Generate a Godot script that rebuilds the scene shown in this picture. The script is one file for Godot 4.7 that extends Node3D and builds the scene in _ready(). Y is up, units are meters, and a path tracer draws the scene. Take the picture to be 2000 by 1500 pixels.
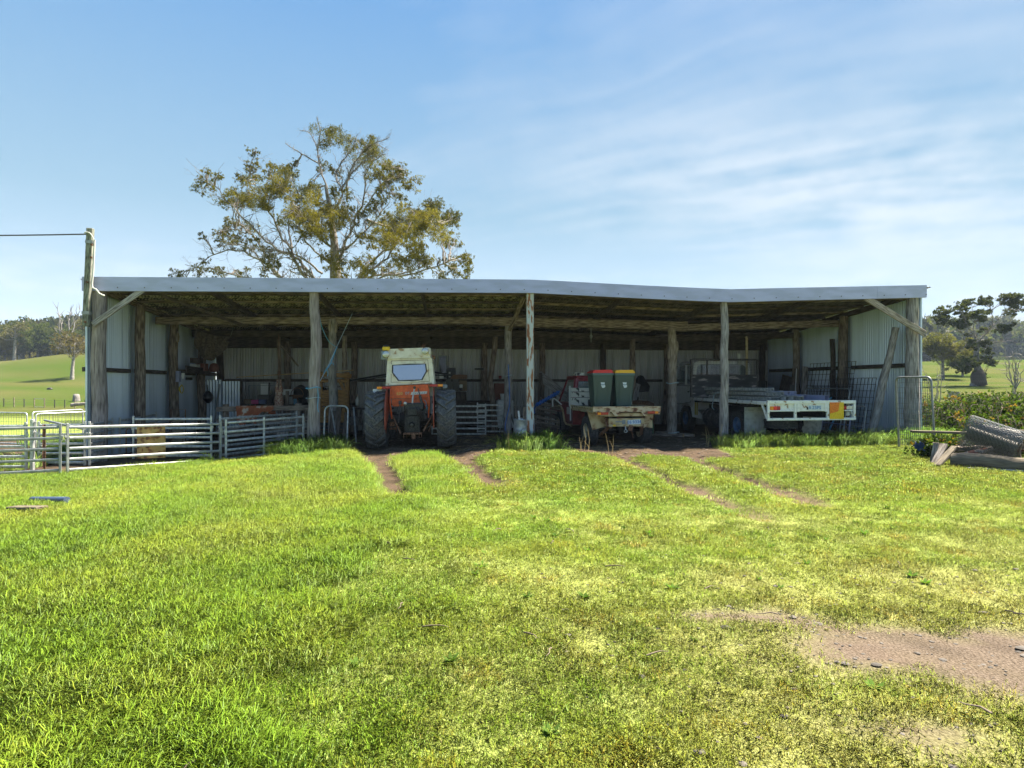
extends Node3D
# A weathered open-fronted farm shed with a tractor, a ute and a flat-bed truck, sheep yards and pasture.
# y up, metres. The shed has its own axes: u along its front, v into it, see S().

const YAW := 0.0978
const SHED := Vector3(-10.19, 0.0, -15.0)
var rng := RandomNumberGenerator.new()
var n1 := FastNoiseLite.new()
var n2 := FastNoiseLite.new()
var M := {}
var counts := {}

func _ready():
	rng.seed = 7
	n1.seed = 3; n1.frequency = 1.0; n1.fractal_octaves = 3
	n2.seed = 11; n2.frequency = 0.25; n2.fractal_octaves = 2
	# --- camera
	var cam := Camera3D.new()
	cam.name = "camera"
	cam.position = Vector3(0, 1.6, 0)
	cam.fov = 64.01
	cam.near = 0.05
	cam.far = 6000.0
	add_child(cam)
	cam.current = true
	# --- sky, exposure
	var env := Environment.new()
	env.background_mode = Environment.BG_SKY
	var sky := Sky.new()
	var pano := PanoramaSkyMaterial.new()
	pano.panorama = sky_picture()
	sky.sky_material = pano
	env.sky = sky
	env.background_energy_multiplier = 0.25
	env.tonemap_mode = Environment.TONE_MAPPER_LINEAR
	env.tonemap_exposure = 4.5
	env.fog_enabled = true
	env.fog_density = 0.0003
	env.fog_light_color = Color(0.74, 0.82, 0.93)
	env.sdfgi_enabled = true
	env.ssao_enabled = true
	env.ssil_enabled = true
	var we := WorldEnvironment.new()
	we.name = "world_environment"
	we.environment = env
	add_child(we)
	# --- sun: high behind the shed, a little to the right
	var sun := DirectionalLight3D.new()
	sun.name = "sun"
	sun.light_energy = 1.6
	sun.light_color = Color(1.0, 0.955, 0.87)
	sun.light_angular_distance = 6.0
	sun.shadow_enabled = true
	var from := Vector3(0.80, 1.35, -0.38).normalized()
	sun.basis = Basis.looking_at(-from)
	add_child(sun)

	materials()
	build_ground()
	build_hills()
	build_shed()
	build_trees()
	build_tractor()
	build_ute()
	build_truck()
	build_yards()
	build_clutter()
	build_right_side()
	build_grass()

# ---------------------------------------------------------------- places
func S(u: float, v: float, y := 0.0) -> Vector3:
	var c := cos(YAW)
	var s := sin(YAW)
	return SHED + Vector3(u * c - v * s, y, -u * s - v * c)

func to_shed(x: float, z: float) -> Vector2:
	var c := cos(YAW)
	var s := sin(YAW)
	var dx := x - SHED.x
	var dz := z - SHED.z
	return Vector2(dx * c - dz * s, -(dx * s + dz * c))

func ss(a: float, b: float, x: float) -> float:
	return smoothstep(a, b, x)

func table(xs: Array, ys: Array, x: float) -> float:
	if x <= xs[0]:
		return ys[0]
	for i in range(1, xs.size()):
		if x <= xs[i]:
			return lerpf(ys[i - 1], ys[i], (x - xs[i - 1]) / (xs[i] - xs[i - 1]))
	return ys[-1]

# ---------------------------------------------------------------- naming
func numbered(parent: Node, called: String) -> String:
	var key := str(parent.get_instance_id()) + "/" + called
	var k: int = counts.get(key, 0)
	counts[key] = k + 1
	return called if k == 0 else called + "_%03d" % k

func tag(o: Node, label: String, category: String, group := "", kind := ""):
	if label != "":
		o.set_meta("label", label)
	if category != "":
		o.set_meta("category", category)
	if group != "":
		o.set_meta("group", group)
	if kind != "":
		o.set_meta("kind", kind)
	return o

func thing(called: String, label: String, category: String, at := Vector3.ZERO, turn := 0.0, group := "") -> Node3D:
	var o := Node3D.new()
	o.name = numbered(self, called)
	o.position = at
	o.rotation.y = turn
	add_child(o)
	tag(o, label, category, group)
	return o

func put(parent: Node, called: String, mesh: Mesh, m: Material, xf := Transform3D()) -> MeshInstance3D:
	var o := MeshInstance3D.new()
	o.mesh = mesh
	o.material_override = m
	o.name = numbered(parent, called)
	o.transform = xf
	parent.add_child(o)
	return o

func part(parent: Node, called: String, st: SurfaceTool, m: Material, xf := Transform3D()) -> MeshInstance3D:
	return put(parent, called, done(st), m, xf)

func copy(o: Node3D, at: Vector3, turn: float, label := "") -> Node3D:
	var c: Node3D = o.duplicate()
	var base: String = o.name
	if base.length() > 4 and base[base.length() - 4] == "_" and base.right(3).is_valid_int():
		base = base.left(base.length() - 4)
	c.name = numbered(self, base)
	add_child(c)
	c.position = at
	c.rotation.y = turn
	if label != "":
		c.set_meta("label", label)
	return c

# ---------------------------------------------------------------- mesh helpers
func nb() -> SurfaceTool:
	var st := SurfaceTool.new()
	st.begin(Mesh.PRIMITIVE_TRIANGLES)
	st.set_smooth_group(-1)
	return st

func done(st: SurfaceTool) -> ArrayMesh:
	st.generate_normals()
	return st.commit()

# corners counter-clockwise as seen from outside
func quad(st: SurfaceTool, a: Vector3, b: Vector3, c: Vector3, d: Vector3):
	st.add_vertex(a); st.add_vertex(c); st.add_vertex(b)
	st.add_vertex(a); st.add_vertex(d); st.add_vertex(c)

func tri(st: SurfaceTool, a: Vector3, b: Vector3, c: Vector3):
	st.add_vertex(a); st.add_vertex(c); st.add_vertex(b)

func box(st: SurfaceTool, c: Vector3, s: Vector3, b := Basis(), ch := 0.0):
	st.set_smooth_group(-1)
	var h := s * 0.5
	if ch <= 0.0:
		var p := []
		for i in 8:
			p.append(c + b * Vector3(h.x if i & 1 else -h.x, h.y if i & 2 else -h.y, h.z if i & 4 else -h.z))
		quad(st, p[4], p[5], p[7], p[6])
		quad(st, p[1], p[0], p[2], p[3])
		quad(st, p[5], p[1], p[3], p[7])
		quad(st, p[0], p[4], p[6], p[2])
		quad(st, p[6], p[7], p[3], p[2])
		quad(st, p[0], p[1], p[5], p[4])
		return
	ch = minf(ch, minf(h.x, minf(h.y, h.z)) * 0.9)
	# 24 vertices: each corner has three, one on each face
	var v := func(ix: int, iy: int, iz: int, axis: int) -> Vector3:
		var q := Vector3(ix * (h.x - (0.0 if axis == 0 else ch)), iy * (h.y - (0.0 if axis == 1 else ch)), iz * (h.z - (0.0 if axis == 2 else ch)))
		return c + b * q
	for s1 in [-1, 1]:
		oquad(st, c, [v.call(s1, -1, -1, 0), v.call(s1, 1, -1, 0), v.call(s1, 1, 1, 0), v.call(s1, -1, 1, 0)])
		oquad(st, c, [v.call(-1, s1, -1, 1), v.call(1, s1, -1, 1), v.call(1, s1, 1, 1), v.call(-1, s1, 1, 1)])
		oquad(st, c, [v.call(-1, -1, s1, 2), v.call(1, -1, s1, 2), v.call(1, 1, s1, 2), v.call(-1, 1, s1, 2)])
		for s2 in [-1, 1]:
			oquad(st, c, [v.call(s1, s2, -1, 0), v.call(s1, s2, 1, 0), v.call(s1, s2, 1, 1), v.call(s1, s2, -1, 1)])
			oquad(st, c, [v.call(s1, -1, s2, 0), v.call(s1, 1, s2, 0), v.call(s1, 1, s2, 2), v.call(s1, -1, s2, 2)])
			oquad(st, c, [v.call(-1, s1, s2, 1), v.call(1, s1, s2, 1), v.call(1, s1, s2, 2), v.call(-1, s1, s2, 2)])
			for s3 in [-1, 1]:
				var a: Vector3 = v.call(s1, s2, s3, 0)
				var d: Vector3 = v.call(s1, s2, s3, 1)
				var e: Vector3 = v.call(s1, s2, s3, 2)
				if (d - a).cross(e - a).dot(a - c) > 0:
					tri(st, a, d, e)
				else:
					tri(st, a, e, d)

# a quad turned so that it faces away from c
func oquad(st: SurfaceTool, c: Vector3, p: Array):
	var a: Vector3 = p[0]
	if (p[1] - a).cross(p[2] - a).dot(a + p[2] - c * 2.0) > 0:
		quad(st, p[0], p[1], p[2], p[3])
	else:
		quad(st, p[3], p[2], p[1], p[0])

func along(a: Vector3, b: Vector3, up := Vector3.FORWARD) -> Basis:
	var y := (b - a).normalized()
	var x := y.cross(up)
	if x.length() < 0.01:
		x = y.cross(Vector3.RIGHT)
	x = x.normalized()
	return Basis(x, y, x.cross(y))

# a bar of width w (across) and thickness t from a to b
func bar(st: SurfaceTool, a: Vector3, b: Vector3, w: float, t: float, ch := 0.0, up := Vector3.FORWARD):
	box(st, (a + b) * 0.5, Vector3(w, a.distance_to(b), t), along(a, b, up), ch)

func tube(st: SurfaceTool, pts: Array, r, n := 8, caps := true):
	var rings := []
	var y := Vector3.ZERO
	var x := Vector3.ZERO
	for i in pts.size():
		var d: Vector3 = (pts[mini(i + 1, pts.size() - 1)] - pts[maxi(i - 1, 0)]).normalized()
		if i == 0:
			x = d.cross(Vector3.UP if absf(d.y) < 0.9 else Vector3.RIGHT).normalized()
		else:
			x = (x - d * x.dot(d)).normalized()
		y = d
		var z := x.cross(y)
		var rr: float = r[i] if r is Array else r
		var ring := PackedVector3Array()
		for k in n:
			var a := TAU * k / n
			ring.append(pts[i] + (x * cos(a) + z * sin(a)) * rr)
		rings.append(ring)
	st.set_smooth_group(1)
	for i in range(1, rings.size()):
		for k in n:
			var k2 := (k + 1) % n
			quad(st, rings[i - 1][k2], rings[i - 1][k], rings[i][k], rings[i][k2])
	st.set_smooth_group(-1)
	if caps:
		for k in range(1, n - 1):
			tri(st, rings[0][0], rings[0][k], rings[0][k + 1])
			tri(st, rings[-1][0], rings[-1][k + 1], rings[-1][k])

func disc(st: SurfaceTool, c: Vector3, axis: Vector3, r: float, t: float, n := 16):
	var a := axis.normalized() * t * 0.5
	tube(st, [c - a, c + a], r, n)

# polygon in the xy plane, extruded from z0 to z1
func prism(st: SurfaceTool, poly: Array, z0: float, z1: float, xf := Transform3D()):
	var p := PackedVector2Array(poly)
	if Geometry2D.is_polygon_clockwise(p):
		p.reverse()
	st.set_smooth_group(-1)
	var t := Geometry2D.triangulate_polygon(p)
	for i in range(0, t.size(), 3):
		var a := p[t[i]]
		var b := p[t[i + 1]]
		var c := p[t[i + 2]]
		if (b - a).cross(c - a) < 0:
			var q := b
			b = c
			c = q
		tri(st, xf * Vector3(a.x, a.y, z1), xf * Vector3(b.x, b.y, z1), xf * Vector3(c.x, c.y, z1))
		tri(st, xf * Vector3(a.x, a.y, z0), xf * Vector3(c.x, c.y, z0), xf * Vector3(b.x, b.y, z0))
	for i in p.size():
		var a := p[i]
		var b := p[(i + 1) % p.size()]
		quad(st, xf * Vector3(a.x, a.y, z0), xf * Vector3(b.x, b.y, z0), xf * Vector3(b.x, b.y, z1), xf * Vector3(a.x, a.y, z1))

# a ring: outer polygon with an inner one of as many points left open
func frame_ring(st: SurfaceTool, outer: Array, inner: Array, z0: float, z1: float, xf := Transform3D()):
	st.set_smooth_group(-1)
	var n := outer.size()
	var c := Vector2.ZERO
	for q in outer:
		c += q / n
	for i in n:
		var j := (i + 1) % n
		var a: Vector2 = outer[i]
		var b: Vector2 = outer[j]
		var d: Vector2 = inner[j]
		var e: Vector2 = inner[i]
		if (b - a).cross(e - a) < 0:
			var q := a; a = b; b = q
			q = d; d = e; e = q
		quad(st, xf * Vector3(a.x, a.y, z1), xf * Vector3(b.x, b.y, z1), xf * Vector3(d.x, d.y, z1), xf * Vector3(e.x, e.y, z1))
		quad(st, xf * Vector3(e.x, e.y, z0), xf * Vector3(d.x, d.y, z0), xf * Vector3(b.x, b.y, z0), xf * Vector3(a.x, a.y, z0))
		quad(st, xf * Vector3(a.x, a.y, z0), xf * Vector3(b.x, b.y, z0), xf * Vector3(b.x, b.y, z1), xf * Vector3(a.x, a.y, z1))
		quad(st, xf * Vector3(d.x, d.y, z0), xf * Vector3(e.x, e.y, z0), xf * Vector3(e.x, e.y, z1), xf * Vector3(d.x, d.y, z1))

# profile of (radius, height) turned about y
func lathe(st: SurfaceTool, prof: Array, n := 16, xf := Transform3D(), smooth := 2):
	st.set_smooth_group(smooth)
	for i in range(1, prof.size()):
		var p: Vector2 = prof[i - 1]
		var q: Vector2 = prof[i]
		for k in n:
			var a := TAU * k / n
			var b := TAU * ((k + 1) % n) / n
			var v0 := xf * Vector3(p.x * cos(a), p.y, -p.x * sin(a))
			var v1 := xf * Vector3(p.x * cos(b), p.y, -p.x * sin(b))
			var v2 := xf * Vector3(q.x * cos(b), q.y, -q.x * sin(b))
			var v3 := xf * Vector3(q.x * cos(a), q.y, -q.x * sin(a))
			if p.x < 1e-5:
				tri(st, v0, v2, v3)
			elif q.x < 1e-5:
				tri(st, v0, v1, v2)
			else:
				quad(st, v0, v1, v2, v3)
	st.set_smooth_group(-1)

# grid of points p[i][j] as a smooth sheet
func sheet(st: SurfaceTool, p: Array, smooth := 3):
	st.set_smooth_group(smooth)
	for i in p.size() - 1:
		for j in p[i].size() - 1:
			quad(st, p[i][j], p[i + 1][j], p[i + 1][j + 1], p[i][j + 1])
	st.set_smooth_group(-1)

# corrugated sheet: waves across x, from y0 to y1, centred on x
func corrugated(w: float, y0: float, y1: float, pitch := 0.076, amp := 0.0085, dent := 0.0, sd := 0.0) -> ArrayMesh:
	var st := nb()
	var n := int(round(w / pitch)) * 6
	var rows := 1 if dent == 0.0 else 6
	var p := []
	for i in n + 1:
		var col := []
		for j in rows + 1:
			var x := -w * 0.5 + w * i / n
			var y := lerpf(y0, y1, float(j) / rows)
			col.append(Vector3(x, y, amp * sin(TAU * x / pitch) + dent * n2.get_noise_3d(x * 2.0 + sd, y * 2.0, sd)))
		p.append(col)
	sheet(st, p)
	return done(st)

# a length of timber with its grain along it; the part's own y runs from a to b
func timber(parent: Node, called: String, a: Vector3, b: Vector3, w: float, t: float, m: Material, ch := 0.008, up := Vector3.FORWARD) -> MeshInstance3D:
	var st := nb()
	var l := a.distance_to(b)
	box(st, Vector3(0, l * 0.5, 0), Vector3(w, l, t), Basis(), ch)
	return part(parent, called, st, m, Transform3D(along(a, b, up), a))

# a rough round post or log, own y along it
func log_mesh(l: float, r0: float, r1: float, sd: float, bend := 0.02, n := 11, rings := 9) -> ArrayMesh:
	var st := nb()
	var pts := []
	for i in rings + 1:
		var t := float(i) / rings
		pts.append(Vector3(n1.get_noise_2d(sd * 7.1, t * 1.4) * bend * 2.0, l * t, n1.get_noise_2d(sd * 3.3 + 50.0, t * 1.4) * bend * 2.0))
	var grid := []
	for i in rings + 1:
		var t := float(i) / rings
		var ring := []
		for k in n + 1:
			var a := TAU * (k % n) / n
			var rr := lerpf(r0, r1, t) * (1.0 + 0.16 * n1.get_noise_3d(cos(a) * 0.7 + sd, t * l * 0.7, sin(a) * 0.7 - sd))
			ring.append(pts[i] + Vector3(cos(a) * rr, 0, -sin(a) * rr))
		grid.append(ring)
	st.set_smooth_group(1)
	for i in rings:
		for k in n:
			quad(st, grid[i][k], grid[i][k + 1], grid[i + 1][k + 1], grid[i + 1][k])
	st.set_smooth_group(-1)
	for k in range(1, n - 1):
		tri(st, grid[-1][0], grid[-1][k], grid[-1][k + 1])
		tri(st, grid[0][0], grid[0][k + 1], grid[0][k])
	return done(st)

func logpart(parent: Node, called: String, a: Vector3, b: Vector3, r0: float, r1: float, m: Material, sd: float, bend := 0.02) -> MeshInstance3D:
	return put(parent, called, log_mesh(a.distance_to(b), r0, r1, sd, bend), m, Transform3D(along(a, b), a))

func curve(p: Array, n := 24) -> Array:
	var c := Curve3D.new()
	for i in p.size():
		var t: Vector3 = (p[mini(i + 1, p.size() - 1)] - p[maxi(i - 1, 0)]) / 6.0
		c.add_point(p[i], -t, t)
	var out := []
	for i in n + 1:
		out.append(c.sample_baked(c.get_baked_length() * i / n, true))
	return out

# ---------------------------------------------------------------- materials
func noise_image(sd: int, freq: float, octaves: int, size := 256) -> Image:
	var n := FastNoiseLite.new()
	n.seed = sd
	n.frequency = freq
	n.fractal_octaves = octaves
	n.noise_type = FastNoiseLite.TYPE_SIMPLEX_SMOOTH
	var im := n.get_seamless_image(size, size)
	im.convert(Image.FORMAT_L8)
	return im

# colours are linear; stops 0..1
func ramp_texture(cols: Array, stops: Array, sd: int, freq: float, octaves := 4, size := 256, streak := 0.0) -> ImageTexture:
	var im := noise_image(sd, freq, octaves, size)
	var im2: Image = noise_image(sd + 77, freq * 2.5, 3, size) if streak > 0.0 else null
	var lut := []
	for i in 256:
		var t := i / 255.0
		var c: Color = cols[-1]
		if t <= stops[0]:
			c = cols[0]
		else:
			for k in range(1, stops.size()):
				if t <= stops[k]:
					c = cols[k - 1].lerp(cols[k], (t - stops[k - 1]) / maxf(1e-4, stops[k] - stops[k - 1]))
					break
		c = c.linear_to_srgb()
		lut.append(PackedByteArray([int(c.r * 255), int(c.g * 255), int(c.b * 255)]))
	var src := im.get_data()
	var src2 := im2.get_data() if im2 else PackedByteArray()
	var data := PackedByteArray()
	for i in src.size():
		var g := src[i]
		if im2:
			g = clampi(int(lerpf(g, src2[i], streak)), 0, 255)
		data.append_array(lut[g])
	return ImageTexture.create_from_image(Image.create_from_data(size, size, false, Image.FORMAT_RGB8, data))

func bump_texture(sd: int, freq: float, octaves := 4, size := 256) -> ImageTexture:
	return ImageTexture.create_from_image(noise_image(sd, freq, octaves, size))

func plain(c: Color, rough := 0.7, metal := 0.0) -> StandardMaterial3D:
	var m := StandardMaterial3D.new()
	m.albedo_color = c.linear_to_srgb()
	m.roughness = rough
	m.metallic = metal
	return m

func textured(t: Texture2D, scale: Vector3, rough := 0.7, metal := 0.0, offset := Vector3.ZERO) -> StandardMaterial3D:
	var m := StandardMaterial3D.new()
	m.albedo_texture = t
	m.uv1_triplanar = true
	m.uv1_scale = scale
	m.uv1_offset = offset
	m.roughness = rough
	m.metallic = metal
	return m

func relief(m: StandardMaterial3D, t: Texture2D, cm: float) -> StandardMaterial3D:
	m.heightmap_enabled = true
	m.heightmap_texture = t
	m.heightmap_scale = cm
	return m

func L(r: float, g: float, b: float) -> Color:
	return Color(r, g, b)

func materials():
	var bump := bump_texture(5, 0.02, 4)
	var grey := ramp_texture([L(.09, .08, .078), L(.22, .20, .195), L(.30, .28, .275), L(.38, .36, .355)], [0.2, 0.42, 0.6, 0.85], 21, 0.02, 5)
	M.grey_wood = relief(textured(grey, Vector3(5, 0.45, 5), 0.9), bump, 0.9)
	M.grey_wood2 = relief(textured(grey, Vector3(7, 0.6, 7), 0.9, 0.0, Vector3(.3, .7, .1)), bump, 0.7)
	var brown := ramp_texture([L(.07, .05, .042), L(.16, .12, .095), L(.25, .20, .165), L(.34, .28, .235)], [0.2, 0.45, 0.62, 0.85], 22, 0.02, 5)
	M.brown_wood = relief(textured(brown, Vector3(5, 0.45, 5), 0.9), bump, 0.9)
	M.brown_wood2 = relief(textured(brown, Vector3(6, 0.5, 6), 0.9, 0.0, Vector3(.5, .2, .8)), bump, 0.7)
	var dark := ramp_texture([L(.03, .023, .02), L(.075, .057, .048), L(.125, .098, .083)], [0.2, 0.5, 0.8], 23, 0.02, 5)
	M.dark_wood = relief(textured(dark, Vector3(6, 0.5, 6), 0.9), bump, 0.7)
	var mixed := ramp_texture([L(.13, .10, .08), L(.24, .20, .17), L(.33, .28, .24), L(.42, .37, .32)], [0.2, 0.45, 0.62, 0.85], 24, 0.02, 5)
	M.heap_wood = relief(textured(ramp_texture([L(.07, .055, .04), L(.14, .115, .08), L(.20, .165, .12)], [0.2, 0.5, 0.8], 29, 0.02, 5), Vector3(6, 0.5, 6), 0.9), bump, 0.7)
	M.tan_wood = relief(textured(mixed, Vector3(6, 0.5, 6), 0.9, 0.0, Vector3(.2, .4, .8)), bump, 0.7)
	var post_mix := ramp_texture([L(.10, .08, .075), L(.21, .175, .168), L(.27, .23, .222), L(.35, .31, .30)], [0.2, 0.42, 0.6, 0.85], 25, 0.018, 5)
	M.post_wood = relief(textured(post_mix, Vector3(4, 0.35, 4), 0.92), bump, 1.2)
	M.lichen_wood = relief(textured(ramp_texture([L(.07, .07, .06), L(.16, .17, .145), L(.24, .255, .215)], [0.25, 0.5, 0.8], 26, 0.02, 5), Vector3(4, 0.7, 4), 0.92), bump, 0.8)
	M.raw_wood = relief(textured(ramp_texture([L(.30, .19, .09), L(.42, .29, .15), L(.52, .38, .22)], [0.25, 0.5, 0.8], 27, 0.02, 5), Vector3(6, 0.5, 6), 0.85), bump, 0.4)
	M.press_wood = textured(ramp_texture([L(.16, .075, .018), L(.28, .14, .035), L(.36, .19, .055)], [0.25, 0.5, 0.8], 28, 0.02, 4), Vector3(5, 0.6, 5), 0.7)
	# sheet metal
	M.wall_iron = textured(ramp_texture([L(.42, .50, .60), L(.51, .60, .73), L(.58, .67, .80)], [0.25, 0.5, 0.78], 31, 0.01, 5), Vector3(0.7, 0.35, 0.7), 0.35, 0.35)
	M.back_iron = textured(ramp_texture([L(.30, .285, .27), L(.43, .43, .43), L(.50, .505, .51)], [0.2, 0.45, 0.78], 32, 0.012, 5), Vector3(1.2, 0.35, 1.2), 0.45, 0.2)
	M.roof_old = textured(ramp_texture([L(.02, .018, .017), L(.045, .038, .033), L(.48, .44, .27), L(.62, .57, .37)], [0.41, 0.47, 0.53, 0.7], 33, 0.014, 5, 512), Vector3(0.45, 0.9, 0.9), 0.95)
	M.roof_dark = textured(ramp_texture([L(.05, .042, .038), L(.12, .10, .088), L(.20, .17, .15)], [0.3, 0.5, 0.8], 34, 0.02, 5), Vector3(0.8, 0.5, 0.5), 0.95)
	M.roof_top = textured(ramp_texture([L(.32, .31, .29), L(.45, .45, .44)], [0.3, 0.7], 35, 0.02, 4), Vector3(0.5, 0.5, 0.5), 0.6, 0.4)
	M.flashing = textured(ramp_texture([L(.35, .375, .54), L(.38, .405, .60), L(.41, .435, .64)], [0.25, 0.5, 0.78], 36, 0.012, 4), Vector3(0.35, 1.5, 0.35), 0.42, 0.4)
	M.galv = textured(ramp_texture([L(.36, .38, .39), L(.48, .50, .52), L(.58, .60, .61)], [0.25, 0.5, 0.78], 37, 0.02, 4), Vector3(1.5, 1.5, 1.5), 0.42, 0.5)
	M.galv_bright = textured(ramp_texture([L(.22, .235, .25), L(.28, .295, .31), L(.33, .345, .355)], [0.25, 0.5, 0.78], 38, 0.02, 4), Vector3(1.5, 1.5, 1.5), 0.4, 0.35)
	M.galv_grey = textured(ramp_texture([L(.17, .18, .19), L(.22, .235, .25), L(.27, .285, .30)], [0.25, 0.5, 0.78], 67, 0.02, 4), Vector3(1.5, 1.5, 1.5), 0.45, 0.4)
	M.wire = plain(L(.11, .12, .13), 0.5, 0.3)
	M.tarp = plain(L(.015, .05, .16), 0.6)
	M.dark_steel = textured(ramp_texture([L(.035, .033, .035), L(.07, .065, .065), L(.12, .10, .09)], [0.25, 0.5, 0.8], 39, 0.02, 4), Vector3(3, 3, 3), 0.55, 0.4)
	M.black_iron = textured(ramp_texture([L(.012, .013, .015), L(.03, .031, .034), L(.06, .055, .05)], [0.25, 0.55, 0.85], 40, 0.02, 4), Vector3(3, 3, 3), 0.5, 0.2)
	M.rust = textured(ramp_texture([L(.07, .035, .022), L(.16, .075, .04), L(.24, .13, .08)], [0.25, 0.5, 0.8], 41, 0.025, 5), Vector3(2.5, 2.5, 2.5), 0.9)
	M.rusty_steel = textured(ramp_texture([L(.42, .46, .49), L(.45, .47, .48), L(.34, .17, .085), L(.20, .075, .035)], [0.50, 0.545, 0.585, 0.72], 42, 0.010, 6, 512), Vector3(2.2, 0.4, 2.2), 0.7, 0.1)
	M.rusty_yellow = textured(ramp_texture([L(.52, .34, .115), L(.46, .27, .08), L(.24, .09, .03), L(.11, .042, .02)], [0.46, 0.55, 0.66, 0.8], 43, 0.018, 5), Vector3(1.3, 1.3, 1.3), 0.75)
	# paints
	M.orange = textured(ramp_texture([L(.55, .075, .014), L(.68, .10, .018), L(.76, .13, .026)], [0.25, 0.55, 0.8], 44, 0.015, 4), Vector3(1.5, 1.5, 1.5), 0.42)
	M.orange_dull = textured(ramp_texture([L(.20, .03, .012), L(.30, .05, .02), L(.36, .08, .035)], [0.25, 0.55, 0.8], 45, 0.02, 4), Vector3(2, 2, 2), 0.6)
	M.cab_cream = textured(ramp_texture([L(.36, .22, .12), L(.62, .56, .45), L(.70, .66, .55), L(.76, .72, .62)], [0.16, 0.26, 0.5, 0.8], 46, 0.016, 5), Vector3(0.9, 0.9, 0.9), 0.45)
	M.tray_cream = textured(ramp_texture([L(.14, .06, .03), L(.34, .22, .11), L(.46, .37, .21), L(.52, .44, .27)], [0.14, 0.28, 0.5, 0.8], 47, 0.010, 6), Vector3(1.3, 1.3, 1.3), 0.65)
	M.tray_rust = textured(ramp_texture([L(.12, .05, .028), L(.26, .13, .07), L(.47, .36, .22), L(.55, .46, .32)], [0.2, 0.34, 0.48, 0.8], 48, 0.012, 6), Vector3(1.3, 2.2, 1.3), 0.75)
	M.maroon = textured(ramp_texture([L(.16, .018, .025), L(.25, .03, .038), L(.32, .06, .065)], [0.25, 0.55, 0.85], 49, 0.012, 4), Vector3(1, 1, 1), 0.32)
	M.chipped_white = textured(ramp_texture([L(.05, .045, .04), L(.10, .09, .08), L(.54, .53, .48), L(.62, .61, .57)], [0.25, 0.32, 0.37, 0.8], 50, 0.012, 6), Vector3(1.1, 1.8, 1.1), 0.8)
	M.truck_white = textured(ramp_texture([L(.30, .17, .09), L(.66, .67, .66), L(.76, .77, .76), L(.80, .81, .80)], [0.17, 0.25, 0.5, 0.8], 51, 0.02, 5), Vector3(1.3, 1.3, 1.3), 0.5)
	M.truck_cab = textured(ramp_texture([L(.70, .72, .72), L(.78, .80, .80)], [0.3, 0.7], 52, 0.02, 4), Vector3(1, 1, 1), 0.35)
	M.flap_white = textured(ramp_texture([L(.34, .36, .35), L(.45, .48, .48), L(.50, .54, .54)], [0.2, 0.5, 0.8], 53, 0.012, 4), Vector3(1.5, 1.5, 1.5), 0.6)
	M.flap_cream = textured(ramp_texture([L(.30, .29, .24), L(.42, .41, .35), L(.48, .47, .41)], [0.2, 0.5, 0.8], 54, 0.014, 4), Vector3(1.6, 1.6, 1.6), 0.65)
	M.headboard = textured(ramp_texture([L(.022, .024, .028), L(.04, .042, .048), L(.075, .075, .08), L(.34, .30, .29)], [0.2, 0.55, 0.70, 0.80], 55, 0.011, 6), Vector3(0.45, 1.8, 0.45), 0.6, 0.1)
	M.rubber = textured(ramp_texture([L(.018, .018, .019), L(.04, .04, .042), L(.075, .072, .07)], [0.25, 0.5, 0.8], 56, 0.025, 4), Vector3(2, 2, 2), 0.85)
	M.tread = relief(textured(ramp_texture([L(.04, .041, .046), L(.085, .087, .095), L(.16, .155, .15)], [0.22, 0.5, 0.82], 57, 0.03, 5), Vector3(2.2, 2.2, 2.2), 0.8), bump, 0.5)
	M.wheel_cream = textured(ramp_texture([L(.22, .14, .07), L(.42, .37, .25), L(.48, .43, .31)], [0.22, 0.4, 0.8], 58, 0.03, 4), Vector3(3, 3, 3), 0.6)
	M.wheel_blue = plain(L(.07, .14, .27), 0.5)
	M.bin_green = plain(L(.050, .085, .076), 0.48)
	M.bin_rim = plain(L(.085, .155, .155), 0.42)
	M.lid_red = plain(L(.62, .018, .022), 0.4)
	M.lid_yellow = plain(L(.80, .42, .012), 0.4)
	M.white = plain(L(.72, .73, .74), 0.5)
	M.offwhite = plain(L(.50, .51, .49), 0.6)
	M.black = plain(L(.012, .012, .013), 0.5)
	M.black_plastic = plain(L(.014, .015, .02), 0.3)
	M.red_lens = plain(L(.42, .015, .018), 0.18)
	M.red_bright = plain(L(.75, .03, .02), 0.18)
	M.amber_lens = plain(L(.85, .27, .01), 0.2)
	M.clear_lens = plain(L(.55, .57, .58), 0.15, 0.3)
	M.chrome = plain(L(.62, .63, .64), 0.2, 0.9)
	M.hazard_orange = textured(ramp_texture([L(.72, .16, .008), L(.85, .24, .01)], [0.3, 0.7], 60, 0.02, 4), Vector3(3, 3, 3), 0.4)
	M.hazard_yellow = textured(ramp_texture([L(.74, .46, .012), L(.86, .58, .02)], [0.3, 0.7], 61, 0.02, 4), Vector3(3, 3, 3), 0.4)
	M.plate = plain(L(.58, .66, .70), 0.4)
	M.plate_blue = plain(L(.06, .19, .48), 0.5)
	M.sticker = plain(L(.60, .67, .74), 0.5)
	M.sticker_blue = plain(L(.13, .22, .33), 0.5)
	M.decal_gold = plain(L(.62, .42, .10), 0.5)
	M.decal_white = plain(L(.62, .62, .58), 0.5)
	M.decal_grey = plain(L(.33, .34, .40), 0.5)
	M.glass = StandardMaterial3D.new()
	M.glass.albedo_color = Color(0.5, 0.6, 0.62, 0.22)
	M.glass.transparency = BaseMaterial3D.TRANSPARENCY_ALPHA
	M.glass.roughness = 0.02
	M.cab_glass = plain(L(.16, .20, .25), 0.06, 0.0)
	M.cab_glass.metallic = 0.85
	M.cab_glass.albedo_color = Color(0.50, 0.57, 0.66)
	M.dark_glass = plain(L(.012, .016, .02), 0.05)
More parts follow.
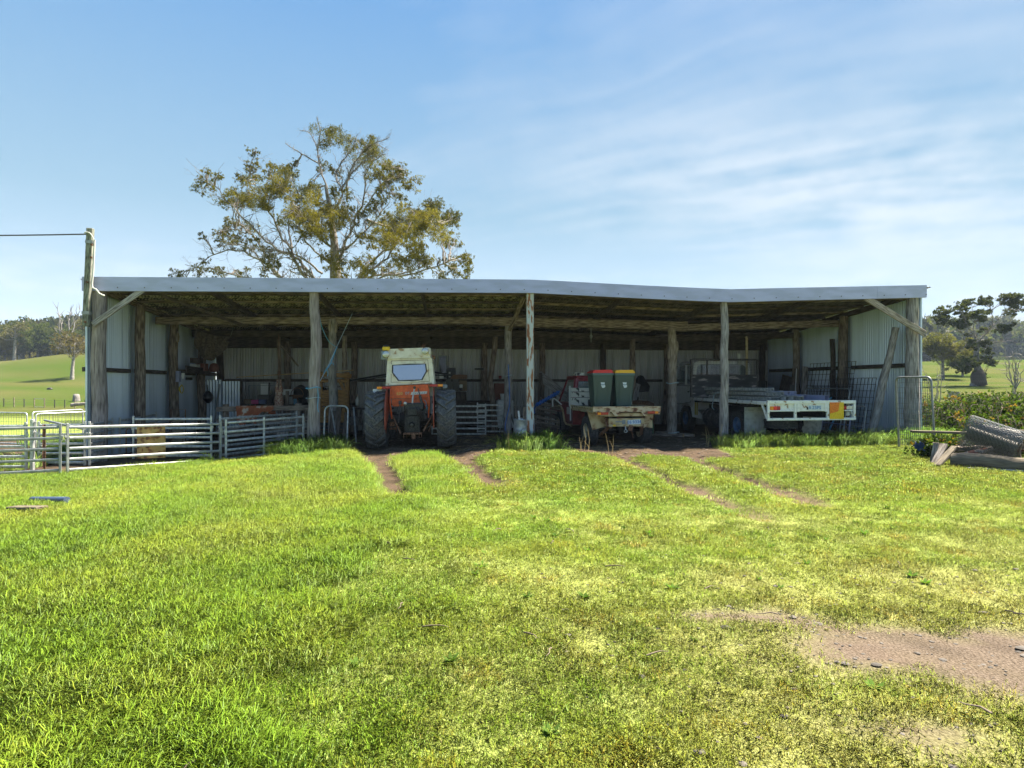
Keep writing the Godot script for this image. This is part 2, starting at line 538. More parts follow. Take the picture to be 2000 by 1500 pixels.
	M.rope_blue = plain(L(.13, .36, .55), 0.8)
	M.rope_bright = plain(L(.03, .14, .50), 0.7)
	M.rope_pale = plain(L(.42, .52, .58), 0.8)
	M.rope_grey = plain(L(.22, .23, .20), 0.9)
	M.hessian = relief(textured(ramp_texture([L(.05, .04, .03), L(.115, .09, .065), L(.17, .135, .10)], [0.2, 0.5, 0.8], 62, 0.03, 5), Vector3(1.5, 1.5, 1.5), 0.95), bump, 1.2)
	M.hide = textured(ramp_texture([L(.52, .45, .38), L(.45, .30, .20), L(.33, .10, .04), L(.25, .06, .022)], [0.28, 0.36, 0.44, 0.8], 63, 0.014, 5), Vector3(1.1, 1.1, 1.1), 0.9)
	M.meat = textured(ramp_texture([L(.16, .02, .015), L(.36, .16, .11), L(.48, .36, .27), L(.52, .43, .34)], [0.28, 0.42, 0.55, 0.85], 64, 0.02, 4), Vector3(2.5, 2.5, 2.5), 0.6)
	M.basket = textured(ramp_texture([L(.12, .06, .035), L(.22, .12, .07), L(.28, .17, .10)], [0.2, 0.5, 0.8], 65, 0.05, 3), Vector3(3, 8, 3), 0.85)
	M.cardboard = plain(L(.24, .175, .11), 0.85)
	M.carton_grey = plain(L(.12, .115, .105), 0.85)
	M.pink = plain(L(.50, .06, .20), 0.6)
	M.blue_box = plain(L(.10, .13, .26), 0.6)
	M.red_paint = plain(L(.22, .025, .018), 0.5)
	M.green_paint = plain(L(.02, .10, .045), 0.5)
	M.yellow_paint = plain(L(.42, .33, .03), 0.6)
	M.terracotta = plain(L(.16, .055, .035), 0.8)
	M.skin_fat = plain(L(.55, .45, .36), 0.6)
	M.grey_paint = plain(L(.22, .25, .27), 0.55)
	M.blue_pipe = plain(L(.05, .075, .14), 0.4)
	M.concrete = textured(ramp_texture([L(.20, .19, .17), L(.32, .30, .27), L(.40, .38, .34)], [0.2, 0.5, 0.8], 66, 0.03, 5), Vector3(2, 2, 2), 0.95)
	M.straw = plain(L(.42, .32, .15), 0.9)
	# plants
	M.leaf = leaf_material(Color(0.95, 1.0, 0.55), 0.55)
	M.leaf.metallic_specular = 0.2
	M.grass = leaf_material(Color(1.0, 1.0, 0.8), 0.6)
	M.weed = leaf_material(Color(0.9, 1.0, 0.5), 0.9)
	M.weed.metallic_specular = 0.1
	M.bark = relief(textured(ramp_texture([L(.07, .058, .052), L(.16, .14, .127), L(.24, .22, .207), L(.31, .29, .275)], [0.25, 0.45, 0.6, 0.85], 70, 0.02, 5), Vector3(1.2, 0.4, 1.2), 0.9), bump, 2.0)
	M.pale_bark = relief(textured(ramp_texture([L(.16, .14, .125), L(.28, .26, .24), L(.38, .365, .345)], [0.25, 0.5, 0.8], 71, 0.02, 5), Vector3(0.9, 0.3, 0.9), 0.9), bump, 2.0)
	M.dead_wood = textured(ramp_texture([L(.12, .105, .10), L(.20, .187, .177), L(.27, .255, .245)], [0.25, 0.5, 0.8], 72, 0.02, 4), Vector3(2, 0.6, 2), 0.9)

func leaf_material(back: Color, rough: float) -> StandardMaterial3D:
	var m := StandardMaterial3D.new()
	m.vertex_color_use_as_albedo = true
	m.roughness = rough
	m.specular_mode = BaseMaterial3D.SPECULAR_SCHLICK_GGX
	m.metallic_specular = 0.5
	m.backlight_enabled = true
	m.backlight = back
	m.cull_mode = BaseMaterial3D.CULL_DISABLED
	return m

# lettering cut from a TextMesh, thin and raised
func lettering(parent: Node, called: String, text: String, size: float, m: Material, at: Vector3, turn := Basis()) -> MeshInstance3D:
	var t := TextMesh.new()
	var f := SystemFont.new()
	f.font_names = PackedStringArray(["Droid Sans"])
	f.font_weight = 700
	t.font = f
	t.text = text
	t.font_size = 32
	t.pixel_size = size / 32.0
	t.depth = 0.003
	t.curve_step = 2.0
	return put(parent, called, t, m, Transform3D(turn, at))

# ---------------------------------------------------------------- sky: thin cirrus, paler towards the horizon
func sky_picture() -> ImageTexture:
	var w := 1536
	var h := 768
	var im := Image.create(w, h, false, Image.FORMAT_RGBF)
	var warp := FastNoiseLite.new()
	warp.seed = 5; warp.frequency = 1.0; warp.fractal_octaves = 3
	var streak := FastNoiseLite.new()
	streak.seed = 9; streak.frequency = 1.0; streak.fractal_octaves = 6; streak.fractal_gain = 0.6
	var puffs := FastNoiseLite.new()
	puffs.seed = 14; puffs.frequency = 1.0; puffs.fractal_octaves = 5
	var zen := Color(0.10, 0.29, 0.62)
	var mid := Color(0.098, 0.31, 0.645)
	var low := Color(0.235, 0.44, 0.60)
	var hor := Color(0.68, 0.83, 0.94)
	var cloud := Color(0.80, 0.84, 0.88)
	for j in h:
		var el := PI * 0.5 - PI * (j + 0.5) / h
		if el < -0.06:
			im.fill_rect(Rect2i(0, j, w, h - j), Color(0.42, 0.46, 0.40))
			break
		var deg := rad_to_deg(el)
		var base: Color
		if deg > 32.0:
			base = mid.lerp(zen, minf(1.0, (deg - 32.0) / 45.0))
		elif deg > 15.0:
			base = low.lerp(mid, (deg - 15.0) / 17.0)
		else:
			base = hor.lerp(low, pow(maxf(deg, 0.0) / 15.0, 0.8))
		for i in w:
			var az := TAU * (i + 0.5) / w
			var d := Vector3(sin(az) * cos(el), sin(el), -cos(az) * cos(el))
			# a flat layer of cirrus overhead, seen in perspective
			var k := 1.0 / maxf(d.y + 0.10, 0.05)
			var p := Vector2(d.x * k, d.z * k)
			var q := Vector2(p.x * 0.92 + p.y * 0.39, -p.x * 0.39 + p.y * 0.92)
			var bend := warp.get_noise_2d(p.x * 0.5, p.y * 0.5)
			var s := streak.get_noise_2d(q.x * 0.9 + bend * 0.35, q.y * 5.5 + bend * 1.1) * 0.6 + streak.get_noise_2d(p.x * 2.2 + p.y + 7.0, p.y * 2.0 - p.x * 0.8) * 0.5
			var cover := warp.get_noise_2d(p.x * 0.33 + 31.0, p.y * 0.33 - 8.0)
			# more veil towards the right of the view, where the sun stands
			var side := smoothstep(-0.2, 0.9, d.x * 0.9 - d.z * 0.2)
			var veil := clampf(s * 0.55 + cover * 0.75 + side * 0.5 - 0.12, 0.0, 1.0)
			veil *= 0.38
			var lowc := puffs.get_noise_2d(az * 9.0, el * 40.0)
			var bank := clampf((lowc + 0.12) * 1.6, 0.0, 1.0) * (1.0 - smoothstep(0.05, 0.22, el)) * 0.55
			# a brighter bank low on the right
			veil += 0.5 * exp(-pow((az - 0.66 + el * 0.5) / 0.30, 2.0) - pow((el - 0.26 + (az - 0.6) * 0.10) / 0.085, 2.0)) * clampf(0.8 + s * 1.6, 0.0, 1.2)
			var c := base.lerp(cloud, clampf(veil, 0.0, 0.9))
			c = c.lerp(Color(0.84, 0.87, 0.91), bank)
			im.set_pixel(i, j, c)
	return ImageTexture.create_from_image(im)

# ---------------------------------------------------------------- ground
const EDGE_U := [-0.6, 4.6, 5.85, 6.2, 6.7, 7.1, 7.5, 7.9, 8.5, 8.9, 9.2, 9.55, 10.0, 11.3, 11.6, 12.0, 12.6, 13.4, 14.2, 14.9, 15.2, 15.5, 17.0, 17.6, 19.6, 20.6, 21.4, 22.0]
const EDGE_V := [-0.3, 0.15, 0.1, -0.7, -1.7, -2.9, -2.3, -1.4, -1.3, -2.2, -3.0, -1.9, -0.4, -0.2, -1.3, -2.2, -2.7, -2.8, -3.0, -3.2, -2.2, -0.5, 0.05, -0.3, -0.35, 0.1, 0.3, 0.8]
# wheel tracks out of the shed, in the world's x and z
const RUTS := [
	[Vector2(-3.75, -16.5), Vector2(-3.2, -14.0), Vector2(-2.62, -12.3), Vector2(-1.95, -10.1), Vector2(-1.6, -8.9)],
	[Vector2(-1.65, -16.5), Vector2(-1.35, -14.2), Vector2(-0.98, -13.0), Vector2(-0.55, -11.2), Vector2(-0.2, -9.9)],
	[Vector2(2.3, -17.0), Vector2(2.38, -13.8), Vector2(2.55, -11.8), Vector2(2.72, -10.0), Vector2(2.95, -8.2), Vector2(3.05, -7.6)],
	[Vector2(3.9, -16.5), Vector2(4.02, -12.9), Vector2(4.08, -10.8), Vector2(4.1, -9.6), Vector2(4.12, -8.2)]]

func seg_dist(p: Vector2, a: Vector2, b: Vector2) -> float:
	return p.distance_to(Geometry2D.get_closest_point_to_segment(p, a, b))

func rut(x: float, z: float) -> float:   # 1 in the middle of a wheel track
	if z > -7.0 or z < -17.5 or x < -4.6 or x > 5.0:
		return 0.0
	var p := Vector2(x + n1.get_noise_2d(x * 0.9, z * 0.9) * 0.16, z)
	var best := 0.0
	for r in RUTS:
		for i in r.size() - 1:
			var w := lerpf(0.46, 0.32, clampf((z + 15.0) / 6.5, 0.0, 1.0))
			best = maxf(best, 1.0 - smoothstep(w * 0.55, w, seg_dist(p, r[i], r[i + 1])))
	return best * (1.0 - smoothstep(-9.6, -7.6, z) * (0.9 if x < 0.5 else 0.45))

func soil(x: float, z: float) -> float:  # 1 on bare dark earth
	var s := to_shed(x, z)
	var n := n1.get_noise_2d(x * 1.1, z * 1.1) * 0.35
	var d := 0.0
	if s.x > -0.7 and s.x < 22.2 and s.y < 9.0:
		d = smoothstep(-0.18, 0.18, s.y - table(EDGE_U, EDGE_V, s.x) + n * 0.6)
	# trampled ground of the sheep yard
	if x < -5.0 and z < -9.0 and z > -24.0:
		var t := clampf((x + 12.0) / 6.6, 0.0, 1.0)
		var line := lerpf(-11.25, -16.1, t * t * 0.45 + t * 0.55)
		var y := smoothstep(-0.15, 0.25, line - z + n * 0.5)
		var patch := smoothstep(-0.25, 0.15, n1.get_noise_2d(x * 0.5 + 9.0, z * 0.5) + (0.45 if x > -10.6 else 0.1))
		d = maxf(d, y * patch * (1.0 - smoothstep(20.5, 23.0, -z)))
	return clampf(maxf(d, rut(x, z) * smoothstep(-0.9, 0.1, n1.get_noise_2d(x * 2.3, z * 2.3) + 0.25 + (-z - 9.0) * 0.12)), 0.0, 1.0)

func bare(x: float, z: float) -> float:  # 1 on the pale worn patch near the camera
	var n := n1.get_noise_2d(x * 1.3 + 40.0, z * 1.3) * 0.55 + n1.get_noise_2d(x * 4.0, z * 4.0) * 0.16
	var a := Vector2((x - 2.75) / 1.35, (z + 3.66 + (x - 2.75) * -0.10) / 0.56).length()
	var b := Vector2((x - 1.75) / 0.62, (z + 4.22) / 0.17).length()
	var c := Vector2((x - 1.95) / 0.6, (z + 2.75) / 0.3).length() + 0.45
	return clampf(1.0 - smoothstep(0.5, 1.3, minf(a, minf(b, c)) + n), 0.0, 1.0)

func worn(x: float, z: float) -> float:  # 1 where the sward is short, dry and thin
	var right := smoothstep(-2.2, 2.2, x + (z + 4.0) * 0.12)
	var near := smoothstep(-9.5, -3.2, z)
	return clampf(right * near * 0.95 + n1.get_noise_2d(x * 0.55 - 7.0, z * 0.55) * 0.55, 0.0, 1.0)

func height(x: float, z: float) -> float:
	var d := -z
	var k := x / maxf(d, 1.0)
	var h := 0.0
	# the yard falls to the left
	h -= 0.25 * smoothstep(-3.8, -7.6, x) * smoothstep(4.0, 12.0, d) * (1.0 - smoothstep(26.0, 40.0, d))
	if d < 60.0:
		h += n2.get_noise_2d(x * 1.1, z * 1.1) * 0.05 + n1.get_noise_2d(x * 1.4, z * 1.4) * 0.02
		h -= rut(x, z) * 0.07
		h -= soil(x, z) * 0.03
	if d > 26.0:
		# left: a shallow dip and then a long slope; right: a slope that starts nearer
		var al := table([-0.95, -0.83, -0.73, -0.6, 0.0], [6.0, 7.0, 9.1, 10.4, 9.4], k)
		var l := table([26.0, 60.0, 76.0, 110.0, 150.0], [0.0, -1.25, -1.5, 2.3, 1.0], d) if d < 110.0 else lerpf(2.3, al, 1.0 - pow(1.0 - clampf((d - 110.0) / 40.0, 0, 1), 1.5))
		var ar := table([0.0, 0.6, 0.85, 1.0], [8.0, 6.2, 6.7, 7.0], k)
		var r := ar * pow(clampf((d - 40.0) / 90.0, 0.0, 1.0), 1.45)
		var t := clampf((d - 40.0) / 90.0, 0.0, 1.0)
		h += lerpf(l, r, smoothstep(-0.35, 0.2, k)) + n2.get_noise_2d(x * 0.12, z * 0.12) * 0.5 * t
		h -= 4.0 * smoothstep(152.0, 180.0, d)
		var f := table([-0.95, -0.83, -0.70, -0.5, 0.5, 0.7, 0.85, 1.0], [6.0, 9.0, 16.0, 18.0, 20.0, 21.0, 20.0, 16.0], k)
		h += f * smoothstep(180.0, 430.0, d) + n2.get_noise_2d(x * 0.02, z * 0.02) * 5.0 * smoothstep(190.0, 400.0, d)
		h -= 20.0 * smoothstep(470.0, 900.0, d)
	return h

func spread(a: float, b: float, step: float, far: float, grow: float) -> Array:
	var out := []
	var x := a
	while x < b:
		out.append(x)
		x += step
	var s := step
	while x < far:
		out.append(x)
		s *= grow
		x += s
	out.append(far)
	return out

func build_ground():
	var right := spread(0.0, 14.0, 0.2, 1500.0, 1.11)
	var xs := []
	for i in range(right.size() - 1, 0, -1):
		xs.append(-right[i])
	xs.append_array(right)
	var zs := [30.0, 12.0, 5.0, 2.0, 0.0, -1.0]
	for d in spread(1.6, 26.0, 0.2, 1900.0, 1.075):
		zs.append(-d)
	var v := PackedVector3Array()
	var c := PackedColorArray()
	var nrm := PackedVector3Array()
	var idx := PackedInt32Array()
	var nx := xs.size()
	for z in zs:
		for x in xs:
			v.append(Vector3(x, height(x, z), z))
			c.append(ground_colour(x, z))
	for j in zs.size():
		for i in nx:
			var a := v[j * nx + maxi(i - 1, 0)]
			var b := v[j * nx + mini(i + 1, nx - 1)]
			var e := v[maxi(j - 1, 0) * nx + i]
			var f := v[mini(j + 1, zs.size() - 1) * nx + i]
			nrm.append((b - a).cross(e - f).normalized() * -1.0 if (b - a).cross(e - f).y < 0 else (b - a).cross(e - f).normalized())
	for j in zs.size() - 1:
		for i in nx - 1:
			var a := j * nx + i
			var b := a + nx
			idx.append_array([a, b, a + 1, a + 1, b, b + 1])
	var arr := []
	arr.resize(Mesh.ARRAY_MAX)
	arr[Mesh.ARRAY_VERTEX] = v
	arr[Mesh.ARRAY_NORMAL] = nrm
	arr[Mesh.ARRAY_COLOR] = c
	arr[Mesh.ARRAY_INDEX] = idx
	var mesh := ArrayMesh.new()
	mesh.add_surface_from_arrays(Mesh.PRIMITIVE_TRIANGLES, arr)
	var m := textured(ramp_texture([L(.45, .43, .40), L(.75, .74, .72), L(1, 1, 1)], [0.2, 0.5, 0.85], 80, 0.09, 6, 512), Vector3(0.9, 0.9, 0.9), 0.95)
	m.vertex_color_use_as_albedo = true
	relief(m, bump_texture(81, 0.11, 5, 512), 1.2)
	m.metallic_specular = 0.1
	var o := put(self, "ground", mesh, m)
	tag(o, "", "", "", "structure")

func ground_colour(x: float, z: float) -> Color:
	var d := -z
	var g := L(.28, .37, .085)
	if d < 30.0:
		g = g.lerp(L(.30, .28, .115), worn(x, z) * 0.7)
		var n := n1.get_noise_2d(x * 3.0, z * 3.0)
		g = g.lerp(L(.175, .138, .11).lerp(L(.12, .096, .078), smoothstep(0.0, 0.5, n1.get_noise_2d(x * 5.0, z * 5.0))), bare(x, z))
		g = g.lerp(L(.13, .095, .072) if n > -0.1 else L(.09, .067, .05), soil(x, z))
		var s := to_shed(x, z)
		if s.y < -1.2 and s.x > 12.0:   # dried pale mud at the far end of the tracks
			g = g.lerp(L(.19, .14, .105), rut(x, z) * smoothstep(-11.5, -8.5, z))
		return g
	# pasture: broad soft bands along the slope
	var t := smoothstep(30.0, 45.0, d)
	var mott := n1.get_noise_2d(x * 0.35, z * 0.9) * 0.25
	var band := mott + n2.get_noise_2d(x * 0.10, z * 0.5 + x * 0.08) + 0.6 * n1.get_noise_2d(x * 0.05, z * 0.14)
	var p := L(.068, .108, .016).lerp(L(.112, .118, .038), clampf(band * 1.5 + 0.45, 0.0, 1.0))
	p = p.lerp(L(.20, .17, .09), clampf(n1.get_noise_2d(x * 0.2, z * 0.45) - 0.28, 0.0, 0.5))
	if d > 150.0:
		p = p.lerp(L(.12, .13, .055), smoothstep(170.0, 260.0, d) * 0.8)
	return g.lerp(p, t)

# ---------------------------------------------------------------- the shed
const FB_U := [-0.3, 5.2, 10.7, 11.0, 13.4, 16.0, 18.6, 21.8]
const FB_Y := [3.845, 3.90, 3.955, 3.95, 3.86, 3.785, 3.88, 3.99]

func fascia_low(u: float) -> float:
	return table(FB_U, FB_Y, u)

func roof_y(u: float, v: float) -> float:   # underside of the roof sheets
	return fascia_low(u) + 0.26 - 0.078 * v

func sl(u: float, v: float, y: float) -> Vector3:  # the shed's own axes
	return Vector3(u, y, -v)

func ground_at(u: float, v: float) -> float:
	var p := S(u, v)
	return height(p.x, p.z)

func shed_post(sh: Node3D, u: float, v: float, top: float, r0: float, r1: float, m: Material, sd: float, bend := 0.02) -> MeshInstance3D:
	var g := ground_at(u, v) - 0.12
	return put(sh, "post", log_mesh(top - g, r0, r1, sd, bend), m, Transform3D(Basis(), sl(u, v, g)))

func build_shed():
	var sh := thing("machinery_shed", "long open-fronted farm shed of corrugated iron on timber posts with a sagging roofline", "shed", SHED, YAW)
	# front posts
	shed_post(sh, 0.10, 0.0, 3.95, 0.185, 0.15, M.post_wood, 1.0, 0.03)
	shed_post(sh, 5.2, 0.0, 3.97, 0.165, 0.12, M.post_wood, 2.0, 0.05)
	var g := ground_at(10.71, 0.0)
	var st := nb()
	box(st, Vector3(0, 2.05, 0), Vector3(0.185, 4.1, 0.16), Basis(), 0.015)
	part(sh, "post", st, M.rusty_steel, Transform3D(Basis(), sl(10.71, 0, g - 0.1)))
	shed_post(sh, 15.97, 0.0, 3.86, 0.125, 0.095, M.grey_wood, 4.0, 0.05)
	shed_post(sh, 21.42, 0.0, 4.05, 0.20, 0.145, M.grey_wood, 5.0, 0.03)
	# first row inside
	shed_post(sh, 5.12, 3.0, 3.55, 0.135, 0.115, M.grey_wood2, 6.0, 0.03)
	shed_post(sh, 10.42, 3.0, 3.45, 0.13, 0.115, M.grey_wood2, 7.0, 0.03)
	shed_post(sh, 15.65, 3.0, 3.36, 0.165, 0.125, M.tan_wood, 8.0, 0.03)
	# second row
	shed_post(sh, 2.86, 5.6, 3.2, 0.07, 0.06, M.brown_wood, 9.0, 0.03)
	shed_post(sh, 5.02, 5.6, 3.25, 0.10, 0.085, M.tan_wood, 10.0, 0.03)
	shed_post(sh, 10.12, 5.6, 3.25, 0.115, 0.09, M.brown_wood2, 11.0, 0.07)
	shed_post(sh, 15.15, 5.6, 3.2, 0.13, 0.10, M.brown_wood2, 12.0, 0.05)
	# posts along the back wall
	for a in [[0.12, 13.0], [2.51, 14.0], [4.98, 15.0], [7.4, 16.0], [9.92, 17.0], [12.2, 18.0], [14.66, 19.0], [17.21, 20.0], [19.3, 21.0], [21.25, 22.0]]:
		shed_post(sh, a[0], 7.95, 3.2, 0.14, 0.115, M.dark_wood if int(a[1]) % 3 == 1 else M.brown_wood, a[1], 0.04)
	# posts along the side walls
	for a in [[1.85, 23.0], [3.98, 24.0], [6.1, 25.0]]:
		shed_post(sh, 0.14, a[0], roof_y(0, a[0]) - 0.2, 0.15, 0.12, M.brown_wood, a[1], 0.03)
	shed_post(sh, 21.3, 2.85, roof_y(21.4, 2.85) - 0.22, 0.17, 0.13, M.brown_wood, 26.0, 0.03)
	shed_post(sh, 21.28, 3.35, 3.1, 0.09, 0.08, M.dark_wood, 27.0, 0.02)
	shed_post(sh, 21.3, 5.6, roof_y(21.4, 5.6) - 0.2, 0.15, 0.12, M.tan_wood, 28.0, 0.03)
	logpart(sh, "leaning_prop", sl(20.55, 0.55, 0.0), sl(21.25, 0.4, 3.2), 0.12, 0.09, M.grey_wood2, 29.0)
	# beams on the posts
	var bays := [0.05, 5.2, 10.7, 15.95, 21.45]
	for k in 4:
		var a: float = bays[k]
		var b: float = bays[k + 1]
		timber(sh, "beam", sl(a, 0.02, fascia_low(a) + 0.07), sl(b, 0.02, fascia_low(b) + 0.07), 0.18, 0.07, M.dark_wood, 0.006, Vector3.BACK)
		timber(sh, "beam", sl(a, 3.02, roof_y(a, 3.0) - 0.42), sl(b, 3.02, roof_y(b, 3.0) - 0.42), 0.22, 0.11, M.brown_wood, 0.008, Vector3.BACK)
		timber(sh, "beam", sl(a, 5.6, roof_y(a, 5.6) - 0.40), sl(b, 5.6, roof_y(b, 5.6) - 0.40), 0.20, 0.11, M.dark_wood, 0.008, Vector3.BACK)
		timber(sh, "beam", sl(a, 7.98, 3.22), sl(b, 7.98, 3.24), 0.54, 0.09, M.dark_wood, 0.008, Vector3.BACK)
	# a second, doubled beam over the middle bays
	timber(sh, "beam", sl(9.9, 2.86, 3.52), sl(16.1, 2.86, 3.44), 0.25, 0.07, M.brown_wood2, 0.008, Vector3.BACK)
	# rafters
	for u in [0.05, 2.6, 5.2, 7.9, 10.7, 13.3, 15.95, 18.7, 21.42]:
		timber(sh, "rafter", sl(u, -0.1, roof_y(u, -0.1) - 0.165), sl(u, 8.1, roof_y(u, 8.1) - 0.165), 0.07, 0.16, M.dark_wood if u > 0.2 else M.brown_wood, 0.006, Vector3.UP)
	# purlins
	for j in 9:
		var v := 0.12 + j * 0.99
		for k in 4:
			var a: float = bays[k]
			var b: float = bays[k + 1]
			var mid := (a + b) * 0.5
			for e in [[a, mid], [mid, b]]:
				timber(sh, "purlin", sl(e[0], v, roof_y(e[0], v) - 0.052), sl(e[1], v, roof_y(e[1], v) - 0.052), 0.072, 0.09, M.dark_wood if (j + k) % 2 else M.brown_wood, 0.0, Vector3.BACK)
	# knee braces under the roof
	timber(sh, "brace", sl(1.3, 0.6, 3.86), sl(2.5, 2.9, 3.35), 0.09, 0.05, M.dark_wood)
	timber(sh, "brace", sl(10.4, 2.4, 3.2), sl(10.62, 0.6, 3.95), 0.12, 0.05, M.brown_wood)
	timber(sh, "brace", sl(2.92, 5.55, 2.9), sl(3.5, 5.55, 2.2), 0.06, 0.04, M.brown_wood)
	# braces at the two ends of the front
	timber(sh, "brace", sl(0.06, -0.2, 3.03), sl(1.22, -0.12, 3.93), 0.135, 0.045, M.grey_wood)
	timber(sh, "brace", sl(21.62, -0.22, 2.98), sl(19.95, -0.12, 3.97), 0.17, 0.045, M.tan_wood)
	# roof sheets
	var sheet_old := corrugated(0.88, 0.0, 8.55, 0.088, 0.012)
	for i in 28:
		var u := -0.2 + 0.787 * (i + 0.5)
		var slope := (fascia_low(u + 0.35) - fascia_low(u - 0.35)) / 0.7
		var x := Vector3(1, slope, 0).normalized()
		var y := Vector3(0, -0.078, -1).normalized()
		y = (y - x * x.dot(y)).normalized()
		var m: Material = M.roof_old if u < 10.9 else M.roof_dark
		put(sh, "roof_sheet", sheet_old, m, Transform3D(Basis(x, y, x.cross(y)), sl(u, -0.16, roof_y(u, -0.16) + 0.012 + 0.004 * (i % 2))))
	# back wall sheets
	var wall := corrugated(0.78, 0.0, 1.0, 0.0975, 0.020)
	for i in 29:
		var u := -0.1 + 0.752 * (i + 0.5)
		if i == 0:
			continue
		var lift := 0.05 * n1.get_noise_1d(i * 3.7)
		var h := roof_y(u, 8.15) - 0.02 - lift
		put(sh, "wall_sheet", wall, M.back_iron, Transform3D(Basis(Vector3(1, 0, 0), Vector3(0, h + 0.4, 0), Vector3(0, 0, 1)), sl(u, 8.14 + 0.003 * (i % 2), lift - 0.4)))
	var narrow := corrugated(0.585, 0.0, 1.0, 0.0975, 0.016)
	put(sh, "wall_sheet", narrow, M.back_iron, Transform3D(Basis(Vector3(1, 0, 0), Vector3(0, 3.8, 0), Vector3(0, 0, 1)), sl(0.40, 8.15, -0.4)))
	# side wall sheets
	for side in 2:
		var u := -0.13 if side == 0 else 21.6
		for i in 11:
			var v := 0.03 + 0.748 * (i + 0.5)
			var low := ground_at(u, v) - 0.02
			var h := roof_y(u, v) - low - 0.03
			put(sh, "wall_sheet", wall, M.wall_iron, Transform3D(Basis(Vector3(0, 0, 1), Vector3(0, h, 0), Vector3(-1, 0, 0)), sl(u + 0.003 * (i % 2), v, low)))
	# corner flashings at the front edges
	for u in [-0.165, 21.66]:
		st = nb()
		box(st, Vector3(0, 1.95, 0), Vector3(0.05, 4.15, 0.10), Basis(), 0.004)
		part(sh, "corner_flashing", st, M.wall_iron, Transform3D(Basis(), sl(u, 0.0, -0.25 if u < 0 else -0.02)))
	# girts
	var vs := [0.0, 1.85, 3.98, 6.1, 7.95]
	for k in 4:
		timber(sh, "girt", sl(-0.03, vs[k] + 0.12, 1.96), sl(-0.03, vs[k + 1] - 0.12, 1.95), 0.11, 0.05, M.dark_wood, 0.005, Vector3.RIGHT)
	timber(sh, "girt", sl(-0.24, -0.05, 1.96), sl(-0.24, 0.25, 1.96), 0.11, 0.05, M.dark_wood, 0.005, Vector3.RIGHT)
	for e in [[0.2, 2.7], [3.0, 5.45], [5.75, 7.85]]:
		timber(sh, "girt", sl(21.5, e[0], 2.13), sl(21.5, e[1], 2.13), 0.12, 0.05, M.dark_wood, 0.005, Vector3.RIGHT)
	var us := [0.12, 2.51, 4.98, 7.4, 9.92, 12.2, 14.66, 17.21, 19.3, 21.25]
	for k in 9:
		timber(sh, "girt", sl(us[k] + 0.1, 8.09, 1.74), sl(us[k + 1] - 0.1, 8.09, 1.74), 0.10, 0.06, M.dark_wood, 0.005, Vector3.BACK)
	# fascia flashings, with their screws
	var cuts := [-0.2, 1.9, 5.25, 8.6, 10.78, 12.95, 14.35, 16.1, 18.35, 20.3, 21.72]
	for k in cuts.size() - 1:
		var a: float = cuts[k] - (0.03 if k else 0.0)
		var b: float = cuts[k + 1]
		var z := 0.17 + 0.004 * (k % 2)
		st = nb()
		var pts := []
		var n := maxi(2, int((b - a) / 0.7))
		for i in n + 1:
			var u := lerpf(a, b, float(i) / n)
			pts.append(Vector2(u, fascia_low(u) + n1.get_noise_1d(u * 1.1) * 0.006))
		for i in range(n, -1, -1):
			var u := lerpf(a, b, float(i) / n)
			pts.append(Vector2(u, fascia_low(u) + 0.335))
		prism(st, pts, z - 0.012, z)
		var fs := part(sh, "fascia_sheet", st, M.flashing)
		st = nb()
		for i in range(1, n + 1):
			var u0 := lerpf(a, b, float(i - 1) / n)
			var u1 := lerpf(a, b, float(i) / n)
			bar(st, Vector3(u0, fascia_low(u0) + 0.004, z - 0.04), Vector3(u1, fascia_low(u1) + 0.004, z - 0.04), 0.008, 0.07, 0.0, Vector3.BACK)
			bar(st, Vector3(u0, fascia_low(u0) + 0.339, z - 0.10), Vector3(u1, fascia_low(u1) + 0.339, z - 0.10), 0.008, 0.2, 0.0, Vector3.BACK)
		part(fs, "folded_edge", st, M.flashing)
		st = nb()
		var u := ceilf(a / 0.62) * 0.62
		while u < b:
			disc(st, Vector3(u, fascia_low(u) + 0.085, z + 0.004), Vector3.BACK, 0.014, 0.012, 8)
			u += 0.62
		part(fs, "screw_heads", st, M.dark_steel).set_meta("kind", "stuff")
	# broken slivers of pale heartwood where branches were trimmed
	for p in [[15.65, 3.0, 2.55, -0.145], [15.65, 3.0, 2.78, 0.13], [5.12, 3.0, 3.35, -0.08], [5.12, 3.0, 3.3, 0.1], [0.2, 3.98, 3.05, 0.08]]:
		st = nb()
		lathe(st, [Vector2(0, -0.19), Vector2(0.04, -0.14), Vector2(0.055, 0), Vector2(0.035, 0.14), Vector2(0, 0.19)], 8)
		part(sh, "trimmed_knot", st, M.tan_wood, Transform3D(Basis(), sl(p[0] + p[3], p[1] - 0.07, p[2])))
	# the lifted ends of the wall where a strip of daylight shows
	build_cable_pole()

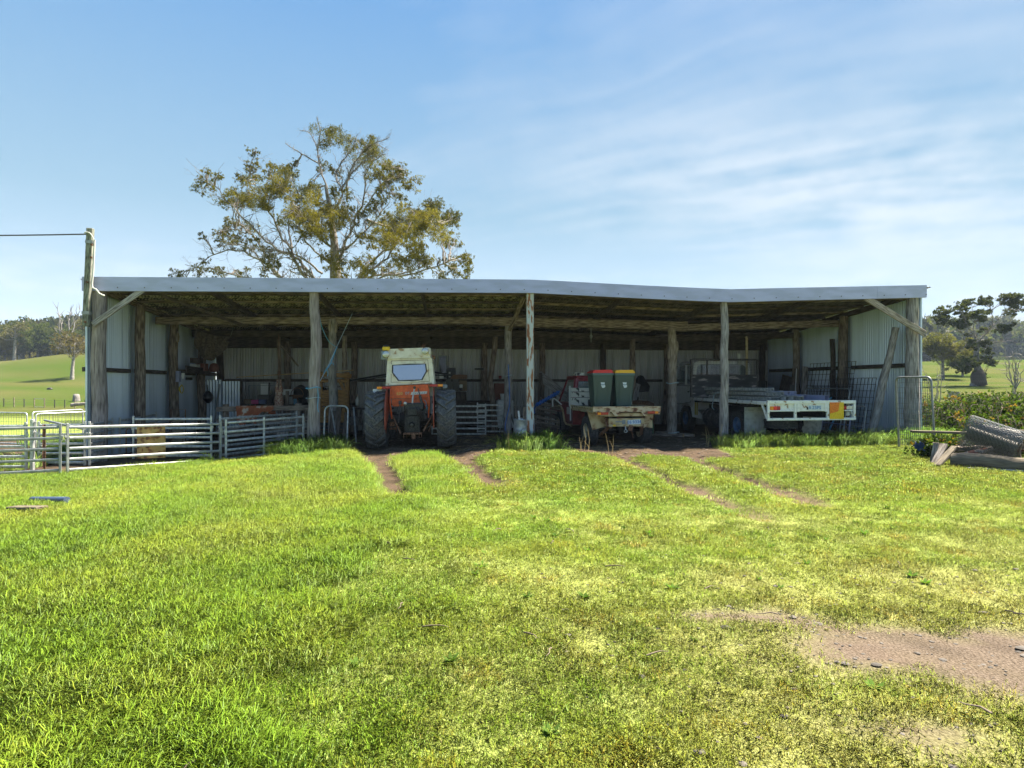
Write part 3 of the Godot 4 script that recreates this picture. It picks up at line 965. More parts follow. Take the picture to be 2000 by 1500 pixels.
func build_cable_pole():
	var p := S(-0.02, -0.28)
	var t := thing("cable_pole", "lichen-grey timber pole bolted to the shed's left front post, carrying a cable above the roof", "pole", Vector3(p.x, 0, p.z), YAW)
	timber(t, "pole", Vector3(-0.02, 2.98, 0), Vector3(0.08, 5.33, 0), 0.135, 0.12, M.lichen_wood, 0.012)
	var st := nb()
	box(st, Vector3(0.0, 3.30, 0), Vector3(0.165, 0.075, 0.145), along(Vector3.ZERO, Vector3(0.11, 2.35, 0)))
	part(t, "strap", st, M.galv_bright)
	st = nb()
	box(st, Vector3(0.077, 5.0, 0), Vector3(0.162, 0.07, 0.142), along(Vector3.ZERO, Vector3(0.11, 2.35, 0)))
	part(t, "strap", st, M.galv_bright)
	st = nb()
	tube(st, curve([Vector3(0.19, 5.05, 0.03), Vector3(0.17, 4.4, 0.04), Vector3(0.145, 4.0, 0.05), Vector3(0.16, 3.9, 0.06), Vector3(0.24, 3.86, 0.06), Vector3(0.31, 3.76, 0.05), Vector3(0.40, 3.72, 0.0)], 24), 0.019, 8)
	part(t, "conduit", st, M.offwhite)
	for y in [3.08, 4.03, 4.62, 4.92]:
		st = nb()
		disc(st, Vector3((y - 3.0) * 0.047 + (0.0 if y < 4.1 else 0.06), y, 0.08), Vector3.BACK, 0.026, 0.03, 8)
		part(t, "bolt", st, M.rust)
	st = nb()
	tube(st, curve([Vector3(-0.03, 5.2, 0.03), Vector3(0.02, 5.22, 0.09), Vector3(0.12, 5.19, 0.09), Vector3(0.18, 5.06, 0.05)], 12), 0.014, 6)
	part(t, "cable_tail", st, M.offwhite)
	st = nb()
	var pts := []
	for i in 25:
		var k := i / 24.0
		var q := (p + Vector3(0.0, 5.19, 0.0)).lerp(Vector3(-34.0, 7.5, -21.0), k)
		q.y -= 1.2 * k * (1.0 - k)
		pts.append(q)
	tube(st, pts, 0.017, 6)
	var c := part(self, "overhead_cable", st, M.black)
	tag(c, "black overhead cable running off to the left from the top of the pole", "cable")

# ---------------------------------------------------------------- leaves and trees
class Leaves:
	var v := PackedVector3Array()
	var n := PackedVector3Array()
	var c := PackedColorArray()
	# a narrow leaf as two triangles
	func leaf(at: Vector3, dir: Vector3, across: Vector3, l: float, w: float, col: Color):
		var tip := at + dir * l
		var m := at + dir * l * 0.45
		var a := m + across * w * 0.5
		var b := m - across * w * 0.5
		var nn := dir.cross(across).normalized()
		v.append(at); v.append(a); v.append(tip)
		v.append(at); v.append(tip); v.append(b)
		for i in 6:
			n.append(nn)
			c.append(col)
	func mesh() -> ArrayMesh:
		var arr := []
		arr.resize(Mesh.ARRAY_MAX)
		arr[Mesh.ARRAY_VERTEX] = v
		arr[Mesh.ARRAY_NORMAL] = n
		arr[Mesh.ARRAY_COLOR] = c
		var me := ArrayMesh.new()
		me.add_surface_from_arrays(Mesh.PRIMITIVE_TRIANGLES, arr)
		return me

func rv() -> Vector3:
	return Vector3(rng.randf_range(-1, 1), rng.randf_range(-1, 1), rng.randf_range(-1, 1))

# leaves filling a rough ball, in little sprays
func clump(lv: Leaves, at: Vector3, r: float, count: int, l: float, w: float, a: Color, b: Color, droop := 0.5, flat := 1.0):
	var sprays := maxi(2, count / 9)
	for s in sprays:
		var o := rv()
		while o.length() > 1.0:
			o = rv()
		o.y *= flat
		var p := at + o * r
		var col := a.lerp(b, clampf(rng.randf() * 0.8 + 0.1 + o.y * 0.2, 0, 1))
		var out := (o * 0.6 + rv() * 0.8 + Vector3(0, -droop, 0)).normalized()
		for k in 9:
			var d := (out + rv() * 0.7 + Vector3(0, -droop * 0.5, 0)).normalized()
			var x := d.cross(rv()).normalized()
			var cc := col * rng.randf_range(0.75, 1.25)
			lv.leaf(p + rv() * r * 0.22, d, x, l * rng.randf_range(0.7, 1.3), w * rng.randf_range(0.8, 1.3), cc)

func wavy(a: Vector3, b: Vector3, n: int, wob: float) -> Array:
	var out := [a]
	var l := a.distance_to(b)
	var off := Vector3.ZERO
	for i in range(1, n):
		off = off * 0.6 + rv() * wob * l
		out.append(a.lerp(b, float(i) / n) + off)
	out.append(b)
	return out

# a tree drawn from its limbs (each a list of points with z, in metres) and the places of its foliage
func guided_tree(t: Node3D, trunk: Array, trunk_r: Array, limbs: Array, limb_r: float, blobs: Array, leaves_per: float, leaf_l: float, leaf_w: float, cols: Array, bark: Material, droop: float, flat: float, twigs := 3):
	var st := nb()
	tube(st, trunk, trunk_r, 10)
	part(t, "trunk", st, bark)
	st = nb()
	var all := []
	for lb in limbs:
		var p: Array = curve(lb, maxi(6, lb.size() * 4))
		var r := []
		var len0: float = 0.0
		for i in range(1, p.size()):
			len0 += p[i].distance_to(p[i - 1])
		var r0: float = limb_r * clampf(len0 / 8.0, 0.35, 1.1)
		for i in p.size():
			var k := float(i) / (p.size() - 1)
			p[i] += rv() * 0.035 * len0 * 0.25 * (0.0 if i == 0 else 1.0)
			r.append(lerpf(r0, 0.016, pow(k, 0.7)))
		tube(st, p, r, 6, false)
		for i in range(1, p.size()):
			all.append(p[i])
		# side branches, bare ends
		for i in range(3, p.size() - 1):
			for q in twigs:
				var d: Vector3 = (p[i] - p[i - 1]).normalized()
				var e: Vector3 = p[i] + (d * 0.5 + rv() * 0.9 + Vector3(0, 0.25, 0)).normalized() * rng.randf_range(0.05, 0.16) * len0
				var w := wavy(p[i], e, 4, 0.09)
				var br: float = r[i] * 0.45
				tube(st, w, [br, br * 0.8, br * 0.6, br * 0.45, 0.006], 4, false)
				for z in 2:
					var e2: Vector3 = w[2 + z] + (rv() + d * 0.5).normalized() * rng.randf_range(0.02, 0.07) * len0
					tube(st, wavy(w[2 + z], e2, 3, 0.1), [br * 0.4, br * 0.3, br * 0.25, 0.005], 3, false)
	var lv := Leaves.new()
	for b in blobs:
		var c := Vector3(b[0], b[1], b[2])
		var near: Vector3 = all[0]
		for q in all:
			if q.distance_to(c + Vector3(0, -b[3] * 0.6, 0)) < near.distance_to(c + Vector3(0, -b[3] * 0.6, 0)):
				near = q
		for k in 3:
			var e: Vector3 = c + rv() * b[3] * 0.6
			var w := wavy(near, e, 5, 0.07)
			tube(st, w, [0.035, 0.03, 0.024, 0.018, 0.012, 0.006], 4, false)
			for z in 3:
				tube(st, wavy(w[3], c + rv() * b[3] * 0.9, 3, 0.12), [0.014, 0.011, 0.008, 0.004], 3, false)
		var tone: float = b[4] if b.size() > 4 else rng.randf()
		var ca: Color = cols[0].lerp(cols[2], tone)
		var cb: Color = cols[1].lerp(cols[3], tone)
		# several smaller clumps give the blob an uneven outline
		var n := 13
		for k in n:
			var o := rv()
			o.y *= flat
			clump(lv, c + o * b[3] * 0.9, b[3] * rng.randf_range(0.22, 0.55), int(leaves_per * b[3] * b[3] / n), leaf_l, leaf_w, ca, cb, droop, flat)
	part(t, "limbs", st, bark)
	put(t, "crown", lv.mesh(), M.leaf)

# a wild tree: trunk, limbs and crown from a seed
func wild_tree(called: String, label: String, category: String, at: Vector3, h: float, spread: float, sd: int, cols: Array, bark: Material, group := "", dense := 1.0, bare_part := 0.3, lean := 0.0, clear := 0.25) -> Node3D:
	rng.seed = sd
	var t := thing(called, label, category, at, 0.0, group)
	var th := h * (clear + 0.12)
	var tr := h * 0.028
	var trunk := [Vector3(0, -0.4, 0), Vector3(lean * 0.3, th * 0.5, 0), Vector3(lean, th, 0), Vector3(lean * 1.2, h * 0.72, 0.1)]
	var limbs := []
	var blobs := []
	var n := 9
	for i in n:
		var a := TAU * i / n + rng.randf_range(-0.3, 0.3)
		var k := rng.randf_range(0.35, 1.0)
		var y0 := h * rng.randf_range(clear, 0.6)
		var s := Vector3(lean * y0 / th, y0, 0)
		var e := Vector3(cos(a) * spread * k, h * (0.97 - 0.42 * k * k) * rng.randf_range(0.85, 1.0), sin(a) * spread * k)
		limbs.append([s, s.lerp(e, 0.5) + Vector3(0, -h * 0.04, 0) + rv() * h * 0.03, e])
		blobs.append([e.x, e.y, e.z, spread * 0.34 * rng.randf_range(0.8, 1.2)])
		var f := s.lerp(e, 0.7) + rv() * spread * 0.25
		if rng.randf() > bare_part:
			blobs.append([f.x, f.y, f.z, spread * 0.32])
		if rng.randf() > bare_part:
			f = e * Vector3(0.5, 0.9, 0.5) + rv() * spread * 0.3
			blobs.append([f.x, f.y, f.z, spread * 0.36])
	guided_tree(t, trunk, [tr * 1.5, tr * 1.1, tr * 0.9, tr * 0.4], limbs, tr * 0.8, blobs, 330.0 * dense * 9.0 / (h * h * 0.16), h * 0.032, h * 0.013, cols, bark, 0.4, 0.7, 1)
	return t

func map_points(rows: Array, ox: float, oy: float, k: float, z1: float) -> Array:
	var out := []
	for i in rows.size():
		var f := float(i) / maxf(1.0, rows.size() - 1)
		out.append(Vector3((rows[i][0] - ox) * k, (oy - rows[i][1]) * k, z1 * f))
	return out

func build_trees():
	# the big gum behind the shed. Its limbs are measured in centimetres-like units of 8.75 mm from the foot of the trunk
	rng.seed = 101
	var base := Vector3(-10.05, height(-10.05, -35.0), -35.0)
	var t := thing("gum_tree", "tall spreading gum tree with bare grey limbs and yellow-olive leaves behind the shed", "tree", base)
	var k := 0.00875
	var ox := 985.0
	var oy := 1985.0
	var trunk := map_points([[1000, 2010], [985, 1600], [985, 1250], [990, 1080], [985, 860], [960, 640], [930, 480]], ox, oy, k, 0.3)
	var limbs := []
	for e in [
		[[[930, 480], [880, 340], [850, 200], [800, 110], [740, 90]], -0.4], [[[870, 320], [800, 290], [690, 228]], 0.8], [[[865, 240], [890, 130], [875, 40]], 0.3],
		[[[985, 1050], [1050, 860], [1150, 650], [1190, 560], [1200, 420], [1280, 330], [1345, 305]], 1.2], [[[985, 620], [1020, 510], [975, 400], [1000, 300], [1060, 200], [1100, 90]], -1.0],
		[[[1060, 560], [1080, 420], [1160, 310], [1260, 250], [1370, 222]], 1.5], [[[1010, 500], [1110, 330], [1180, 230], [1215, 140], [1290, 150]], -2.0],
		[[[960, 1200], [860, 1080], [700, 870], [600, 660], [500, 500], [560, 350]], 2.0], [[[970, 1230], [820, 1080], [760, 960], [650, 900], [450, 700], [330, 560], [250, 500]], 3.0],
		[[[960, 1300], [660, 1080], [560, 980], [400, 920], [300, 960], [170, 1060]], 2.2], [[[960, 1260], [600, 1060], [480, 900], [380, 760], [260, 650], [190, 620]], -2.6],
		[[[900, 1040], [780, 950], [640, 940], [560, 955]], 3.2], [[[520, 990], [440, 880], [330, 870], [220, 910]], 1.0], [[[400, 780], [300, 740], [160, 750], [95, 778]], -1.5],
		[[[990, 1230], [1160, 1080], [1280, 980], [1500, 850], [1680, 780]], 2.8], [[[990, 1200], [1160, 1040], [1300, 900], [1450, 640], [1600, 510]], -2.2],
		[[[1000, 1280], [1200, 1080], [1450, 1060], [1700, 1000], [1830, 950]], 1.2], [[[1150, 660], [1300, 520], [1450, 450]], 2.2], [[[1190, 690], [1300, 700], [1500, 620], [1745, 580]], -3.0],
		[[[1000, 1300], [1300, 1100], [1500, 1080], [1660, 1060]], 3.4], [[[985, 900], [850, 760], [760, 620], [640, 470]], 2.6], [[[985, 1000], [860, 880], [840, 700]], 3.4],
		[[[985, 900], [1100, 900], [1290, 780], [1420, 690]], 3.6], [[[700, 870], [640, 640], [720, 420]], -2.0], [[[700, 1180], [300, 1040], [40, 1000]], 0.6]]:
		limbs.append(map_points(e[0], ox, oy, k, e[1]))
	var blobs := []
	for b in [
		[1080, 140, 120, .25], [950, 170, 95, .2], [1170, 180, 75, .3], [830, 240, 55, .1], [600, 335, 85, .3], [705, 335, 45, .1], [540, 330, 35, .1], [460, 450, 75, .2], [350, 500, 75, .2], [640, 470, 85, .4],
		[800, 500, 85, .3], [880, 540, 65, .2], [240, 540, 55, .1], [420, 590, 90, .75], [600, 590, 110, .7], [700, 600, 60, .5], [850, 650, 105, .9], [1000, 690, 105, .9], [1060, 600, 75, .5], [1120, 720, 80, .9],
		[800, 760, 75, .6], [900, 780, 80, .8], [1000, 800, 90, .85], [230, 730, 45, .2], [1290, 420, 90, .4], [1390, 410, 75, .2], [1460, 450, 45, .2], [1510, 520, 60, .7], [1590, 505, 60, .2], [1280, 640, 85, .3],
		[1400, 690, 100, .4], [1300, 780, 95, .5], [1560, 620, 80, .3], [1700, 570, 60, .1], [1660, 700, 85, .3], [1760, 720, 60, .2], [1500, 740, 80, .6], [1600, 830, 130, .9], [1735, 810, 70, .4], [1440, 900, 95, .8],
		[1560, 970, 95, .6], [1785, 950, 75, .2], [1800, 1030, 60, .2], [1230, 880, 70, .9], [1240, 1030, 80, .8], [1480, 1000, 75, .6], [1650, 1060, 60, .4], [1040, 980, 75, .6], [960, 970, 60, .5], [500, 870, 55, .5],
		[560, 900, 55, .4], [650, 1010, 55, .3], [300, 1010, 55, .3], [200, 1020, 55, .3], [460, 1000, 45, .3], [1700, 1080, 50, .3], [240, 850, 30, .1], [1350, 1010, 60, .5], [960, 880, 70, .8], [1420, 560, 50, .3], [920, 300, 40, .1], [1220, 260, 45, .2], [1070, 1060, 50, .5]]:
		var z := rng.randf_range(-2.6, 2.6) if b[3] < 0.55 else rng.randf_range(1.0, 3.6)
		blobs.append([(b[0] - ox) * k, (oy - b[1]) * k, z, b[2] * k, b[3]])
	for i in range(7, limbs.size() - 1):   # thin foliage towards the limbs' ends
		for q in (3 if i != 11 and i != 12 else 0):
			var e: Vector3 = limbs[i][-1].lerp(limbs[i][-2], rng.randf_range(0.0, 1.2)) + rv() * Vector3(0.8, 0.6, 0.8)
			if e.y < 14.0:
				blobs.append([e.x, e.y, e.z, rng.randf_range(0.25, 0.5), rng.randf_range(0.1, 0.6)])
	guided_tree(t, trunk, [0.7, 0.5, 0.42, 0.32, 0.22, 0.14, 0.08], limbs, 0.12, blobs, 4300.0, 0.115, 0.029,
		[L(.058, .060, .022), L(.11, .105, .035), L(.16, .145, .03), L(.26, .205, .038)], M.bark, 0.75, 0.8, 3)

	# the leaning gum in the right-hand pasture
	rng.seed = 202
	base = Vector3(52.8, height(52.8, -70.0), -70.0)
	t = thing("gum_tree", "old leaning gum tree with a dark swollen foot and flat crown in the right-hand pasture", "tree", base)
	k = 0.00784
	ox = 790.0
	oy = 1465.0
	trunk = map_points([[800, 1500], [830, 1380], [845, 1270], [815, 1190], [800, 1080], [805, 960], [830, 850]], ox, oy, k, 0.0)
	limbs = []
	for e in [
		[[[805, 960], [740, 870], [640, 830], [560, 790], [500, 740], [450, 690]], 1.0], [[[660, 850], [560, 940], [480, 970], [430, 935]], 1.6], [[[830, 870], [790, 690], [800, 600], [820, 480], [800, 250]], -0.8],
		[[[840, 820], [880, 760], [1000, 630], [1080, 520], [1150, 420], [1250, 330], [1220, 230]], 0.6], [[[850, 940], [930, 900], [1010, 830], [1120, 830], [1190, 820], [1260, 870]], 1.4],
		[[[620, 800], [630, 720], [590, 640], [480, 520], [300, 420]], -1.0], [[[760, 730], [640, 600], [560, 480], [430, 350]], 1.2], [[[810, 560], [700, 420], [620, 270]], -1.4], [[[1040, 560], [980, 420], [900, 340]], 1.0],
		[[[1180, 430], [1330, 350], [1450, 370]], -0.6], [[[870, 770], [1000, 690], [1120, 630], [1350, 620]], -1.6], [[[800, 1060], [700, 1100], [600, 1150], [540, 1230]], 1.0], [[[810, 1080], [870, 1060], [930, 1110]], 0.8]]:
		limbs.append(map_points(e[0], ox, oy, k, e[1]))
	blobs = []
	for b in [[250, 480, 55, .1], [330, 410, 75, .3], [430, 340, 75, .4], [540, 340, 70, .5], [620, 265, 60, .3], [700, 240, 55, .3], [800, 235, 70, .3], [890, 250, 55, .2], [780, 440, 90, .7], [700, 440, 60, .7], [870, 400, 80, .3],
		[860, 490, 60, .6], [620, 530, 80, .6], [450, 460, 60, .2], [530, 430, 50, .2], [340, 530, 50, .2], [960, 400, 55, .2], [1000, 260, 50, .2], [1080, 230, 80, .3], [1180, 200, 80, .3], [1250, 240, 80, .4], [1300, 320, 60, .2], [1390, 270, 45, .1], [1440, 370, 60, .3], [1480, 350, 50, .3],
		[1150, 290, 70, .5], [1080, 630, 80, .3], [990, 640, 50, .3], [1300, 620, 70, .3], [1390, 640, 45, .2], [920, 960, 60, .2], [900, 860, 60, .2], [680, 830, 50, .6], [760, 720, 35, .4], [600, 1130, 80, .4], [700, 1070, 80, .3], [880, 1090, 70, .2], [930, 1150, 40, .2],
		[560, 1220, 60, .4], [640, 1230, 60, .4], [800, 1060, 70, .3], [900, 1310, 40, .5], [740, 900, 60, .1], [880, 820, 50, .1], [550, 610, 50, .3], [440, 560, 50, .3]]:
		blobs.append([(b[0] - ox) * k, (oy - b[1]) * k, rng.randf_range(-1.4, 1.6), b[2] * k * 1.22, b[3]])
	guided_tree(t, trunk, [0.75, 0.6, 0.5, 0.36, 0.30, 0.27, 0.2], limbs, 0.12, blobs, 3600.0, 0.17, 0.06,
		[L(.036, .046, .016), L(.078, .086, .03), L(.065, .095, .03), L(.15, .155, .05)], M.bark, 0.4, 0.6, 2)
	# its dark mossy burl and the stump beside it
	var st := nb()
	lathe(st, [Vector2(0.0, -0.2), Vector2(0.80, 0.05), Vector2(0.74, 0.6), Vector2(0.72, 1.2), Vector2(0.5, 1.7), Vector2(0, 1.9)], 12, Transform3D(Basis(Vector3.BACK, 0.12), Vector3(0.35, 0, 0.1)))
	part(t, "burl", st, M.dark_wood)

	var green := [L(.036, .056, .018), L(.08, .105, .034), L(.075, .10, .028), L(.15, .17, .05)]
	var olive := [L(.08, .085, .034), L(.15, .145, .055), L(.14, .13, .05), L(.24, .21, .085)]
	var autumn := [L(.09, .078, .03), L(.15, .13, .045), L(.15, .115, .04), L(.22, .17, .055)]
	var spot := func(x: float, d: float) -> Vector3:
		return Vector3(x, height(x, -d), -d)
	# right
	wild_tree("pasture_tree", "rounded olive-brown tree at the top of the right pasture, left of the leaning gum", "tree", spot.call(59.6, 85.0), 6.6, 3.5, 301, olive, M.bark, "", 1.5, 0.1, 0.0, 0.2)
	wild_tree("pasture_tree", "low dark bushy tree hiding behind the leaning gum's limbs", "tree", spot.call(66.0, 90.0), 4.6, 3.0, 302, green, M.bark, "", 1.3, 0.1, 0.0, 0.12)
	wild_tree("pasture_tree", "small grey bush standing alone on the far slope right of the leaning gum", "bush", spot.call(183.0, 228.0), 8.0, 4.5, 303, green, M.bark, "", 1.2, 0.1, 0.0, 0.1)
	# left
	wild_tree("white_gum", "slender pale-trunked tree with thin yellowish leaves standing alone on the left slope", "tree", spot.call(-78.8, 110.0), 9.0, 3.6, 304, autumn, M.pale_bark, "", 0.75, 0.35, 0.4, 0.38)
	var ring := [[-0.835, 133.0, 7.6, 4.6, 1], [-0.825, 136.0, 8.5, 4.5, 0], [-0.795, 140.0, 10.6, 5.2, 1], [-0.772, 138.0, 11.0, 5.6, 0], [-0.752, 139.0, 9.0, 5.2, 0], [-0.785, 150.0, 13.5, 6.0, 1], [-0.742, 150.0, 13.0, 6.4, 1], [-0.718, 141.0, 9.2, 4.2, 0], [-0.702, 155.0, 15.0, 4.8, 0], [-0.685, 148.0, 14.0, 6.5, 1], [-0.664, 146.0, 15.5, 6.0, 0], [-0.70, 170.0, 15.0, 6.5, 1], [-0.81, 160.0, 12.0, 6.0, 1]]
	var words := ["lowest olive bush tree at the left edge of the photo above the green slope", "dark green tree behind the pale trunk at the left end of the slope's crest", "greyish tree right of the pale trunk on the left crest", "broad dark tree at the middle of the left crest", "dark bushy tree hanging low over the left crest's grass", "taller grey-green tree behind the middle of the left crest", "grey-brown tree right of the middle of the left crest, set back", "dark round tree standing apart at the right of the left crest", "rounded green tree behind the dark round one on the left crest", "brownish bushy tree near the shed on the left skyline", "tall dark tree just left of the shed's corner on the skyline", "faint grey tree farthest back above the left crest", "dull tree far back at the left edge"]
	for i in ring.size():
		var r: Array = ring[i]
		wild_tree("hill_tree", words[i], "tree", spot.call(r[0] * r[1] * 1.15, r[1] * 1.15), r[2] * 0.95, r[3] * 1.04, 320 + i, olive if r[4] else green, M.bark, "trees along the crest of the left slope", 1.7, 0.05, 0.0, 0.12)
	wild_tree("white_gum", "dead-limbed tall gum with a white trunk at the left of the crest", "tree", spot.call(-0.81 * 152.0, 152.0), 10.0, 3.4, 341, olive, M.pale_bark, "", 0.4, 0.7, 0.3, 0.5)
	wild_tree("skyline_gum", "tall umbrella-topped gum rising above the left skyline", "tree", spot.call(-0.80 * 175.0, 175.0), 18.0, 4.6, 342, green, M.pale_bark, "", 1.0, 0.9, 0.5, 0.75)
	dead_tree("dead_tree", "bare dead sapling reaching above the left skyline near the shed", spot.call(-0.727 * 160.0, 160.0), 17.0, 351, 5)
	dead_tree("dead_tree", "bare grey dead tree with upright limbs at the right edge of the photo", spot.call(36.3, 44.5), 4.4, 352, 8)
	dead_tree("dead_tree", "short forked dead sapling beside the shed's right wall", spot.call(19.35, 28.3), 2.9, 353, 4)

func dead_tree(called: String, label: String, at: Vector3, h: float, sd: int, n: int):
	rng.seed = sd
	var t := thing(called, label, "tree", at)
	var st := nb()
	tube(st, wavy(Vector3(0, -0.3, 0), Vector3(h * 0.03, h * 0.28, 0), 4, 0.06), [h * 0.026, h * 0.022, h * 0.02, h * 0.018, h * 0.017], 8)
	part(t, "trunk", st, M.dead_wood)
	st = nb()
	for i in n:
		var a := TAU * i / n + rng.randf()
		var s := Vector3(h * 0.03, h * rng.randf_range(0.12, 0.28), 0)
		var e := s + Vector3(cos(a) * h * 0.16, h * rng.randf_range(0.45, 0.72), sin(a) * h * 0.16)
		var w := wavy(s, e, 7, 0.05)
		tube(st, w, [h * 0.011, h * 0.009, h * 0.008, h * 0.007, h * 0.006, h * 0.005, h * 0.004, h * 0.002], 6, false)
		for k in range(2, 7):
			var e2: Vector3 = w[k] + (rv() * 0.8 + Vector3(cos(a) * 0.4, 0.7, sin(a) * 0.4)).normalized() * h * rng.randf_range(0.06, 0.2)
			tube(st, wavy(w[k], e2, 3, 0.1), [h * 0.006, h * 0.005, h * 0.003, h * 0.001], 4, false)
	part(t, "limbs", st, M.dead_wood)

func build_hills():
	# far wooded hillside beyond the pastures: one mass of trees
	rng.seed = 55
	var cols := [L(.030, .042, .018), L(.06, .07, .03)]
	var kinds := []
	for q in 3:
		var lv := Leaves.new()
		for k in 7:
			var o := rv() * 0.9
			clump(lv, Vector3(o.x * 1.6, 3.0 + o.y * 1.4 + q * 0.6, o.z * 1.6), 1.25, 90, 0.75, 0.5, cols[0], cols[1], 0.2, 0.8)
		for k in 30:
			lv.leaf(Vector3(rng.randf_range(-.15, .15), 0, rng.randf_range(-.15, .15)), Vector3(rng.randf_range(-.1, .1), 1, 0).normalized(), Vector3.RIGHT, 3.0, 0.3, L(.12, .11, .10))
		kinds.append(lv.mesh())
	for q in 3:
		var xf := []
		var tint := []
		for i in 2600:
			var d := rng.randf_range(205.0, 470.0)
			var kx := rng.randf_range(-1.0, 1.0)
			var x := kx * d
			# a lighter clearing on the right
			if kx > 0.72 and d < 262.0 + 14.0 * n1.get_noise_1d(x * 0.1):
				continue
			if d < 250.0 and rng.randf() < 0.45:
				continue
			var s := rng.randf_range(1.5, 2.9)
			xf.append(Transform3D(Basis(Vector3.UP, rng.randf() * TAU).scaled(Vector3(s, s * rng.randf_range(0.8, 1.25), s)), Vector3(x, height(x, -d) - 0.6, -d)))
			var g := rng.randf_range(0.7, 1.7)
			tint.append(Color(g * rng.randf_range(0.9, 1.35), g, g * rng.randf_range(0.8, 1.3)))
		scatter("distant_woodland", kinds[q], M.leaf, xf, tint, "")
	# the blue mountain beyond, on the right
	var p := []
	for i in 61:
		var col := []
		for j in 25:
			var x := 900.0 + 2000.0 * i / 60.0
			var z := -1500.0 - 900.0 * j / 24.0
			var h := 235.0 * exp(-pow((x - 1560.0) / 430.0, 2.0)) * sin(PI * clampf(j / 24.0, 0, 1)) + 60.0 * n2.get_noise_2d(x * 0.008, z * 0.008) - 25.0
			col.append(Vector3(x, h, z))
		p.append(col)
	var st := nb()
	sheet(st, p)
	var m := textured(ramp_texture([L(.03, .04, .025), L(.055, .06, .035), L(.09, .085, .05)], [0.25, 0.5, 0.8], 90, 0.03, 5), Vector3(0.01, 0.01, 0.01), 1.0)
	tag(part(self, "mountain", st, m), "", "", "", "structure")

func scatter(called: String, mesh: Mesh, m: Material, xf: Array, tint: Array, label := "", parent: Node = null) -> MultiMeshInstance3D:
	var mm := MultiMesh.new()
	mm.transform_format = MultiMesh.TRANSFORM_3D
	mm.use_colors = true
	mm.mesh = mesh
	mm.instance_count = xf.size()
	for i in xf.size():
		mm.set_instance_transform(i, xf[i])
		mm.set_instance_color(i, tint[i])
	var o := MultiMeshInstance3D.new()
	o.multimesh = mm
	o.material_override = m
	var to: Node = parent if parent else self
	o.name = numbered(to, called)
	to.add_child(o)
	o.set_meta("kind", "stuff")
	if label != "":
		o.set_meta("label", label)
		o.set_meta("category", "grass")
	return o

# ---------------------------------------------------------------- wheels
# tyre about the x axis; lugs > 0 makes a chevron tractor tread
func tyre_mesh(r: float, w: float, rim: float, lugs: int, lug_h: float) -> ArrayMesh:
	var st := nb()
	var h := w * 0.5
	var xf := Transform3D(Basis(Vector3(0, 0, 1), Vector3(1, 0, 0), Vector3(0, 1, 0)), Vector3.ZERO)
	var rr := r - lug_h
	var prof := [Vector2(rim, -h * 0.62), Vector2(rim + 0.03, -h * 0.80), Vector2(lerpf(rim, rr, 0.5), -h * 1.0), Vector2(rr * 0.94, -h * 0.97), Vector2(rr * 0.985, -h * 0.82), Vector2(rr, -h * 0.3), Vector2(rr, h * 0.3), Vector2(rr * 0.985, h * 0.82), Vector2(rr * 0.94, h * 0.97), Vector2(lerpf(rim, rr, 0.5), h), Vector2(rim + 0.03, h * 0.8), Vector2(rim, h * 0.62)]
	lathe(st, prof, 40, xf)
	for i in lugs:
		for s in [-1.0, 1.0]:
			var a0 := TAU * (i + (0.0 if s < 0 else 0.5)) / lugs
			var n := 5
			var prev := []
			for k in n + 1:
				var t := float(k) / n
				var x: float = s * lerpf(h * 0.99, -h * 0.10, t)
				var a := a0 - 0.34 * pow(t, 0.85)
				var base := rr * (0.95 if t < 0.1 else 0.99)
				var top := r * (0.975 if t < 0.1 else 1.0)
				var half := lerpf(0.042, 0.030, t) / r
				var pts := []
				for e in [[a - half * 1.35, base], [a - half, top], [a + half, top], [a + half * 1.35, base]]:
					pts.append(Vector3(x, sin(e[0]) * e[1], cos(e[0]) * e[1]))
				if k > 0:
					for m in 3:
						oquad(st, (prev[0] + pts[3]) * 0.46, [prev[m], prev[m + 1], pts[m + 1], pts[m]])
				else:
					oquad(st, Vector3.ZERO, [pts[0], pts[1], pts[2], pts[3]])
				prev = pts
			oquad(st, Vector3(s * h, prev[1].y, prev[1].z), [prev[0], prev[1], prev[2], prev[3]])
	return done(st)

func road_tyre(r: float, w: float, rim: float) -> ArrayMesh:
	var st := nb()
	var h := w * 0.5
	var xf := Transform3D(Basis(Vector3(0, 0, 1), Vector3(1, 0, 0), Vector3(0, 1, 0)), Vector3.ZERO)
	var prof := [Vector2(rim, -h * 0.7), Vector2(rim + 0.02, -h * 0.88), Vector2(lerpf(rim, r, 0.5), -h), Vector2(r * 0.95, -h * 0.93), Vector2(r * 0.985, -h * 0.84)]
	# circumferential grooves
	for g in 4:
		var x := lerpf(-h * 0.66, h * 0.66, g / 3.0)
		prof.append_array([Vector2(r, x - h * 0.15), Vector2(r, x - h * 0.05), Vector2(r - 0.012, x - h * 0.04), Vector2(r - 0.012, x + h * 0.04), Vector2(r, x + h * 0.05)])
	prof.append_array([Vector2(r, h * 0.8), Vector2(r * 0.985, h * 0.86), Vector2(r * 0.95, h * 0.94), Vector2(lerpf(rim, r, 0.5), h), Vector2(rim + 0.02, h * 0.88), Vector2(rim, h * 0.7)])
	lathe(st, prof, 32, xf, -1)
	# shoulder blocks
	for i in 30:
		for s in [-1.0, 1.0]:
			var a := TAU * i / 30.0
			box(st, Vector3(s * h * 0.9, sin(a) * r * 0.965, cos(a) * r * 0.965), Vector3(h * 0.18, 0.04, 0.035), Basis(Vector3.RIGHT, -a + PI * 0.5))
	return done(st)

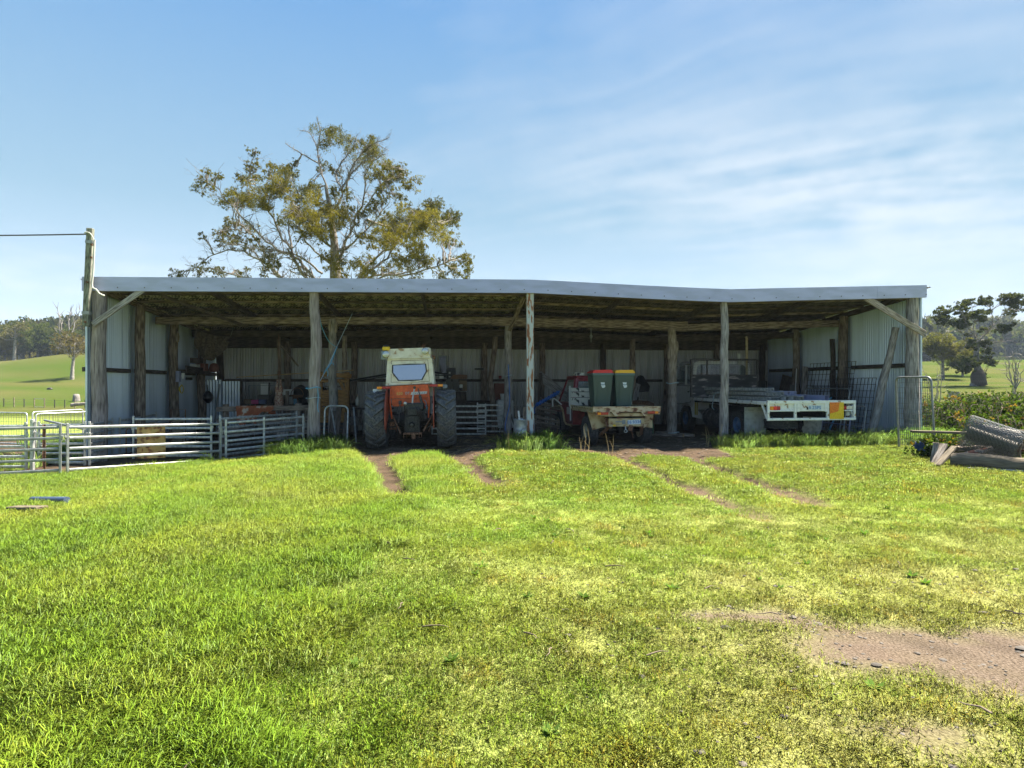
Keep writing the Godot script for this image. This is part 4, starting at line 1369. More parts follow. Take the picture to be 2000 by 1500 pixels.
func rim_mesh(r: float, w: float, dish: float, holes: int) -> ArrayMesh:
	var st := nb()
	var xf := Transform3D(Basis(Vector3(0, 0, 1), Vector3(1, 0, 0), Vector3(0, 1, 0)), Vector3.ZERO)
	lathe(st, [Vector2(r, w * 0.5), Vector2(r * 0.93, w * 0.5), Vector2(r * 0.88, w * 0.36), Vector2(r * 0.84, w * 0.5 - dish), Vector2(r * 0.5, w * 0.5 - dish * 0.55), Vector2(r * 0.3, w * 0.5 - dish * 0.5), Vector2(r * 0.28, w * 0.5 - dish * 0.2), Vector2(0, w * 0.5 - dish * 0.2)], 28, xf)
	lathe(st, [Vector2(0, -w * 0.5 + dish), Vector2(r * 0.84, -w * 0.5 + dish), Vector2(r * 0.93, -w * 0.5), Vector2(r, -w * 0.5)], 28, xf)
	for i in holes:
		var a := TAU * i / holes
		tube(st, [Vector3(w * 0.5 - dish * 0.55, sin(a) * r * 0.4, cos(a) * r * 0.4), Vector3(w * 0.5 - dish * 0.38, sin(a) * r * 0.4, cos(a) * r * 0.4)], r * 0.035, 6)
	return done(st)

func add_wheel(t: Node3D, at: Vector3, tyre: Mesh, rim: Mesh, tm: Material, rm: Material, flip: bool):
	var w := put(t, "wheel", rim, rm, Transform3D(Basis(Vector3.UP, PI if flip else 0.0), at))
	var ty := put(w, "tyre", tyre, tm)
	if flip:   # keep the tread pointing forward on both sides
		ty.transform = Transform3D(Basis(Vector3.UP, PI), Vector3.ZERO)

# ---------------------------------------------------------------- the tractor, rear towards the yard; x right, z back, origin under the rear axle
func build_tractor():
	var gx := -2.60
	var gz := -16.15
	var t := thing("tractor", "orange tractor with cream cab and chevron tyres parked nose-in between the first two front posts", "tractor", Vector3(gx, height(gx, gz) - 0.01, gz), YAW)
	t.rotation.z = 0.018
	var big := tyre_mesh(0.75, 0.50, 0.40, 17, 0.058)
	var rim := rim_mesh(0.41, 0.40, 0.10, 8)
	add_wheel(t, Vector3(-0.905, 0.735, 0), big, rim, M.tread, M.orange_dull, true)
	add_wheel(t, Vector3(0.89, 0.735, 0), big, rim, M.tread, M.orange_dull, false)
	var small := tyre_mesh(0.42, 0.24, 0.22, 15, 0.025)
	var rim2 := rim_mesh(0.225, 0.18, 0.05, 6)
	add_wheel(t, Vector3(-0.72, 0.42, -2.15), small, rim2, M.rubber, M.orange_dull, true)
	add_wheel(t, Vector3(0.72, 0.42, -2.15), small, rim2, M.rubber, M.orange_dull, false)
	var st := nb()
	# axle, gearbox, engine
	tube(st, [Vector3(-0.72, 0.735, 0), Vector3(-0.36, 0.735, 0), Vector3(-0.2, 0.735, 0)], [0.11, 0.14, 0.22], 14)
	tube(st, [Vector3(0.72, 0.735, 0), Vector3(0.36, 0.735, 0), Vector3(0.2, 0.735, 0)], [0.11, 0.14, 0.22], 14)
	box(st, Vector3(0, 0.72, -0.25), Vector3(0.44, 0.52, 0.85), Basis(), 0.03)
	box(st, Vector3(0, 0.72, -1.35), Vector3(0.42, 0.5, 1.6), Basis(), 0.03)
	box(st, Vector3(0, 0.45, -2.15), Vector3(1.2, 0.12, 0.16), Basis(), 0.02)
	part(t, "transmission", st, M.black_iron)
	# bonnet beyond the cab
	st = nb()
	box(st, Vector3(0, 1.18, -2.1), Vector3(0.62, 0.5, 1.3), Basis(), 0.05)
	part(t, "bonnet", st, M.orange)
	# orange rear panel in two pressings
	st = nb()
	prism(st, [Vector2(-0.545, 1.30), Vector2(-0.525, 1.275), Vector2(0.40, 1.285), Vector2(0.43, 1.31), Vector2(0.43, 1.64), Vector2(-0.565, 1.60)], -0.10, 0.10)
	var rp := part(t, "rear_panel", st, M.orange)
	st = nb()
	prism(st, [Vector2(-0.525, 1.12), Vector2(-0.49, 1.07), Vector2(0.37, 1.07), Vector2(0.415, 1.12), Vector2(0.415, 1.272), Vector2(-0.525, 1.262)], -0.12, 0.06)
	part(t, "lower_panel", st, M.orange)
	lettering(rp, "number", "620", 0.095, M.decal_gold, Vector3(-0.315, 1.405, 0.1015))
	lettering(rp, "letters", "DT", 0.095, M.decal_grey, Vector3(-0.115, 1.41, 0.1015))
	st = nb()
	prism(st, [Vector2(-0.035, 1.365), Vector2(0.385, 1.385), Vector2(0.40, 1.455), Vector2(-0.005, 1.44)], 0.1, 0.103)
	part(rp, "white_band", st, M.decal_white)
	st = nb()
	for k in 5:
		var x := 0.08 + k * 0.055
		prism(st, [Vector2(x, 1.385), Vector2(x + 0.03, 1.388), Vector2(x + 0.042, 1.428), Vector2(x + 0.012, 1.425)], 0.1035, 0.105)
	part(rp, "worn_lettering", st, M.decal_grey).set_meta("kind", "stuff")
	# mudguards: dull inner walls and edges
	for s in [-1.0, 1.0]:
		st = nb()
		var pts := []
		for k in 9:
			var a := lerpf(-0.25, 1.95, k / 8.0)
			pts.append(Vector2(cos(a) * 0.83, sin(a) * 0.83 + 0.735))
		pts.append(Vector2(-0.3, 0.9)); pts.append(Vector2(0.55, 0.62))
		prism(st, pts, -0.012, 0.012, Transform3D(Basis(Vector3(0, 0, 1), Vector3(0, 1, 0), Vector3(-1, 0, 0)), Vector3(s * 0.60 - 0.03, 0, 0)))
		part(t, "mudguard", st, M.orange_dull)
		st = nb()
		tube(st, curve([Vector3(s * 0.485 - 0.05, 1.53, 0.16), Vector3(s * 0.50 - 0.05, 1.2, 0.22), Vector3(s * 0.485 - 0.05, 0.95, 0.2), Vector3(s * 0.47 - 0.05, 0.76, 0.14)], 10), 0.021, 6)
		part(t, "guard_stay", st, M.orange)
	# lamp bars over the tyres
	for e in [[-0.71, 1.565, -1.0], [0.63, 1.60, 1.0]]:
		st = nb()
		box(st, Vector3(e[0], e[1], 0.12), Vector3(0.36, 0.075, 0.10), Basis(), 0.01)
		var lb := part(t, "lamp_bar", st, M.orange_dull)
		st = nb()
		box(st, Vector3(e[0] + e[2] * 0.115, e[1], 0.178), Vector3(0.13, 0.062, 0.03), Basis(), 0.008)
		part(lb, "amber_lens", st, M.amber_lens)
		st = nb()
		box(st, Vector3(e[0] - e[2] * 0.06, e[1], 0.176), Vector3(0.19, 0.062, 0.025), Basis(), 0.008)
		part(lb, "red_lens", st, M.red_lens)
	st = nb()
	box(st, Vector3(-0.89, 1.47, -0.05), Vector3(0.24, 0.13, 0.2), Basis(), 0.01)
	part(t, "tool_box", st, M.white)
	st = nb()
	box(st, Vector3(0.86, 1.57, -0.05), Vector3(0.12, 0.10, 0.16), Basis(), 0.01)
	part(t, "lamp_housing", st, M.grey_paint)
	build_tractor_cab(t)
	build_linkage(t)

func build_tractor_cab(t: Node3D):
	var cx := -0.045
	var st := nb()
	# rear wall with its octagonal window
	var outer := [Vector2(cx - 0.62, 1.62), Vector2(cx - 0.56, 2.0), Vector2(cx - 0.54, 2.32), Vector2(cx, 2.32), Vector2(cx + 0.53, 2.32), Vector2(cx + 0.555, 2.0), Vector2(cx + 0.585, 1.66), Vector2(cx, 1.64)]
	var inner := [Vector2(cx - 0.30, 1.745), Vector2(cx - 0.455, 1.96), Vector2(cx - 0.445, 2.15), Vector2(cx, 2.17), Vector2(cx + 0.41, 2.17), Vector2(cx + 0.43, 1.98), Vector2(cx + 0.31, 1.755), Vector2(cx, 1.745)]
	frame_ring(st, outer, inner, -0.06, 0.0)
	# side walls, roof posts and floor skirt
	for s in [-1.0, 1.0]:
		bar(st, Vector3(cx + s * 0.60, 1.62, -0.03), Vector3(cx + s * 0.54, 2.33, -0.03), 0.07, 0.07)
		bar(st, Vector3(cx + s * 0.60, 1.62, -1.35), Vector3(cx + s * 0.54, 2.33, -1.35), 0.07, 0.07)
		box(st, Vector3(cx + s * 0.60, 1.62, -0.7), Vector3(0.06, 0.14, 1.35))
		box(st, Vector3(cx + s * 0.55, 2.28, -0.7), Vector3(0.06, 0.10, 1.35))
	box(st, Vector3(cx, 1.5, -1.38), Vector3(1.2, 0.4, 0.05))
	var cab := part(t, "cab", st, M.cab_cream)
	# pressed rim of the hatch
	st = nb()
	var o2 := []
	var i2 := []
	for q in inner:
		var d: Vector2 = q - Vector2(cx, 1.96)
		o2.append(q + d.normalized() * 0.055)
		i2.append(q + d.normalized() * 0.018)
	frame_ring(st, o2, i2, 0.001, 0.022)
	part(cab, "hatch_rim", st, M.cab_cream)
	st = nb()
	frame_ring(st, [Vector2(cx - 0.50, 1.70), Vector2(cx - 0.475, 2.27), Vector2(cx + 0.475, 2.285), Vector2(cx + 0.505, 1.71)], [Vector2(cx - 0.49, 1.71), Vector2(cx - 0.465, 2.258), Vector2(cx + 0.465, 2.273), Vector2(cx + 0.495, 1.72)], 0.0005, 0.006)
	part(cab, "hatch_seam", st, M.rust)
	st = nb()
	var i3 := []
	for q in inner:
		var d: Vector2 = q - Vector2(cx, 1.96)
		i3.append(q - d.normalized() * 0.018)
	frame_ring(st, i2, i3, -0.012, 0.016)
	var seal := part(cab, "window_seal", st, M.black)
	st = nb()
	prism(st, i3, -0.008, 0.0)
	part(seal, "window_pane", st, M.cab_glass)
	for s in [-1.0, 1.0]:
		st = nb()
		box(st, Vector3(cx + s * 0.575, 1.98, -0.7), Vector3(0.01, 0.6, 1.25), Basis(Vector3.BACK, s * 0.07))
		part(cab, "side_window", st, M.dark_glass)
	st = nb()
	box(st, Vector3(cx, 1.98, -1.36), Vector3(1.05, 0.6, 0.01))
	part(cab, "windscreen", st, M.glass)
	# roof, domed a little
	st = nb()
	prism(st, [Vector2(cx - 0.555, 2.32), Vector2(cx - 0.57, 2.54), Vector2(cx - 0.52, 2.575), Vector2(cx, 2.59), Vector2(cx + 0.50, 2.60), Vector2(cx + 0.545, 2.565), Vector2(cx + 0.535, 2.33)], -1.45, 0.04)
	part(cab, "cab_roof", st, M.cab_cream)
	# lamps on the roof's rear corners
	for e in [[-0.645, 2.43, 0.083, 1.0], [0.36, 2.50, 0.078, 0.0]]:
		st = nb()
		lathe(st, [Vector2(0, -0.10), Vector2(e[2] * 0.7, -0.09), Vector2(e[2] * 1.05, -0.01), Vector2(e[2] * 1.08, 0.02), Vector2(e[2] * 0.9, 0.022)], 18, Transform3D(Basis(Vector3(1, 0, 0), Vector3(0, 0, 1), Vector3(0, -1, 0)), Vector3(e[0], e[1], 0.13)))
		var wl := part(cab, "work_lamp", st, M.chrome)
		st = nb()
		lathe(st, [Vector2(e[2] * 0.92, 0.015), Vector2(e[2] * 0.5, 0.03), Vector2(0, 0.035)], 18, Transform3D(Basis(Vector3(1, 0, 0), Vector3(0, 0, 1), Vector3(0, -1, 0)), Vector3(e[0], e[1], 0.13)))
		part(wl, "lens", st, M.clear_lens)
	st = nb()
	box(st, Vector3(-0.70, 2.41, 0.0), Vector3(0.17, 0.24, 0.12), Basis(), 0.015)
	part(cab, "lamp_bracket", st, M.grey_paint)
	st = nb()
	box(st, Vector3(0.475, 2.50, 0.04), Vector3(0.06, 0.17, 0.12), Basis(), 0.01)
	part(cab, "lamp_bracket", st, M.cab_cream)
	st = nb()
	box(st, Vector3(-0.645, 2.585, 0.04), Vector3(0.19, 0.10, 0.14), Basis(), 0.02)
	var bk := part(cab, "beacon", st, M.hazard_yellow)
	st = nb()
	lathe(st, [Vector2(0.085, 0), Vector2(0.075, 0.035), Vector2(0, 0.05)], 12, Transform3D(Basis(), Vector3(-0.645, 2.635, 0.04)))
	part(bk, "beacon_cap", st, M.black_iron)
	# exhaust stack ahead of the cab
	st = nb()
	tube(st, [Vector3(0.22, 1.4, -1.9), Vector3(0.22, 2.74, -1.9)], 0.04, 10)
	tube(st, [Vector3(0.22, 2.74, -1.9), Vector3(0.22, 2.78, -1.9)], 0.07, 10)
	box(st, Vector3(0.25, 2.80, -1.9), Vector3(0.16, 0.02, 0.11), Basis(Vector3.BACK, 0.3))
	part(t, "exhaust_stack", st, M.rust)
	st = nb()
	tube(st, curve([Vector3(0.55, 2.38, 0.02), Vector3(0.60, 2.36, 0.1), Vector3(0.58, 2.30, 0.08)], 6), 0.03, 6)
	part(t, "rusted_bracket", st, M.rust)

func build_linkage(t: Node3D):
	var st := nb()
	# hydraulic lift cover
	box(st, Vector3(0.06, 1.06, 0.18), Vector3(0.52, 0.2, 0.3), Basis(), 0.03)
	box(st, Vector3(0.02, 0.93, 0.24), Vector3(0.30, 0.22, 0.24), Basis(), 0.03)
	box(st, Vector3(0.0, 0.62, 0.28), Vector3(0.34, 0.42, 0.12), Basis(), 0.02)
	box(st, Vector3(-0.16, 0.58, 0.38), Vector3(0.04, 0.44, 0.06), Basis(), 0.008)
	box(st, Vector3(0.18, 0.58, 0.38), Vector3(0.04, 0.44, 0.06), Basis(), 0.008)
	tube(st, [Vector3(0.0, 0.60, 0.30), Vector3(0.0, 0.60, 0.46)], [0.09, 0.05], 10)
	part(t, "hydraulic_lift", st, M.black_iron)
	st = nb()
	tube(st, [Vector3(0.075, 1.52, 0.24), Vector3(0.03, 1.28, 0.27), Vector3(0.015, 1.02, 0.30)], [0.018, 0.024, 0.024], 8)
	var tl := part(t, "top_link", st, M.galv)
	st = nb()
	disc(st, Vector3(0.08, 1.555, 0.24), Vector3.BACK, 0.036, 0.05, 12)
	part(tl, "ball_end", st, M.black_iron)
	st = nb()
	tube(st, [Vector3(0.17, 1.53, 0.22), Vector3(0.21, 1.35, 0.24)], 0.014, 6)
	tube(st, [Vector3(0.21, 1.35, 0.24), Vector3(0.27, 1.12, 0.26)], 0.036, 8)
	tube(st, [Vector3(0.27, 1.12, 0.26), Vector3(0.35, 0.75, 0.32)], 0.022, 8)
	part(t, "lift_rod", st, M.dark_steel)
	st = nb()
	tube(st, [Vector3(-0.30, 1.22, 0.20), Vector3(-0.30, 1.13, 0.20)], 0.04, 8)
	tube(st, [Vector3(-0.30, 1.13, 0.20), Vector3(-0.34, 0.66, 0.32)], 0.016, 8)
	part(t, "lift_rod", st, M.dark_steel)
	st = nb()
	bar(st, Vector3(-0.49, 0.83, 0.20), Vector3(-0.27, 0.42, 0.62), 0.065, 0.028, 0.004, Vector3.RIGHT)
	part(t, "lower_arm", st, M.rust)
	st = nb()
	bar(st, Vector3(0.55, 0.87, 0.24), Vector3(0.31, 0.46, 0.62), 0.065, 0.03, 0.004, Vector3.RIGHT)
	part(t, "lower_arm", st, M.rust)
	st = nb()
	box(st, Vector3(0.02, 0.385, 0.46), Vector3(0.46, 0.05, 0.14), Basis(), 0.008)
	box(st, Vector3(0.05, 0.33, 0.52), Vector3(0.10, 0.16, 0.12), Basis(), 0.01)
	for x in [-0.2, -0.12, 0.19, 0.25]:
		tube(st, [Vector3(x, 0.41, 0.5), Vector3(x, 0.27, 0.5)], 0.012, 6)
	part(t, "drawbar", st, M.rust)
	st = nb()
	lathe(st, [Vector2(0, -0.03), Vector2(0.04, -0.02), Vector2(0.047, 0.01), Vector2(0.02, 0.04), Vector2(0, 0.043)], 12, Transform3D(Basis(Vector3(1, 0, 0), Vector3(0, 0, 1), Vector3(0, -1, 0)), Vector3(-0.155, 1.155, 0.37)))
	part(t, "filler_cap", st, M.clear_lens)
	for k in 4:
		st = nb()
		tube(st, curve([Vector3(0.05 + k * 0.03, 1.1, 0.30), Vector3(0.12 + k * 0.035, 0.98, 0.40), Vector3(0.16 + k * 0.05, 0.82 - k * 0.03, 0.34), Vector3(0.2 + k * 0.04, 0.7, 0.2)], 8), 0.011, 5)
		part(t, "hydraulic_hose", st, M.rubber if k % 2 else M.dark_steel)
	st = nb()
	tube(st, curve([Vector3(0.30, 1.23, 0.16), Vector3(0.36, 1.19, 0.2), Vector3(0.375, 1.08, 0.18)], 8), 0.007, 5)
	tube(st, curve([Vector3(0.375, 1.10, 0.18), Vector3(0.36, 1.05, 0.19), Vector3(0.39, 1.02, 0.18), Vector3(0.37, 0.98, 0.19)], 8), 0.014, 5)
	part(t, "blue_twine", st, M.rope_blue)
	st = nb()
	box(st, Vector3(-0.52, 0.62, 0.1), Vector3(0.14, 0.12, 0.14), Basis(), 0.02)
	box(st, Vector3(-0.50, 0.50, 0.1), Vector3(0.18, 0.05, 0.1), Basis(), 0.01)
	tube(st, [Vector3(0.5, 0.62, 0.14), Vector3(0.42, 0.40, 0.2)], 0.02, 6)
	part(t, "axle_bracket", st, M.rust)

# ---------------------------------------------------------------- the ute and its bins; x right, z back, origin on the ground under the middle of the tray's rear edge
func build_ute():
	var gx := 3.09
	var gz := -16.46
	var turn := 0.19
	var t := thing("farm_ute", "rusty maroon single-cab ute with a cream steel tray, backed in under the shed", "ute", Vector3(gx, height(2.6, -17.2) + 0.0, gz), turn)
	var tyre := road_tyre(0.40, 0.27, 0.20)
	var rim := rim_mesh(0.205, 0.24, 0.07, 6)
	add_wheel(t, Vector3(-0.80, 0.395, -0.78), tyre, rim, M.rubber, M.wheel_cream, true)
	add_wheel(t, Vector3(0.76, 0.395, -0.78), tyre, rim, M.rubber, M.wheel_cream, false)
	add_wheel(t, Vector3(-0.80, 0.395, -3.70), tyre, rim, M.rubber, M.wheel_cream, true)
	add_wheel(t, Vector3(0.76, 0.395, -3.70), tyre, rim, M.rubber, M.wheel_cream, false)
	var st := nb()
	box(st, Vector3(-0.42, 0.78, -2.3), Vector3(0.10, 0.14, 4.3))
	box(st, Vector3(0.42, 0.78, -2.3), Vector3(0.10, 0.14, 4.3))
	tube(st, [Vector3(-0.7, 0.40, -0.78), Vector3(0.66, 0.40, -0.78)], 0.06, 8)
	lathe(st, [Vector2(0, -0.14), Vector2(0.13, -0.1), Vector2(0.15, 0), Vector2(0.13, 0.1), Vector2(0, 0.14)], 10, Transform3D(Basis(), Vector3(0.1, 0.42, -0.78)))
	box(st, Vector3(-0.02, 0.55, -2.6), Vector3(0.8, 0.3, 1.6))
	part(t, "chassis", st, M.black_iron)
	# tray
	st = nb()
	box(st, Vector3(0, 1.03, -1.1), Vector3(1.88, 0.035, 2.2))
	var tray := part(t, "tray", st, M.dark_steel)
	st = nb()
	box(st, Vector3(0, 1.01, -0.02), Vector3(1.92, 0.15, 0.05), Basis(), 0.006)
	part(tray, "rear_beam", st, M.tray_rust)
	for s in [-1.0, 1.0]:
		st = nb()
		box(st, Vector3(s * 0.935, 1.045, -1.12), Vector3(0.045, 0.045, 2.16), Basis(), 0.005)
		box(st, Vector3(s * 0.935, 0.93, -1.12), Vector3(0.04, 0.03, 2.16), Basis(), 0.005)
		for k in 9:
			box(st, Vector3(s * 0.935, 0.985, -0.15 - k * 0.245), Vector3(0.035, 0.085, 0.03))
		part(tray, "side_rail", st, M.tray_cream)
	for k in 5:
		st = nb()
		box(st, Vector3(0, 0.95, -0.3 - k * 0.44), Vector3(1.8, 0.1, 0.05))
		part(tray, "cross_bearer", st, M.tray_cream)
	for e in [[-0.70, 0.935], [0.72, 0.955]]:
		st = nb()
		box(st, Vector3(e[0], e[1] - 0.03, 0.0), Vector3(0.40, 0.115, 0.06), Basis(), 0.006)
		var lh := part(tray, "lamp_housing", st, M.tray_rust)
		st = nb()
		box(st, Vector3(e[0], e[1] - 0.035, 0.035), Vector3(0.31, 0.068, 0.02), Basis(), 0.006)
		part(lh, "tail_lamp", st, M.red_lens)
		st = nb()
		box(st, Vector3(e[0] + (0.10 if e[0] > 0 else -0.10), e[1] - 0.035, 0.04), Vector3(0.09, 0.066, 0.018), Basis(), 0.006)
		part(lh, "indicator_lens", st, M.amber_lens)
	for x in [-0.33, 0.50]:
		st = nb()
		prism(st, [Vector2(x - 0.12, 0.95), Vector2(x + 0.12, 0.95), Vector2(x + 0.05, 0.83), Vector2(x - 0.03, 0.83)], -0.04, 0.012)
		part(tray, "gusset", st, M.tray_rust)
	# rear of the chassis: cross member, bumper, plate, hitch
	st = nb()
	box(st, Vector3(0.02, 0.86, -0.10), Vector3(1.30, 0.09, 0.08), Basis(), 0.008)
	part(t, "cross_member", st, M.tray_cream)
	st = nb()
	box(st, Vector3(0.03, 0.68, -0.14), Vector3(1.02, 0.16, 0.05), Basis(), 0.01)
	box(st, Vector3(0.0, 0.57, -0.12), Vector3(0.96, 0.06, 0.09), Basis(), 0.01)
	part(t, "rear_bumper", st, M.tray_cream)
	st = nb()
	box(st, Vector3(-0.17, 0.67, -0.105), Vector3(0.24, 0.03, 0.02))
	box(st, Vector3(-0.06, 0.66, -0.105), Vector3(0.09, 0.11, 0.025), Basis(), 0.01)
	part(t, "pale_latch", st, M.grey_paint)
	st = nb()
	box(st, Vector3(-0.34, 0.575, -0.07), Vector3(0.07, 0.045, 0.02))
	part(t, "reflector", st, M.hazard_yellow)
	st = nb()
	box(st, Vector3(0.235, 0.655, -0.10), Vector3(0.36, 0.135, 0.008), Basis(Vector3.BACK, 0.05))
	var np := part(t, "number_plate", st, M.plate)
	lettering(np, "plate_lettering", "E6 9334", 0.112, M.plate_blue, Vector3(0.235, 0.66, -0.094), Basis(Vector3.BACK, 0.05))
	st = nb()
	tube(st, [Vector3(-0.03, 0.55, -0.06), Vector3(-0.03, 0.47, -0.04)], 0.014, 6)
	tube(st, curve([Vector3(-0.03, 0.47, -0.04), Vector3(-0.075, 0.42, -0.04), Vector3(-0.03, 0.38, -0.04), Vector3(0.015, 0.42, -0.04), Vector3(-0.03, 0.47, -0.04)], 12), 0.011, 5)
	part(t, "shackle", st, M.galv)
	st = nb()
	box(st, Vector3(0.12, 0.50, -0.08), Vector3(0.12, 0.16, 0.05), Basis(Vector3.BACK, -0.2), 0.01)
	tube(st, [Vector3(0.14, 0.44, -0.06), Vector3(0.24, 0.22, -0.2)], 0.018, 6)
	part(t, "tow_hook", st, M.rust)
	for s in [-1.0, 1.0]:
		st = nb()
		bar(st, Vector3(s * 0.52, 0.78, -0.25), Vector3(s * 0.48, 0.52, -0.15), 0.09, 0.05, 0.01)
		bar(st, Vector3(s * 0.48, 0.52, -0.15), Vector3(s * 0.60, 0.28, -0.5), 0.09, 0.04, 0.01)
		tube(st, [Vector3(s * 0.5, 0.66, -0.18), Vector3(s * 0.40, 0.50, -0.12)], 0.035, 8)
		part(t, "spring_hanger", st, M.rust)
	# cream splash guards
	st = nb()
	prism(st, [Vector2(-1.0, 0.90), Vector2(-0.58, 0.92), Vector2(-0.42, 0.55), Vector2(-0.45, 0.46), Vector2(-0.86, 0.36)], -0.012, 0.0, Transform3D(Basis(Vector3.RIGHT, -0.12), Vector3(0, 0.08, -0.30)))
	part(t, "splash_guard", st, M.tray_cream)
	st = nb()
	prism(st, [Vector2(0.62, 0.94), Vector2(0.86, 0.94), Vector2(0.88, 0.42), Vector2(0.60, 0.46), Vector2(0.74, 0.62)], -0.012, 0.0, Transform3D(Basis(Vector3.RIGHT, -0.08), Vector3(0, 0.05, -0.32)))
	part(t, "splash_guard", st, M.tray_cream)
	st = nb()
	prism(st, [Vector2(0.70, 0.93), Vector2(0.87, 0.94), Vector2(0.87, 0.72), Vector2(0.56, 0.44), Vector2(0.52, 0.50)], -0.03, -0.015, Transform3D(Basis(), Vector3(0, 0, -0.28)))
	part(t, "guard_stay", st, M.tray_rust)
	# headboard of three chipped boards
	var hb := Node3D.new()
	st = nb()
	for x in [-0.97, 0.97]:
		box(st, Vector3(x, 1.32, -2.16), Vector3(0.05, 0.62, 0.05), Basis(), 0.005)
	box(st, Vector3(-0.955, 0.80, -2.14), Vector3(0.035, 0.42, 0.04), Basis(), 0.005)
	hb = part(t, "headboard", st, M.offwhite)
	for e in [[1.515, 0.115], [1.365, 0.15], [1.155, 0.24]]:
		timber(hb, "board", Vector3(-0.94, e[0], -2.13), Vector3(0.94, e[0], -2.13), e[1], 0.035, M.chipped_white, 0.006, Vector3.FORWARD)
	# cab
	build_ute_cab(t)
	# odds and ends on the tray: a bent white pipe on the bonnet's left, blue rope and a pale sheet
	st = nb()
	box(st, Vector3(0.45, 1.06, -0.35), Vector3(0.55, 0.02, 0.3), Basis(Vector3.UP, 0.2))
	var o := part(self, "pale_offcut", st, M.offwhite)
	o.transform = t.transform
	tag(o, "pale flat offcut of sheet lying on the ute's tray to the right of the bins", "offcut")
	st = nb()
	tube(st, curve([Vector3(-0.05, 1.06, -0.12), Vector3(0.05, 1.075, -0.16), Vector3(0.12, 1.06, -0.1), Vector3(0.02, 1.07, -0.08)], 10), 0.012, 5)
	o = part(self, "blue_rope_end", st, M.rope_blue)
	o.transform = t.transform
	tag(o, "scrap of pale blue rope lying on the ute's tray edge by the bins", "rope")
	build_bins(t)

